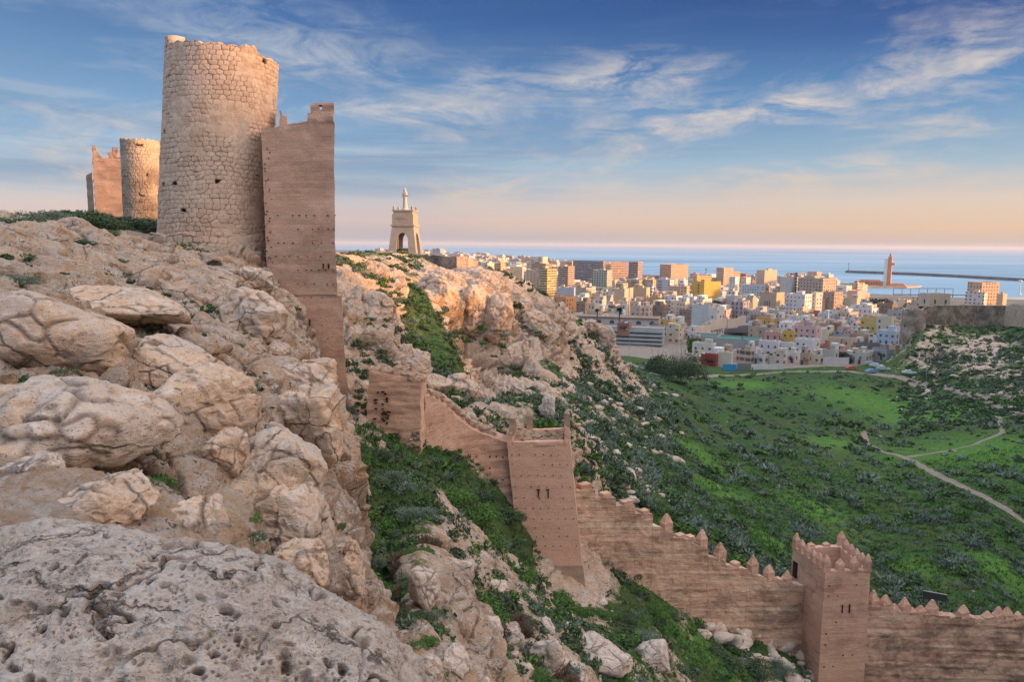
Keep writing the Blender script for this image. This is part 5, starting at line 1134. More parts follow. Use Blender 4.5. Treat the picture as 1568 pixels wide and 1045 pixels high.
# ---- monument with robed stone figure
M0 = pt(621, 388, 180); mz = M0[2]; SP = 180/FPX
mon = root('monument', (M0[0], M0[1], mz), 'stone monument with arched tapering legs carrying a stepped block above the cliff', 'monument', rz=math.radians(-6))
Hh, hw = 6.3, 3.35
def tap(V): 
    V = np.array(V, float); k = 1-0.235*np.clip(V[:, 2], 0, Hh)/Hh; V[:, 0] *= k; V[:, 1] *= k; return V
def arch_panel(width, y, th, rot):
    aw = 1.5; zs = 3.1; b = MB(); ys = (y, y+th)
    prof_o = [(-width/2, 0), (-aw, 0), (-aw, zs)]+[(-aw*math.cos(t), zs+aw*1.15*math.sin(t)) for t in np.linspace(.25, math.pi-.25, 9)]+[(aw, zs), (aw, 0), (width/2, 0), (width/2, Hh), (-width/2, Hh)]
    n = len(prof_o); inner = prof_o[1:-3]; V = []; F = []
    # strips between the arch line and the outer line
    m = len(inner); outer = []
    for i, (x, z) in enumerate(inner):
        if i == 0: outer.append((-width/2, 0))
        elif i == 1: outer.append((-width/2, zs))
        elif i == m-1: outer.append((width/2, 0))
        elif i == m-2: outer.append((width/2, zs))
        else: f = (i-1)/(m-3); outer.append((-width/2+width*f, Hh))
    outer = [outer[0], outer[1]]+outer[2:-2]+[outer[-2], outer[-1]]
    for yy in ys:
        for x, z in inner: V.append((x, yy, z))
        for x, z in outer: V.append((x, yy, z))
    F = []
    for i in range(m-1):
        F.append((i, i+1, m+i+1, m+i)[::-1]); F.append(tuple(2*m+k for k in (i, i+1, m+i+1, m+i)))
        F.append((i, 2*m+i, 2*m+i+1, i+1)); F.append((m+i, m+i+1, 3*m+i+1, 3*m+i))
    # corners missing between outer points at spring line and top
    V += [(-width/2, ys[0], Hh), (-width/2, ys[1], Hh), (width/2, ys[0], Hh), (width/2, ys[1], Hh)]; c = 4*m
    F += [(m+1, m+2, c), (3*m+1, c+1, 3*m+2), (m+m-2, c+2, m+m-3), (3*m+m-2, 3*m+m-3, c+3), (m+1, c, c+1, 3*m+1), (m+m-2, 3*m+m-2, c+3, c+2)]
    V = np.array(V); cr, sr = math.cos(rot), math.sin(rot); V = np.stack([V[:, 0]*cr-V[:, 1]*sr, V[:, 0]*sr+V[:, 1]*cr, V[:, 2]], 1)
    return tap(V), F
for i in range(4):
    V, F = arch_panel(hw*2 if i % 2 == 0 else hw*2-2.0, -hw, 1.0, i*math.pi/2); MB().add(V, F).build('arch', 'monument_stone', mon)
t0 = hw*.765
MB().box((0, 0, Hh+.2), (t0*2+.5, t0*2+.5, .4)).build('cornice', 'monument_stone', mon)
b = MB().box((0, 0, Hh+1.6), (t0*2-.1, t0*2-.1, 2.4)); b.box((0, 0, Hh+3.1), (t0*2-.55, t0*2-.55, .8)); b.box((0, 0, Hh+3.65), (t0*2-.1, t0*2-.1, .3)); b.build('block', 'monument_stone', mon)
for sx in (-1, 1):
    for sy in (-1, 1): MB().lathe([(.22, 0), (.3, .15), (.16, .35), (.34, .6), (.1, .95), (.02, 1.05)], (sx*(t0-.4), sy*(t0-.4), Hh+3.8), 10).build('urn', 'monument_stone', mon)
MB().box((0, 0, -.9), (hw*2+2.4, hw*2+2.4, 1.8)).build('plinth', 'monument_stone', mon)
MB().box((0, .2, .6), (1.6, 1.6, 1.2)).build('altar', 'terracotta', mon)
for k, (x, h) in enumerate([(-1.1, .8), (-.3, 1.0), (.5, .8), (1.1, .7)]): MB().box((x*.8, -t0+.02, Hh+1.9), (.35, .12, h*.6)).build('carving', 'quay_stone', mon)
# robed figure (a statue): one skinned body
def skin_figure(name, verts, edges, mat, rootv=0, sub=2, parent=None, loc=(0, 0, 0)):
    me = bpy.data.meshes.new(name); me.from_pydata([v[:3] for v in verts], edges, []); o = bpy.data.objects.new(name, me); COL.objects.link(o)
    sk = o.modifiers.new('skin', 'SKIN'); sk.use_smooth_shade = True; sb = o.modifiers.new('sub', 'SUBSURF'); sb.levels = sub; sb.render_levels = sub
    for i, v in enumerate(verts):
        s = me.skin_vertices[0].data[i]; s.radius = (v[3], v[4] if len(v) > 4 else v[3]); s.use_root = (i == rootv)
    me.materials.append(MATS[mat]); o.location = loc
    if parent is not None: o.parent = parent
    return o
S0 = (M0[0], M0[1], mz+Hh+3.8)
st = root('statue', S0, 'white stone statue of a robed figure with an outstretched arm atop the monument', 'statue', rz=math.radians(-8))
V = [(0, 0, 2.55, .42, .36), (0, 0, 1.5, .50, .42), (0, 0, .5, .58, .5), (0, 0, .05, .66, .56), (0, 0, 3.2, .56, .44), (0, -.02, 3.75, .50, .38), (0, 0, 4.22, .26), (0, -.05, 4.6, .33, .35), (0, -.05, 4.9, .24),
     (-.36, 0, 3.5, .2), (-.52, -.2, 2.95, .18), (-.30, -.55, 3.0, .13), (.36, 0, 3.5, .2), (.58, -.3, 3.1, .17), (.85, -.6, 3.3, .12), (1.1, -.75, 3.6, .08)]
E = [(0, 1), (1, 2), (2, 3), (0, 4), (4, 5), (5, 6), (6, 7), (7, 8), (5, 9), (9, 10), (10, 11), (5, 12), (12, 13), (13, 14), (14, 15)]
skin_figure('body', V, E, 'statue_stone', 0, 2, st)
MB().lathe([(.75, -.02), (.8, .12), (.7, .3), (.62, .42)], n=20).build('pedestal', 'statue_stone', st)
st.scale = (1.12, 1.12, 1.06)
# masonry platforms near the monument
def rubble_wall(name, pts, h, th, label, mat='grey_masonry', sw=.45, sh=.3, k=0):
    """Stone-built wall as a displaced sheet wrapped over front, top and back."""
    Vs, Fs, C, J, Ho, n = [], [], [], [], [], 0
    P3 = [np.array(pt(*p)) for p in pts]
    for A, B in zip(P3[:-1], P3[1:]):
        L = math.hypot(*(B-A)[:2]); d = (B-A)/L; nr = np.array([d[1], -d[0], 0]); nu = max(4, int(L/.11)); ring = [(0, -h), (0, 0), (th, 0), (th, -h)]
        acc = [0, h, h+th, 2*h+th]; nvv = int(acc[-1]/.11); s = np.linspace(0, acc[-1], nvv); uu = np.linspace(0, L, nu)
        off = np.interp(s, acc, [0, 0, -th, -th]); zz = np.interp(s, acc, [-h, 0, 0, -h])
        U_, S_ = np.meshgrid(uu, s); u = U_.ravel(); v = S_.ravel()
        f1, f2, cid = worley2(u/sw+.3*vnoise(np.stack([u, v, u*0], 1), k), v/sh, .9, k); e = np.clip((f2-f1)*3, 0, 1); hg = np.sqrt(1-(1-e)**2)
        base = A[None]+d[None]*u[:, None]; base[:, 2] = A[2]+(B[2]-A[2])*u/L+np.broadcast_to(zz[:, None], U_.shape).ravel()
        offf = np.broadcast_to(off[:, None], U_.shape).ravel()+hg*.09; base += nr*offf[:, None]; base[:, 2] += .25*fbm(np.stack([u/1.5, v*0, v*0+k], 1), 3)*((v > h-.5) & (v < h+th+.5))
        Vs.append(base); Fs.append(grid_faces(nvv, nu, True, n)); n += len(base); C.append(cid); J.append(np.clip(1-(f2-f1)*6, 0, 1)); Ho.append(cid*0)
    m = mesh_np(name, np.concatenate(Vs), np.concatenate(Fs), mat, False, {'cell': np.concatenate(C), 'joint': np.concatenate(J), 'hole': np.concatenate(Ho)})
    return tag(link(name, m), label, 'wall')
rubble_wall('retaining_wall', [(652, 391, 168), (699, 393.5, 160)], 5.0, 1, 'dark rubble retaining wall right of the monument terrace', 'dark_masonry', k=3)
rubble_wall('bastion', [(699, 393, 160), (716, 393.5, 161), (727, 402, 166), (732, 418, 172)], 5.5, 2, 'pale broken bastion end of the rubble retaining wall', 'tower_masonry', k=5)
rubble_wall('terrace_wall', [(583, 387, 172), (600, 387.5, 170), (653, 389.5, 168)], 3.2, 1, 'low stone terrace wall in front of the monument', 'grey_masonry', k=6)
tb = MB(); a = [pt(560, 395, 166), pt(620, 395, 163), pt(650, 394, 170), pt(560, 392, 176)]; tb.add([(p[0], p[1], p[2]-2) for p in a]+[tuple(p) for p in a], [(3, 2, 1, 0), (4, 5, 6, 7), (0, 1, 5, 4), (1, 2, 6, 5), (2, 3, 7, 6), (3, 0, 4, 7)]); tag(tb.build('terrace', 'concrete'), kind='structure')
# ---- old rampart and little fort on the right-hand hill
rubble_wall('rampart', [(1416, 470, 338), (1432, 468, 342), (1500, 468, 352), (1541, 468, 352)], 16, 3, 'dark weathered stone rampart along the crest of the right hill', 'dark_masonry', sw=1.2, sh=.8, k=9)
plain_mat('fort_stone', (.46, .38, .31), .9, s=.4, var=.2)
fw = building(1414, 1429, 1456, 453, 375, (.62, .50, .40), 'plain', 'small stone fort with dark arched windows standing on the old rampart', 'fort', a=52, base=pt(1430, 476, 375)[2], name='fort', hut=False)
cen, a1, a2, a3 = facade_frame(1414, 1429, 1456, 375, 52)
for x in (.25, .78): MB().box((a1/2+.02, (x-.5)*a2, 4.4), (.14, 1.0, 2.0)).build('window', 'window_glass', fw)
MB().box((0, -a2/2-.02, 4.4), (1.0, .14, 2.2)).build('window', 'window_glass', fw)
dc = pt(1400, 480, 335); dt = root('round_bastion', (dc[0], dc[1], dc[2]-14), 'stubby round stone bastion where the rampart meets the houses', 'tower')
drum('shell', dc, dc[2]-14, 5.2, 4.6, lambda th: 14+2*0+np.interp(np.sin(th), [-1, 0, 1], [2.0, 1.6, 2.6])+.3*np.sin(th*7), 1.0, .7, dt, 'grey_masonry', 200, 80, k=31, inner=.8)
rubble_wall('rampart', [(1540, 470, 345), (1552, 466, 335), (1568, 467, 326), (1640, 470, 300)], 10, 3, 'pale smooth bastion at the right end of the dark rampart', 'tower_masonry', sw=1.5, sh=.9, k=10)

# ================================================================ rocks
import bmesh
_ICO = {}
def ico(n):
    if n not in _ICO:
        b = bmesh.new(); bmesh.ops.create_icosphere(b, subdivisions=n, radius=1.0)
        V = np.array([v.co[:] for v in b.verts]); F = np.array([[v.index for v in f.verts] for f in b.faces]); b.free(); _ICO[n] = (V, F)
    return _ICO[n]
def boulder_mesh(name, size, seed, mat, lvl=6, boxy=3.0, rough=1.0, planes=16):
    """A broken block: a sphere cut by random planes, edges a little rounded, then weathered."""
    V, F = ico(lvl); s = np.array(size)/2; g = np.random.default_rng(seed*31+7)
    n = (np.abs(V)**boxy).sum(1)**(1/boxy); R0 = 1/n
    D = g.normal(size=(planes, 3)); D /= np.linalg.norm(D, axis=1, keepdims=True); dist = g.uniform(.62, .98, planes)
    dots = V@D.T; rr = np.where(dots > .05, dist[None]/np.maximum(dots, .05), 9.0); k = 14.0
    rmin = -np.log(np.exp(-k*rr).sum(1)+np.exp(-k*np.minimum(R0, 1.25)))/k
    Q = V*rmin[:, None]*s*1.08; r = float(np.mean(s)); o = np.array([seed*13.7, seed*7.1, seed*3.3]); W = Q+o
    fa, e = facets(W, r*0.7, seed); fb, e2 = facets(W, r*0.26, seed+50)
    d = r*(0.13*fa*rough+0.07*fb*rough+0.07*fbm(W/(r*.8), 4, seed)+0.03*fbm(W/(r*.18), 4, seed+3, .65))
    cr = np.clip(1-e*12, 0, 1)*.8*(fbm(W/r, 2, 77) > -.05); d -= cr*r*.06
    Q = Q+V*d[:, None]
    return mesh_np(name, Q, F, mat, lvl > 4, {'crack': cr})
def boulder(px, py, w, h, Y, label, rot=0.0, d=None, mat='limestone', seed=1, lvl=6, boxy=3.0, rough=1.0, tilt=0.0, group=None, zrot=0.0, cat='boulder'):
    q = hit(px, py+h*.38, Y*.45) if Y < 52 else None; Y = float(q[1]) if q is not None and Y*.5 < q[1] < Y*1.6 else Y
    k = PXM(Y); W_, H_ = w*k, h*k; D_ = min(d, W_*1.2) if d else W_*.9
    m = boulder_mesh('boulder', (W_, D_, H_), seed, mat, lvl, boxy, rough)
    o = link('boulder', m, None, pt(px, py, Y+D_*.10)); o.rotation_euler = (tilt, math.radians(rot), zrot); return tag(o, label, cat, group)
# foreground slab under the camera's feet
def near_slab():
    nc, nr, nb = 640, 400, 60
    px = np.linspace(-260, 735, nc)
    crow = np.interp(px, [-260, 0, 60, 160, 240, 300, 380, 450, 520, 570, 610, 645, 735], [818, 812, 798, 801, 822, 842, 862, 886, 918, 948, 985, 1040, 1220])
    cy = np.interp(px, [-260, 0, 160, 300, 450, 570, 660, 735], [3.75, 3.7, 3.6, 3.5, 3.4, 3.3, 3.25, 3.2])
    C = np.stack([pt(a, r, y) for a, r, y in zip(px, crow, cy)])
    t = np.linspace(0, 1, nr)[:, None]; Yn = np.interp(px, [-260, 300, 560, 735], [2.35, 2.45, 2.7, 3.0])[None]
    U0 = C[:, 0]/C[:, 1]; Y = Yn*(1-t)+C[None, :, 1]*t; X = U0[None]*(Y*.75+C[None, :, 1]*.25)
    zn = np.interp(px, [-260, 300, 560, 735], [-1.66, -1.72, -1.9, -2.3]); Z = zn[None]*(1-t)+C[None, :, 2]*t + .13*np.sin(np.pi*t)*(1-.3*t)
    b = np.linspace(0, 1, nb)[1:, None]; Xb = C[None, :, 0]*(1+.05*b); Yb = C[None, :, 1]+.9*np.sin(b*1.5); Zb = C[None, :, 2]-2.6*(1-np.cos(b*1.5))-.1*b
    V = np.stack([np.concatenate([X, Xb]), np.concatenate([Y, Yb]), np.concatenate([Z, Zb])], 2); R = nr+nb-1
    N = np.cross(np.gradient(V, axis=1), np.gradient(V, axis=0)).reshape(-1, 3); N /= np.linalg.norm(N, axis=1, keepdims=True); N *= np.sign(N[:, 2:3]+1e-6)
    V = V.reshape(-1, 3); fa, e = facets(V, .9, 5)
    wv = .05*np.stack([fbm(V*6, 3, 1), fbm(V*6, 3, 2), fbm(V*6, 3, 3)], 1)
    f1, f2, cid = worley((V+wv*1.6)*15, 4); zone = np.clip(fbm(V/.35, 3, 8)*3+.45, 0, 1); pit = np.clip((.42-f1)*4, 0, 1)*zone*(cid > .35)
    g1, g2, c3 = worley((V+wv)*42, 14); pit2 = np.clip((.42-g1)*4, 0, 1)*(c3 > .4)*np.clip(fbm(V/.2, 3, 18)*3+.5, 0, 1)
    gash = np.clip(1-np.abs(fbm(V/.45, 4, 91, .6))*26, 0, 1)*np.clip(fbm(V/.5, 2, 92)*4-.3, 0, 1)
    d = .03*fa+.085*fbm(V/.6, 5, 4, .55)+.030*fbm(V/.10, 4, 5, .65)-.034*pit-.014*pit2-.05*gash
    V = V+N*d[:, None]; pit = np.maximum(pit, gash)
    m = mesh_np('boulder', V, grid_faces(R, nc, False), 'foreground_limestone', True, {'crack': np.clip(pit*1.1+.5*pit2, 0, 1)})
    tag(link('boulder', m), 'huge pitted grey limestone slab filling the bottom left corner', 'boulder')
near_slab()
B_ = boulder
B_(85, 508, 205, 118, 14.5, 'flat-topped ochre block with a straight quarried face at the left edge', 4, 2.6, seed=3, boxy=7, rough=.35)
B_(125, 648, 300, 150, 10.3, 'broad rounded overhanging boulder with dark pits, above the pale wedge', 6, 2.6, seed=4, boxy=3.2, rough=.8)
B_(30, 655, 140, 105, 8.6, 'hump-backed brown boulder cut by the left picture edge', -6, 1.3, seed=5, boxy=3, rough=.8)
B_(40, 730, 130, 62, 7.4, 'small pale wedge-shaped rock tucked below the hump-backed boulder', -24, .9, seed=6, boxy=4, rough=.8, mat='pale_limestone')
B_(322, 618, 130, 128, 13.0, 'blocky boulder with an orange split face in the middle of the slope', 8, 2.2, seed=7, boxy=5, rough=.8)
B_(150, 775, 190, 90, 8.2, 'low broken boulder just above the grey slab on the left', 3, 1.2, seed=8, boxy=3.5)
B_(300, 800, 120, 95, 8.6, 'tan boulder with smooth shoulder above the middle of the grey slab', 10, 1.2, seed=9)
B_(425, 735, 150, 170, 14.0, 'large upright boulder with rounded belly beside the gully edge', 5, 2.6, seed=10, boxy=3.4, rough=.8)
B_(478, 655, 95, 150, 27, 'tall split crag at the right brink of the slope under the earth tower', -4, 4, seed=11, boxy=4)
B_(455, 805, 120, 150, 15.5, 'bulging tan crag above the dark overhang', 0, 2.2, seed=12, boxy=3.2)
B_(450, 880, 120, 80, 10.5, 'rounded rock over the dark cleft near the grey slab', 6, 1.6, seed=13)
B_(522, 885, 70, 120, 15, 'narrow dark-edged crag at the very brink above the gully', -8, 2, seed=14, boxy=4)
B_(395, 480, 110, 70, 36, 'sloping slab-like outcrop below the foot of the great tower', 20, 4, seed=15, boxy=4)
B_(465, 590, 95, 90, 30, 'cracked outcrop leaning against the foot of the narrow earth tower', 12, 4, seed=16, boxy=4)
B_(392, 435, 60, 40, 49, 'angular loose block at the right foot of the round tower', 10, 2, seed=17, boxy=5)
B_(260, 560, 150, 70, 18, 'long low hump crossing the upper slope', 15, 3, seed=18, rough=.6)
B_(215, 470, 180, 60, 30, 'smooth pale hump below the small bushes on the hilltop', 12, 5, seed=19, rough=.5)
B_(350, 700, 90, 90, 11.5, 'dark-jointed boulder below the split orange face', -10, 1.4, seed=20, boxy=3.5)
B_(425, 533, 40, 22, 27, 'thin overhanging flake with a shadowed gap beneath', 22, 1.5, seed=21, boxy=5)
G = 'pale_limestone'
for i, (px, py, w, h, Y, lab) in enumerate([
    (915, 1000, 95, 42, 37, 'long smooth pale boulder lying in the lower gully'), (842, 1008, 62, 66, 31, 'squarish pale boulder left of the long smooth boulder'), (735, 972, 70, 50, 27, 'chunky pale boulder among bushes in the gully'),
    (775, 975, 45, 34, 29, 'small pale boulder touching the chunky one'), (690, 1020, 70, 55, 21, 'pale angular rock near the bottom of the gully'), (1000, 1005, 60, 40, 45, 'mottled grey-white outcrop under the stepped wall'),
    (700, 880, 50, 50, 33, 'cracked pale outcrop halfway down the gully'), (650, 905, 60, 85, 27, 'tall pale crag beside the dark green bushes'), (760, 900, 40, 26, 38, 'low pale slab in the middle of the gully'),
    (718, 660, 34, 50, 62, 'rugged rock wedge behind the curving wall'), (665, 592, 54, 40, 70, 'dark undercut rock above the squat tower'),
    (795, 612, 30, 44, 82, 'pale pillar rock right of the cave hollow'), (880, 1025, 40, 26, 34, 'tilted pale rock beside the squarish boulder'), (650, 1030, 60, 50, 16, 'grey-brown rock just past the brink of the slope')]):
    B_(px, py, w, h, Y, lab, random.uniform(-12, 12), seed=30+i, mat=G if i not in (10, 11) else 'limestone', lvl=5, boxy=random.uniform(3, 5))
q = hit(838, 640, 64); o = link('boulder', boulder_mesh('boulder', (1.35, 1.0, 2.7), 99, 'statue_stone', 5, 5.0, 1.5, 10), None, q+np.array([0, 0, 1.1])); tag(o, 'pale upright rock standing alone right behind the leaning tower', 'boulder')
# cliff pillars around the cave hollow
for i, (px, py, w, h, Y, lab) in enumerate([
    (672, 452, 70, 70, 124, 'rounded buttress left of the green cleft on the far cliff'), (725, 470, 55, 95, 119, 'tall grooved buttress over the cave hollow'), (762, 500, 46, 110, 121, 'right-hand grooved pillar of the far cliff'),
    (700, 600, 70, 60, 84, 'tan rock shoulder below the cave hollow'), (785, 560, 40, 110, 108, 'long pale rib right of the cave'), (620, 560, 60, 60, 76, 'blocky rock between the green cleft and the earth tower'),
    (575, 470, 60, 70, 98, 'grey knob of rock just right of the narrow earth tower'), (820, 500, 50, 60, 138, 'dark-topped brow at the right end of the far cliff'), (925, 520, 34, 60, 172, 'outermost rock hump above the car park'),
    (895, 505, 40, 36, 165, 'flat hump beside the outermost rock hump')]):
    q = hit(px, py, 60); Yq = q[1] if q is not None else Y; k = PXM(Yq); D_ = w*k*1.1
    o = link('boulder', boulder_mesh('boulder', (w*k*1.15, D_, h*k), 50+i, 'limestone', 6, 3.4, 1.2, 22), None, (q if q is not None else pt(px, py, Y))+np.array([0, D_*.22, -.1*h*k])); tag(o, lab, 'boulder')
# smaller loose rocks scattered where the slopes are stony
def slopes_sample(n, px0, px1, Y0, Y1):
    px = RNG.uniform(px0, px1, n); Y = np.exp(RNG.uniform(math.log(Y0), math.log(Y1), n)); u = np.array([P(a, 600., 1.)[0] for a in px]); v = np.log(Y)
    return u*Y, Y, Y*tps(u, v), rockval(u, v), px
RM = [boulder_mesh('rock', (1.0, .9, .75), 70+i, G, 3, random.uniform(2.6, 5), 1.2) for i in range(7)]
X_, Y_, Z_, RK_, PX_ = slopes_sample(2200, 600, 1240, 20, 66); nrock = 0
GULLY_ROCKS = []
for x, y, z, rk, px in zip(X_, Y_, Z_, RK_, PX_):
    n = float(fbm(np.array([[x/4, y/4, z/4]]), 3, 5)[0])
    if rk+n*.6 < .5 or nrock >= 240: continue
    s = random.choice((.2, .3, .3, .4, .5, .5, .7, .9, 1.2)); o = link('rock', random.choice(RM), None, (x, y, z-.05*s), (random.uniform(0, 6), random.uniform(0, 6), random.uniform(0, 6)), (s*random.uniform(.8, 1.5), s, s*random.uniform(.7, 1.1)))
    zone = 'upper gully beside the brink' if y < 34 else 'middle of the gully' if y < 48 else 'foot of the stepped wall'
    size = 'fist-like small' if s < .45 else 'small' if s < .6 else 'middling' if s < .9 else 'large'
    tag(o, f'{size} pale loose rock lying on the {zone}', 'rock', f'{size} loose rocks on the {zone}'); nrock += 1

# ================================================================ plants
def leaf_mat(name, c1, c2, c3):
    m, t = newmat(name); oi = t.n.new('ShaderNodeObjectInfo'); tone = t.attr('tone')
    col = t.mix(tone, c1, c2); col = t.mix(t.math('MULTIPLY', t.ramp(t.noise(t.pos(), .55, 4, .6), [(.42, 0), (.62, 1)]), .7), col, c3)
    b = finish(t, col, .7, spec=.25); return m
leaf_mat('shrub_leaves', (.022, .055, .028), (.085, .16, .065), (.10, .11, .075))
leaf_mat('green_leaves', (.035, .09, .02), (.12, .25, .05), (.07, .14, .04))
leaf_mat('grey_leaves', (.09, .15, .12), (.26, .35, .28), (.16, .20, .15))
leaf_mat('dry_twigs', (.09, .065, .05), (.20, .155, .11), (.14, .11, .09))
leaf_mat('dark_leaves', (.008, .02, .012), (.03, .055, .03), (.02, .04, .02))
plain_mat('bark', (.16, .12, .09), .9)
def leaf_cloud(n, rad, leaf, seed, clumps=9, flat=.75, asp=.5, hollow=.35, spiky=False):
    """Leaves gathered on clumps round a few hidden boughs; returns vertices, quads and a tone per vertex."""
    g = np.random.default_rng(seed); C = g.normal(size=(clumps, 3)); C /= np.linalg.norm(C, axis=1, keepdims=True); C[:, 2] = np.abs(C[:, 2])*.9; C *= g.uniform(.25, .75, (clumps, 1))
    R = g.uniform(.28, .5, clumps); k = g.integers(0, clumps, n); d = g.normal(size=(n, 3)); d /= np.linalg.norm(d, axis=1, keepdims=True)
    q = C[k]+d*(R[k]*g.uniform(hollow, 1.0, n)**.5)[:, None]; q[:, 2] = np.abs(q[:, 2])*flat; q *= rad
    nrm = d+g.normal(size=(n, 3))*.55; nrm /= np.linalg.norm(nrm, axis=1, keepdims=True)
    if spiky: a = d*[1, 1, .6]+[0, 0, .7]
    else: a = np.cross(nrm, g.normal(size=(n, 3)))
    a /= np.linalg.norm(a, axis=1, keepdims=True)+1e-9; b = np.cross(nrm, a); b /= np.linalg.norm(b, axis=1, keepdims=True)+1e-9
    s = leaf*g.uniform(.6, 1.3, n)[:, None]; a = a*s; b = b*s*asp
    V = np.stack([q-a, q+b*.9-a*.1, q+a, q-b*.9+a*.1], 1).reshape(-1, 3); F = np.arange(4*n).reshape(n, 4)
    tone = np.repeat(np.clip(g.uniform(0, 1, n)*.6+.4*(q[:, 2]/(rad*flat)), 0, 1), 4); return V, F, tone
def shrub_mesh(name, n, rad, leaf, seed, mat, **k):
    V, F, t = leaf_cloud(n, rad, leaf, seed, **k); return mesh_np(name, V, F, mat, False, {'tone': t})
SH = {}
for kind, mat, kw in (('green', 'green_leaves', {}), ('dark', 'shrub_leaves', {}), ('grey', 'grey_leaves', dict(spiky=True, asp=.28)), ('dry', 'dry_twigs', dict(asp=.12, spiky=True))):
    SH[kind] = [shrub_mesh('shrub', 1500, 1.0, .085 if kind != 'dry' else .16, 200+i+len(kind)*10, mat, clumps=8+3*i, **kw) for i in range(3)]
    SH[kind+'_hi'] = [shrub_mesh('shrub', 6000, 1.0, .045 if kind != 'dry' else .12, 300+i+len(kind)*10, mat, clumps=14+4*i, **kw) for i in range(2)]
SHRUBS = []
def put_shrub(kind, p, s, hi=False, sz=1.0, label=None, group=None):
    o = link('shrub', random.choice(SH[kind+('_hi' if hi else '')]), None, (p[0], p[1], p[2]-.08*s), (0, 0, random.uniform(0, 6.28)), (s*random.uniform(.85, 1.2), s, s*sz*random.uniform(.8, 1.1)))
    tag(o, label, 'shrub', group); SHRUBS.append(o); return o
# single plants one can find in the picture: px, foot row, width px, y-range of the ground met, kind, label
for px, py, w, y0, kind, lab in [
    (30, 432, 62, 14, 'grey', 'feathery grey-green bush growing above the flat-topped block at the left edge'), (50, 372, 44, 20, 'dark', 'round olive bush on the hilltop near the left edge'), (12, 348, 90, 30, 'dark', 'big dusty bush on the skyline at the left edge'),
    (64, 342, 90, 34, 'grey', 'pale scrub on the skyline right of the dusty bush'), (108, 340, 80, 38, 'dark', 'dark low scrub on the skyline before the small square tower'), (166, 402, 36, 22, 'dark', 'isolated dark cushion bush on bare rock below the towers'),
    (126, 374, 26, 26, 'dark', 'low green cushion on the path of rock above the isolated bush'), (166, 361, 30, 30, 'dark', 'flat dark cushion left of the great tower'), (150, 347, 80, 40, 'dark', 'wide dark shrub before the small square tower'),
    (198, 350, 90, 44, 'dark', 'dense dark shrub in front of the squat round tower'), (228, 350, 46, 44, 'green', 'bright green shrub against the left foot of the great tower'), (297, 420, 44, 30, 'dry', 'straggly weeds below the plinth of the great tower'),
    (270, 382, 40, 40, 'green', 'low green weeds along the left foot of the plinth'), (330, 405, 24, 46, 'dry', 'tiny dry tuft on the plinth foot'), (380, 444, 26, 38, 'dark', 'shrub at the loose block right of the plinth'),
    (436, 462, 16, 40, 'green', 'small green tuft at the joint of rock and narrow tower'), (364, 532, 26, 22, 'grey', 'grey grass tuft beside the thin flake'), (412, 516, 20, 24, 'dark', 'dark tuft above the thin flake'),
    (450, 634, 26, 18, 'dark', 'dark strip of herbs in a crack right of centre slope'), (382, 690, 26, 12, 'dark', 'dark hanging plant in the joint of the large upright boulder'), (196, 578, 15, 10, 'grey', 'tiny grey cushion on top of the overhanging boulder'),
    (522, 630, 44, 30, 'dark', 'blue-green bush hanging at the brink under the narrow earth tower'), (402, 778, 15, 9, 'dark', 'tiny dark herb on the large upright boulder'), (366, 820, 26, 8, 'dark', 'dark herb cushion above the grey slab'),
    (216, 724, 26, 8, 'dry', 'dry grass tuft under the overhanging boulder'), (75, 800, 85, 6, 'dry', 'tangle of dry brown twigs right behind the grey slab'), (279, 775, 15, 8, 'dark', 'single small herb on flat rock in the middle'),
    (482, 736, 16, 16, 'dark', 'dark herb in a joint of the brink crags'), (506, 840, 22, 12, 'dark', 'dark plant beside the bulging crag'), (390, 625, 14, 14, 'dark', 'small plant above the upright boulder'),
    (205, 452, 22, 20, 'dry', 'faded tuft on smooth rock below the cushions'), (100, 420, 16, 16, 'dark', 'small herb above the flat-topped block')]:
    q = hit(px, py, y0, 400)
    if q is None: continue
    s = w*PXM(q[1])/1.5; put_shrub(kind, q, s, w*1.0/1 > 40, .7, lab)
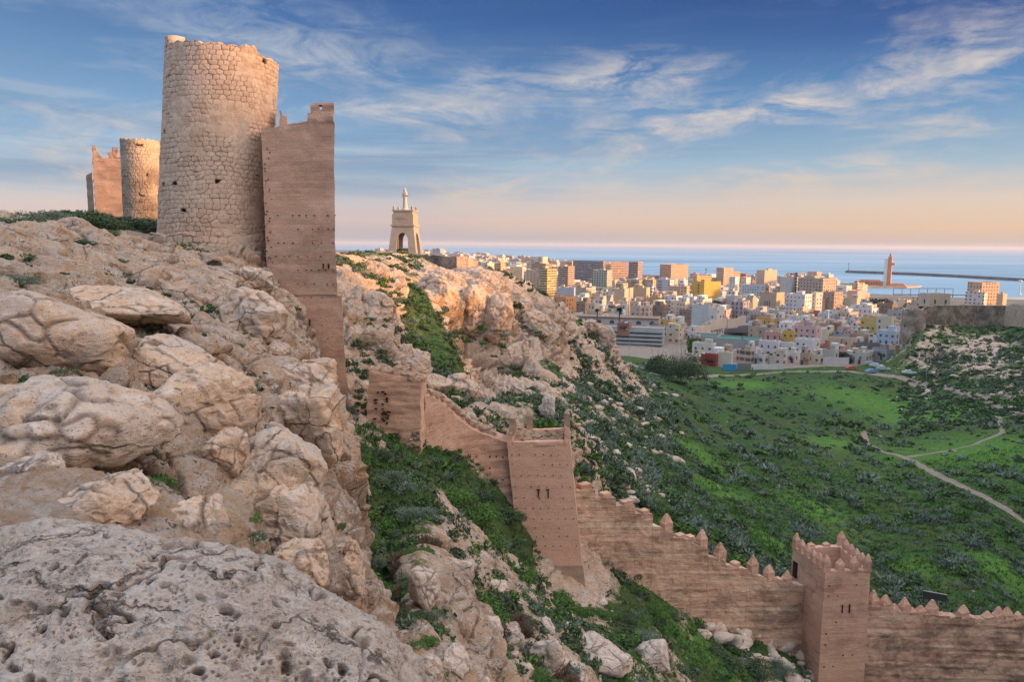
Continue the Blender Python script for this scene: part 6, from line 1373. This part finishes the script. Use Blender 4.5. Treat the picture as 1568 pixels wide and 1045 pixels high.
for px, py, w, kind, lab in [
    (600, 745, 74, 'grey', 'large grey-green bush at the head of the gully'), (585, 810, 70, 'green', 'leafy green bush pressed against the brink of the slope'), (612, 705, 50, 'green', 'green bush below the squat tower'), (578, 700, 44, 'dark', 'dark bush left under the squat tower'),
    (628, 870, 60, 'dry', 'twiggy grey bush in the upper gully'), (606, 905, 60, 'green', 'bright bush hanging over the dark cleft'), (640, 790, 60, 'grey', 'silvery bush beside the pale crag'), (690, 765, 60, 'green', 'dense green bush at the foot of the curving wall'),
    (722, 795, 72, 'green', 'biggest bright green bush below the curving wall'), (752, 830, 66, 'green', 'vivid green bush left of the leaning tower foot'), (770, 795, 56, 'dark', 'shaded bush in the corner of curving wall and leaning tower'), (735, 760, 50, 'dark', 'dark ivy-like bush on the curving wall foot'),
    (800, 890, 56, 'green', 'green bush at the left foot of the leaning tower'), (850, 925, 66, 'green', 'broad green bush in front of the leaning tower plinth'), (890, 940, 50, 'green', 'fresh green bush right under the leaning tower plinth'), (925, 945, 44, 'green', 'round bush at the start of the stepped wall'),
    (960, 950, 34, 'dark', 'low dark bush along the stepped wall'), (994, 935, 40, 'green', 'neat round bush touching the stepped wall'), (750, 940, 84, 'green', 'spreading bush above the chunky pale boulder'), (790, 965, 60, 'dry', 'brown twiggy bush right of the chunky pale boulder'),
    (760, 1020, 80, 'green', 'bushy clump under the chunky pale boulder'), (985, 980, 50, 'grey', 'grey scrub above the mottled outcrop'), (1062, 1010, 60, 'green', 'green clump below the ragged hole of the stepped wall'), (1105, 1010, 60, 'dark', 'dark clump in the hollow under the stepped wall'),
    (1150, 1025, 60, 'dark', 'dark bush left of the hollow tower'), (1190, 1030, 50, 'grey', 'pale scrub at the hollow tower foot'), (650, 985, 44, 'green', 'green bush below the twiggy grey bush'), (660, 1035, 60, 'green', 'bottom green bush next to the grey-brown rock'),
    (620, 950, 44, 'dark', 'dark bush in the cleft at the brink'), (860, 1050, 60, 'dry', 'dry bush at the bottom below the squarish boulder'), (940, 1050, 60, 'green', 'bottom bush under the long smooth boulder'), (1400, 1050, 60, 'green', 'bush at the foot of the battlement wall')]:
    q = hit(px, py, 17, 90)
    if q is None: continue
    put_shrub(kind, q, w*PXM(q[1])/1.55, True, .85, lab)
for x, y, s, lab in ((806, 1.2, .5, 'left shrub sprouting on the top of the leaning tower'), (846, 2.2, .6, 'right shrub sprouting on the top of the leaning tower')): put_shrub('green', f4(x, 682, y)+np.array([0, 0, .15]), s, True, .7, lab)
for x, r, y, s, lab in ((590, 566, 53, .6, 'left shrub on the head of the squat tower'), (625, 573, 53.4, .7, 'right shrub on the head of the squat tower')): put_shrub('dark', w2p(x, r, y)+np.array([0, 0, .15]), s, True, .7, lab)
NSINGLE = len(SHRUBS)
# scattered growth
cand = []
def add_c(n, px0, px1, Y0, Y1, fn):
    X, Y, Z, RK, PX = slopes_sample(n, px0, px1, Y0, Y1); nz = fbm(np.stack([X/7, Y/7, X*0], 1), 3, 301); nz2 = fbm(np.stack([X/2.5, Y/2.5, X*0], 1), 2, 311)
    for x, y, z, rk, px, a, b in zip(X, Y, Z, RK, PX, nz, nz2):
        r = fn(x, y, z, rk, px, a, b)
        if r: cand.append((x, y, z)+r)
def near_path(x, y):
    for L, w in PATHS:
        if w > .5 and polyd(np.array([x]), np.array([y]), L)[0] < w*1.5: return True
    return False
e1, e2 = hit(1150, 700, 85), hit(1330, 850, 85); dd = (e2-e1)[:2]; dd /= np.linalg.norm(dd); pn_ = np.array([-dd[1], dd[0]])
def f_gully(x, y, z, rk, px, a, b):
    if rk*.7+a*.5 > .62: return None
    return (random.choice(('green', 'green', 'dark', 'dark', 'grey', 'dry')), random.choice((.10, .12, .15, .15, .2, .25, .35, .5, .7))*random.uniform(.8, 1.2), 'gully')
def f_valley(x, y, z, rk, px, a, b):
    q = (x*pn_[0]+y*pn_[1])/9.5+a*.35; row = math.cos(q*2*math.pi)
    if rk < .3 and row+b*.9 < .05 and random.random() < .84: return None
    for c, r in BRIGHT:
        if c is not None and rk < .3 and (x-c[0])**2+(y-c[1])**2 < r*r*.55 and random.random() < .85: return None
    if near_path(x, y): return None
    return (random.choice(('dark', 'grey', 'grey', 'grey', 'green')) if a > -.05 else random.choice(('grey', 'grey', 'dark')), random.choice((.25, .3, .4, .6, .9, 1.2, 1.5))*random.uniform(.8, 1.1)*(1+.9*max(-.5, min(.6, a))), 'valley')
def f_cliff(x, y, z, rk, px, a, b):
    if 645 < px < 738 and 132 < y < 182: return None
    if rk > .75 and a < .12: return None
    if rk > .5 and a+b < .05: return None
    if px > 820 and float(fbm(np.array([[x/9, y/9, 0]]), 3, 401)[0]) > .06 and random.random() < .75: return None
    return (random.choice(('green', 'dark', 'dark', 'dark', 'grey')), random.uniform(.35, 1.2), 'cliff')
def f_hill(x, y, z, rk, px, a, b):
    if a < -.12 and rk > .5: return None
    return (random.choice(('dark', 'dark', 'green', 'grey')), random.uniform(.6, 1.5), 'hill')
add_c(9000, 545, 1560, 22, 82, f_gully)
add_c(17000, 880, 1640, 80, 310, f_valley)
add_c(4200, 490, 960, 62, 190, f_cliff)
add_c(420, 0, 540, 8, 46, lambda x, y, z, rk, px, a, b: (random.choice(('dark', 'dark', 'grey', 'green')), random.choice((.10, .14, .2, .3)), 'top') if a > -.1 else None)
add_c(1500, -60, 330, 50, 120, lambda x, y, z, rk, px, a, b: ('dark', random.uniform(.3, .8), 'top') if rk+a < .65 else None)
add_c(2200, 1380, 1640, 200, 350, f_hill)
cand.sort(key=lambda c: -c[4]/c[1])
indiv = cand[:300-NSINGLE]; rest = cand[300-NSINGLE:]
WHERE = {'gully': 'growing in the gully', 'valley': 'in the planted rows of the valley', 'cliff': 'rooted on the far rocky cliff', 'top': 'on the bare hilltop', 'hill': 'on the right-hand hillside'}
KN = {'green': 'fresh green leafy shrub', 'dark': 'dark green rounded shrub', 'grey': 'grey-green spiky shrub', 'dry': 'brown twiggy shrub'}
for c in indiv:
    x, y, z, kind, s, zone = c; near = 'near the camera side' if y < 45 else ''
    w = WHERE[zone]
    if zone == 'gully': w += ' near its top' if x < 0 else ' by the leaning tower' if x < 14 else ' by the hollow tower'
    if zone == 'valley': w += ', just beyond the stepped wall' if x < 45 else ', behind the battlement wall'
    sz = 'small' if s < .5 else 'mid-sized' if s < .95 else 'large'
    put_shrub(kind, (x, y, z), s, y < 40, .8, f'{sz} {KN[kind]} {w}'.replace(' of the valley, just', ' just').replace(' of the valley, behind', ' behind'), f'{sz} {KN[kind]}s {w}')
# everything smaller: one carpet of scrub
def carpet(name, items, mats, label, per=40, leaf=.34):
    for kind in sorted(set(c[3] for c in items)):
        its = [c for c in items if c[3] == kind]; Vs, Ts = [], []
        prot = [leaf_cloud(per, 1.0, leaf, 500+i, clumps=6, flat=.8, asp=.55 if kind != 'grey' else .35, spiky=(kind == 'grey')) for i in range(8)]
        for c in its:
            V, F, t = random.choice(prot); a = random.uniform(0, 6.28); s = c[4]*random.uniform(.85, 1.2); ca, sa = math.cos(a)*s, math.sin(a)*s
            Vs.append(np.stack([V[:, 0]*ca-V[:, 1]*sa+c[0], V[:, 0]*sa+V[:, 1]*ca+c[1], V[:, 2]*s+c[2]-.1], 1)); Ts.append(np.clip(t*random.uniform(.6, 1.2), 0, 1))
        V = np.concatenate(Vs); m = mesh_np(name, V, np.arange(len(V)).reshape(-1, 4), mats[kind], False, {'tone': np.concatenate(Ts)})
        tag(link(name, m), label[kind], 'shrubbery', kind='stuff')
rest = [c if c[3] != 'dry' else c[:3]+('dark',)+c[4:] for c in rest]; NEARC = [c for c in rest if c[1] < 140 and c[4] > .3]; FARC = [c for c in rest if not (c[1] < 140 and c[4] > .3)]
LBL = {'green': 'fresh green %s growth spread over valley and slopes', 'dark': 'dark %s scrub covering valley and slopes in rows', 'grey': 'grey-green %s agave rows and scrub on valley and slopes'}
carpet('shrubbery', NEARC, {'green': 'green_leaves', 'dark': 'shrub_leaves', 'grey': 'grey_leaves'}, {k: v % 'leafy' for k, v in LBL.items()}, 150, .17)
carpet('shrubbery', FARC, {'green': 'green_leaves', 'dark': 'shrub_leaves', 'grey': 'grey_leaves'}, {k: v % 'low' for k, v in LBL.items()})
0 and carpet('shrubbery', [c if c[3] != 'dry' else c[:3]+('dark',)+c[4:] for c in rest], {'green': 'green_leaves', 'dark': 'shrub_leaves', 'grey': 'grey_leaves'},
       {'green': 'fresh green low growth spread over valley and slopes', 'dark': 'dark scrub covering valley and slopes in rows', 'grey': 'grey-green agave rows and scrub on valley and slopes'})
# grass tufts on the soft ground of the gully and the nearer valley
GT = []
for n_, a_, b_, c_, d_, sc_ in ((16000, 540, 1300, 18, 82, .20), (16000, 880, 1640, 82, 170, .34)):
    X_, Y_, Z_, RK_, PX_ = slopes_sample(n_, a_, b_, c_, d_); nz_ = fbm(np.stack([X_/3, Y_/3, X_*0], 1), 3, 777)
    for x, y, z, rk, g_ in zip(X_, Y_, Z_, RK_, nz_):
        if rk+g_*.35 < .5 and not near_path(x, y): GT.append((x, y, z, 'green' if g_ > -.05 else 'dark', sc_*random.uniform(.6, 1.4)))
def tufts():
    V, T = [], []; g = np.random.default_rng(3)
    for x, y, z, k, s in GT:
        n = 7; a = g.uniform(0, 6.28, n); r = g.uniform(0, .8, n)*s; l = g.uniform(.6, 1.3, n)*s; bx, by = x+r*np.cos(a), y+r*np.sin(a); w = .16*s; t = a+1.57
        dx, dy = np.cos(t)*w, np.sin(t)*w; lx, ly = np.cos(a)*l*.5, np.sin(a)*l*.5; z0 = z-.03
        q = np.stack([np.stack([bx-dx, by-dy, a*0+z0], 1), np.stack([bx+dx, by+dy, a*0+z0], 1), np.stack([bx+lx+dx*.2, by+ly+dy*.2, z0+l], 1), np.stack([bx+lx-dx*.2, by+ly-dy*.2, z0+l], 1)], 1)
        V.append(q.reshape(-1, 3)); T.append(np.repeat(g.uniform(.2, 1, n)*(1 if k == 'green' else .5), 4))
    V = np.concatenate(V); tag(link('grass', mesh_np('grass', V, np.arange(len(V)).reshape(-1, 4), 'green_leaves', False, {'tone': np.concatenate(T)})), 'tufts of grass over the gully and valley ground', 'grass', kind='stuff')
tufts()
# white stones and small outcrops far off, lying in the scrub
FR = [boulder_mesh('rock', (1.0, .9, .7), 90+i, G, 2, 3.5, 1.2) for i in range(4)]
X_, Y_, Z_, RK_, PX_ = slopes_sample(6500, 700, 1640, 64, 330); cnt = 0; mv, mf, mn = [], [], 0
for x, y, z, rk, px in zip(X_, Y_, Z_, RK_, PX_):
    a = float(fbm(np.array([[x/9, y/9, 0]]), 3, 401)[0])
    if not (rk > .24 and a > .02) and random.random() > .02: continue
    if px < 800 and y < 135: continue
    s = random.choice((.4, .6, .8, 1.1, 1.6, 2.4))*random.uniform(.8, 1.2)*(1 if rk > .24 else .3); z -= .15*s; m = random.choice(FR)
    if cnt < 110 and s > 1.5:
        o = link('rock', m, None, (x, y, z), (random.random()*6, random.random()*6, random.random()*6), (s*1.2, s, s)); zone = 'right-hand hillside' if px > 1380 else 'green slope below the far cliff'
        tag(o, f'pale weathered rock among scrub on the {zone}', 'rock', f'pale rocks among scrub on the {zone}'); cnt += 1
    else:
        V = np.array([v.co[:] for v in m.vertices]); F = np.array([p.vertices[:] for p in m.polygons]); mv.append(V*s*[1.2, 1, .9]+[x, y, z]); mf.append(F+mn); mn += len(V)
if mv: V = np.concatenate(mv); tag(link('rubble', mesh_np('rubble', V, np.concatenate(mf), G, False, {'crack': np.zeros(len(V))})), 'scattered pale stones over slopes and valley', 'rubble', kind='stuff')

# ---- trees
def tree(name, px, top, foot, Y, w, mat, label, n=2600, leaf=.3, trunk=.35, base=None, seed=1, shape=(1, 1, 1), crown0=.35, bark='bark'):
    f = pt(px, foot, Y); t = pt(px, top, Y); H = t[2]-f[2]; r = root(name, (f[0], f[1], f[2]), label, 'tree'); wr = w*PXM(Y)/2
    b = MB(); b.tube((0, 0, -.5), (wr*.08, 0, H*crown0), trunk*.5, trunk*.35, 8)
    g = random.Random(seed)
    for k in range(9):
        a = g.uniform(0, 6.28); q = wr*g.uniform(.4, .8); z0 = H*g.uniform(crown0*.7, crown0); z1 = H*g.uniform(crown0+.15, .9); b.tube((wr*.08*z0/H, 0, z0), (q*math.cos(a), q*math.sin(a), z1), trunk*.22, trunk*.06, 6)
    b.build('trunk', bark, r)
    V, F, tn = leaf_cloud(n, 1.0, leaf/wr, seed*7+3, clumps=16, flat=.95); V[:, 2] -= .1; V = V*[wr*1.15, wr*1.15, H*(1-crown0)*.95]+[0, 0, H*crown0*.9]
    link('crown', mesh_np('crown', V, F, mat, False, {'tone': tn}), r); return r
tree('tree', 1040, 512, 608, 262, 74, 'shrub_leaves', 'tall thin half-bare tree standing before the car park corner', 6000, .24, .9, seed=3, crown0=.42, bark='statue_stone')
tree('tree', 1004, 522, 590, 275, 46, 'shrub_leaves', 'rounder darker tree left of the half-bare tree', 4200, .32, .5, seed=4, crown0=.25)
tree('tree', 1062, 500, 545, 360, 26, 'green_leaves', 'dark green tree behind netting at the corner of the car park', 1500, .5, .5, seed=5, crown0=.25)
tree('tree', 1270, 535, 556, 338, 34, 'dark_leaves', 'left half of the dark tree mass behind the blurred white wall', 1800, .4, .5, seed=6, crown0=.15)
tree('tree', 1293, 533, 556, 338, 34, 'dark_leaves', 'right half of the dark tree mass behind the blurred white wall', 1800, .4, .5, seed=7, crown0=.15)
tree('tree', 1088, 457, 470, 650, 14, 'dark_leaves', 'small dark tree at the foot of the yellow block', 700, .9, .5, seed=8, crown0=.2)
tree('tree', 1098, 458, 470, 645, 14, 'dark_leaves', 'second small dark tree right below the yellow block', 700, .9, .5, seed=9, crown0=.2)
tree('tree', 1130, 462, 480, 600, 30, 'shrub_leaves', 'broad green tree between the yellow block and the church', 1000, .9, .5, seed=10, crown0=.15)
tree('tree', 1345, 452, 466, 620, 44, 'dark_leaves', 'wide dark grove-like tree by the port before the fort', 1300, 1.0, .6, seed=11, crown0=.1)
tree('tree', 1396, 455, 472, 560, 28, 'shrub_leaves', 'rounded dark tree left of the little fort', 1100, .8, .6, seed=12, crown0=.1)
def palm(px, top, foot, Y, w, label, seed):
    f = pt(px, foot, Y); t = pt(px, top, Y); H = t[2]-f[2]; r = root('palm_tree', (f[0], f[1], f[2]), label, 'palm tree'); R_ = w*PXM(Y)/2; g = random.Random(seed)
    MB().tube((0, 0, -.5), (0, 0, H*.8), .45, .32, 8).build('trunk', 'bark', r); V, F = [], []
    for k in range(34):
        a = g.uniform(0, 6.28); el = g.uniform(-.5, 1.2); L = R_*g.uniform(.8, 1.1); pr = None
        for j in range(7):
            s = j/6; x = L*s*math.cos(el*(1-s*.3)); z = H*.8+L*(math.sin(el)*s-.55*s*s); wd_ = .55*math.sin(math.pi*min(1, s*.85+.12))+.05
            c = np.array([x*math.cos(a), x*math.sin(a), z]); sd = np.array([-math.sin(a), math.cos(a), -.3])*wd_; cur = (c-sd, c, c+sd)
            if pr is not None:
                n = len(V); V += [pr[0], pr[1], cur[1], cur[0], pr[1], pr[2], cur[2], cur[1]]; F += [(n, n+1, n+2, n+3), (n+4, n+5, n+6, n+7)]
            pr = cur
    m = mesh_np('crown', np.array(V), np.array(F), 'dark_leaves', False, {'tone': np.full(len(V), .5)}); link('crown', m, r)
palm(948, 466, 507, 400, 15, 'thick dark palm tree in front of the arcaded building', 1)
palm(914, 467, 507, 405, 9, 'slender smaller palm tree left of the thick palm', 2)
def conifer():
    Y = 650; f = pt(1217, 462, Y); t = pt(1217, 418, Y); H = t[2]-f[2]; r = root('conifer', (f[0], f[1], f[2]), 'tall dark conifer with flat layered tiers above the white flats', 'tree')
    MB().tube((0, 0, -1), (0, 0, H), .5, .06, 8).build('trunk', 'bark', r); V, T = [], []; g = np.random.default_rng(5)
    for k in range(17):
        z = H*(.12+.86*k/16); R_ = 4.6*(1-.86*k/16)+.4
        for j in range(int(90*(1-.5*k/16))):
            a = g.uniform(0, 6.28); d = R_*g.uniform(.15, 1); c = np.array([d*math.cos(a), d*math.sin(a), z+.25*d+g.normal()*.12]); u = np.array([math.cos(a), math.sin(a), .25])*.75; w = np.array([-math.sin(a), math.cos(a), g.normal()*.3])*.35; V += [c-u, c+w, c+u, c-w]; T += [g.uniform(0, 1)]*4
    V = np.array(V); link('crown', mesh_np('crown', V, np.arange(len(V)).reshape(-1, 4), 'dark_leaves', False, {'tone': T}), r)
conifer()
# small trees dotting the town
for i in range(14):
    px, Y = random.uniform(900, 1380), random.uniform(480, 900); x = pt(px, 450, Y)[0]; zb = float(town_z(x, Y)); q = W0/2
    row_ = 376+(-zb)*FPX/Y
    tree('tree', px, row_-10*400/Y*2.2, row_, Y, 18*400/Y*1.6, 'dark_leaves', None, 300, 1.1, .4, seed=40+i, crown0=.25)['label'] = 'small dark street tree half hidden between town roofs'
for o in COL.objects:
    if o.get('label') == 'small dark street tree half hidden between town roofs': o['group'] = 'street trees between the town roofs'

# ---- vehicles, people, street furniture
def paint(name, c): plain_mat(name, c, .35, .5, .03, s=.2)
paint('car_white', (.62, .66, .70)); paint('car_blue', (.16, .30, .50)); paint('car_silver', (.40, .48, .52)); paint('car_red', (.45, .10, .08)); plain_mat('tyre_rubber', (.02, .02, .02), .8); plain_mat('lamp_glass', (.6, .6, .55), .2)
def car_body(mat):
    prof = [(-2.1, .35), (-2.15, .75), (-1.95, .95), (-1.5, 1.0), (-1.05, 1.42), (.45, 1.45), (1.15, 1.0), (1.95, .85), (2.15, .65), (2.15, .35)]
    V = []; n = len(prof)
    for y, k in ((-.86, 0), (-.8, 1), (.8, 1), (.86, 0)):
        for x, z in prof: V.append((x, y if z < 1.05 else y*.86, z))
    F = [tuple(range(n))[::-1], tuple(range(3*n, 4*n))]
    for j in range(3):
        for i in range(n): F.append((j*n+i, j*n+(i+1) % n, (j+1)*n+(i+1) % n, (j+1)*n+i))
    return MB().add(V, F).mesh('body', mat, False)
WHEEL = MB().tube((0, -.1, 0), (0, .1, 0), .32, n=16).mesh('wheel', 'tyre_rubber'); HUB = MB().tube((0, -.11, 0), (0, .11, 0), .17, n=10).mesh('rim', 'white_metal'); LAMP = MB().box((0, 0, 0), (.12, .3, .16)).mesh('headlight', 'lamp_glass')
WSIDE = MB().add([(-1.0, 0, 1.0), (.95, 0, 1.0), (.4, 0, 1.36), (-.95, 0, 1.36), (-1.0, .03, 1.0), (.95, .03, 1.0), (.4, .03, 1.36), (-.95, .03, 1.36)], [(0, 1, 2, 3), (7, 6, 5, 4), (0, 4, 5, 1), (1, 5, 6, 2), (2, 6, 7, 3), (3, 7, 4, 0)]).mesh('side_window', 'window_glass')
WSC = MB().add([(.52, -.68, 1.42), (.52, .68, 1.42), (1.14, .72, 1.03), (1.14, -.72, 1.03), (.50, -.68, 1.38), (.50, .68, 1.38), (1.1, .72, .98), (1.1, -.72, .98)], [(0, 1, 2, 3), (7, 6, 5, 4), (0, 4, 5, 1), (1, 5, 6, 2), (2, 6, 7, 3), (3, 7, 4, 0)]).mesh('windscreen', 'window_glass')
def car(px, py, mat, label, rz, group='cars parked beside the road'):
    q = hit(px, py, 200, 400)
    r = root('parked_car', (q[0], q[1], q[2]+.1), label, 'car', group, rz); link('body', car_body(mat), r)
    for x in (-1.35, 1.35):
        for y in (-.8, .8): w = link('wheel', WHEEL, r, (x, y, .32)); link('rim', HUB, w)
    link('windscreen', WSC, r); link('side_window', WSIDE, r, (0, -.80, 0)); link('side_window', WSIDE, r, (0, .77, 0))
    for y in (-.6, .6): link('headlight', LAMP, r, (2.12, y, .68))
    r.scale = (1.25, 1.15, 1.15)
car(1334, 560, 'car_silver', 'silver-blue car, upper one of the cars by the hill foot', -.5)
car(1342, 563, 'car_white', 'white car tucked behind the silver-blue one', -.6)
car(1352, 568, 'car_silver', 'pale green-grey car nearest the bend of the road', -.5)
car(1335, 572, 'car_blue', 'blue car parked on the valley side of the road', .1)
car(1392, 574, 'car_white', 'white car farther along the road toward the right', -.45)
car(1304, 567, 'car_red', 'red car at the roadside below the blurred white wall', .1)
q = hit(1152, 569, 200, 400)
pr = root('person', (q[0], q[1], q[2]), 'tiny person in dark clothes walking on the road below the grey yard wall', 'person'); k = 1.0
skin_figure('body', [(0, 0, .95, .16, .12), (0, 0, 1.25, .17, .12), (0, 0, 1.45, .19, .11), (0, 0, 1.56, .06), (0, 0, 1.68, .11), (-.1, 0, .9, .1), (-.12, -.12, .48, .07), (-.12, .02, .06, .05), (.1, 0, .9, .1), (.12, .08, .48, .07), (.12, .25, .08, .05), (-.24, 0, 1.4, .06), (-.28, -.05, 1.1, .045), (-.26, -.18, .88, .035), (.24, 0, 1.4, .06), (.28, .06, 1.1, .045), (.26, 0, .86, .035)],
            [(0, 1), (1, 2), (2, 3), (3, 4), (0, 5), (5, 6), (6, 7), (0, 8), (8, 9), (9, 10), (2, 11), (11, 12), (12, 13), (2, 14), (14, 15), (15, 16)], 'dark_metal', 0, 1, pr)
def lamp(px, r0, r1, Y, label):
    q = hit(px, r1, 200, 400); H = (r1-r0)*PXM(q[1]); o = root('street_lamp', (q[0], q[1], q[2]), label, 'street lamp')
    MB().tube((0, 0, 0), (0, 0, H), .1, .06, 6).build('pole', 'concrete', o); MB().tube((0, 0, H), (-1.2, 0, H+.3), .05, n=5).build('arm', 'concrete', o); MB().box((-1.4, 0, H+.28), (.7, .25, .15)).build('lamp_head', 'white_metal', o)
lamp(1182, 538, 566, 320, 'thin street lamp in front of the arched white house'); lamp(963, 505, 546, 330, 'lamp pole before the concrete car park'); lamp(1262, 540, 566, 320, 'street lamp left of the blurred white wall'); lamp(1418, 552, 580, 290, 'lamp post beside the road at the right hill foot')
q = hit(1430, 932, 90, 140); sg = root('billboard', (q[0], q[1], q[2]), 'dark framed information panel on two posts beyond the battlement wall', 'sign', rz=-.45)
MB().box((0, 0, 1.7), (2.9, .08, 1.0)).build('panel', 'dark_leaves' if False else 'dark_metal', sg)
for x in (-1.35, 1.35): MB().tube((x, 0, -.2), (x, 0, 2.3), .05, n=6).build('post', 'dark_metal', sg)
MB().box((0, -.05, 2.26), (2.95, .06, .08)).build('frame', 'white_metal', sg)

# ---------------------------------------------------------------- labels of the town houses
def colname(c):
    r, g, b = c; L = (r+g+b)/3; s = max(c)-min(c)
    if s < .06: return 'white' if L > .58 else 'pale grey' if L > .42 else 'grey'
    if b > r+.05: return 'bluish white'
    if r-g > .17 and b < .25 and g < .3: return 'brick red'
    if r-b > .35: return 'ochre'
    if r-g > .12 and b > .3: return 'pink'
    return 'cream' if L > .53 else 'sandy' if L > .45 else 'tan'
ordn = ['first', 'second', 'third', 'fourth', 'fifth', 'sixth', 'seventh', 'eighth', 'ninth', 'tenth']
SHORT = [(b, n) for b in LM for k_, n in (('big plain yellow', 'the big yellow block'), ('beige church', 'the church'), ('white block of flats', 'the white flats'), ('long low arcaded', 'the arcaded building'), ('long grey hall', 'the green roof'),
         ('mustard', 'the mustard house'), ('rose house', 'the rose house'), ('pale blue and white', 'the pale blue house'), ('white house with two rows', 'the six-windowed house'), ('bright orange house', 'the bright orange house'), ('brown block with small', 'the brown block'),
         ('cream house with a sunlit', 'the tall cream house'), ('long pale blue-white', 'the blue-white hall'), ('greenish block', 'the greenish block'), ('seafront block with a broad', 'the salmon gable'), ('stepped sunlit', 'the stepped orange block'), ('small stone fort', 'the stone fort'), ('dark red one', 'the dark red house')) if str(b['o']['label']).startswith(k_)]
for b in BLD: b['base'] = None
used = {}
todo = [b for b in BLD if not b['fixed']]
for b in todo:
    cn = colname(b['col']); st = max(1, round(b['h']/3)); hgt = {1: 'one-storey', 2: 'two-storey', 3: 'three-storey', 4: 'four-storey'}.get(st, 'tall')
    best = min(SHORT, key=lambda s: (s[0]['px']-b['px'])**2+((s[0]['top']-b['top'])*2)**2); dx = b['px']-best[0]['px']; dy = b['Y']/best[0]['Y']
    rel = ('behind' if dy > 1.06 else 'in front of' if dy < .94 else 'beside')
    side = ' to the right' if dx > 12 else ' to the left' if dx < -12 else ''
    b['d'] = (f"{cn} {hgt} {'house' if b['Y'] < 700 else 'block'}{' with roof hut' if b['hut'] else ''}", f'{rel} {best[1]}{side}')
    used.setdefault(b['d'], []).append(b)
for d, L in used.items():
    L.sort(key=lambda b: b['px'])
    for i, b in enumerate(L):
        d0 = d[0].replace(' with roof hut', ''); d1 = d[1].replace(' to the ', ' ')
        if len(L) == 1: b['o']['label'] = f'{d[0]} {d[1]}'
        else: b['o']['label'] = f'{ordn[min(i, 9)]} from left of the {d0}s {d1}'+(', roof hut' if b['hut'] else '')
        if len(b['o']['label'].split()) > 16: b['o']['label'] = b['o']['label'].replace(', roof hut', '').replace('from left of the ', 'of the ').replace('in front of', 'before')
        b['o']['group'] = 'houses of the old town' if b['Y'] < 700 else 'blocks of the town toward the sea'

# ---------------------------------------------------------------- air over the bay
hm = bpy.data.materials.new('haze'); hm.use_nodes = True; nt = hm.node_tree
for n in list(nt.nodes): nt.nodes.remove(n)
pv = nt.nodes.new('ShaderNodeVolumePrincipled'); pv.inputs['Color'].default_value = (.80, .86, 1.0, 1); pv.inputs['Density'].default_value = HAZE; pv.inputs['Anisotropy'].default_value = .1
ou = nt.nodes.new('ShaderNodeOutputMaterial'); nt.links.new(pv.outputs[0], ou.inputs['Volume'])
if HAZE > 0: tag(MB().add([(-61000, -700, -86), (61000, -700, -86), (61000, 91000, -86), (-61000, 91000, -86), (-61000, -700, 70), (61000, -700, 70), (61000, 91000, 70), (-61000, 91000, 70)], [(3, 2, 1, 0), (4, 5, 6, 7), (0, 1, 5, 4), (1, 2, 6, 5), (2, 3, 7, 6), (3, 0, 4, 7)]).build('haze', hm), 'faint bluish haze over the bay and the far town', 'haze', kind='stuff')
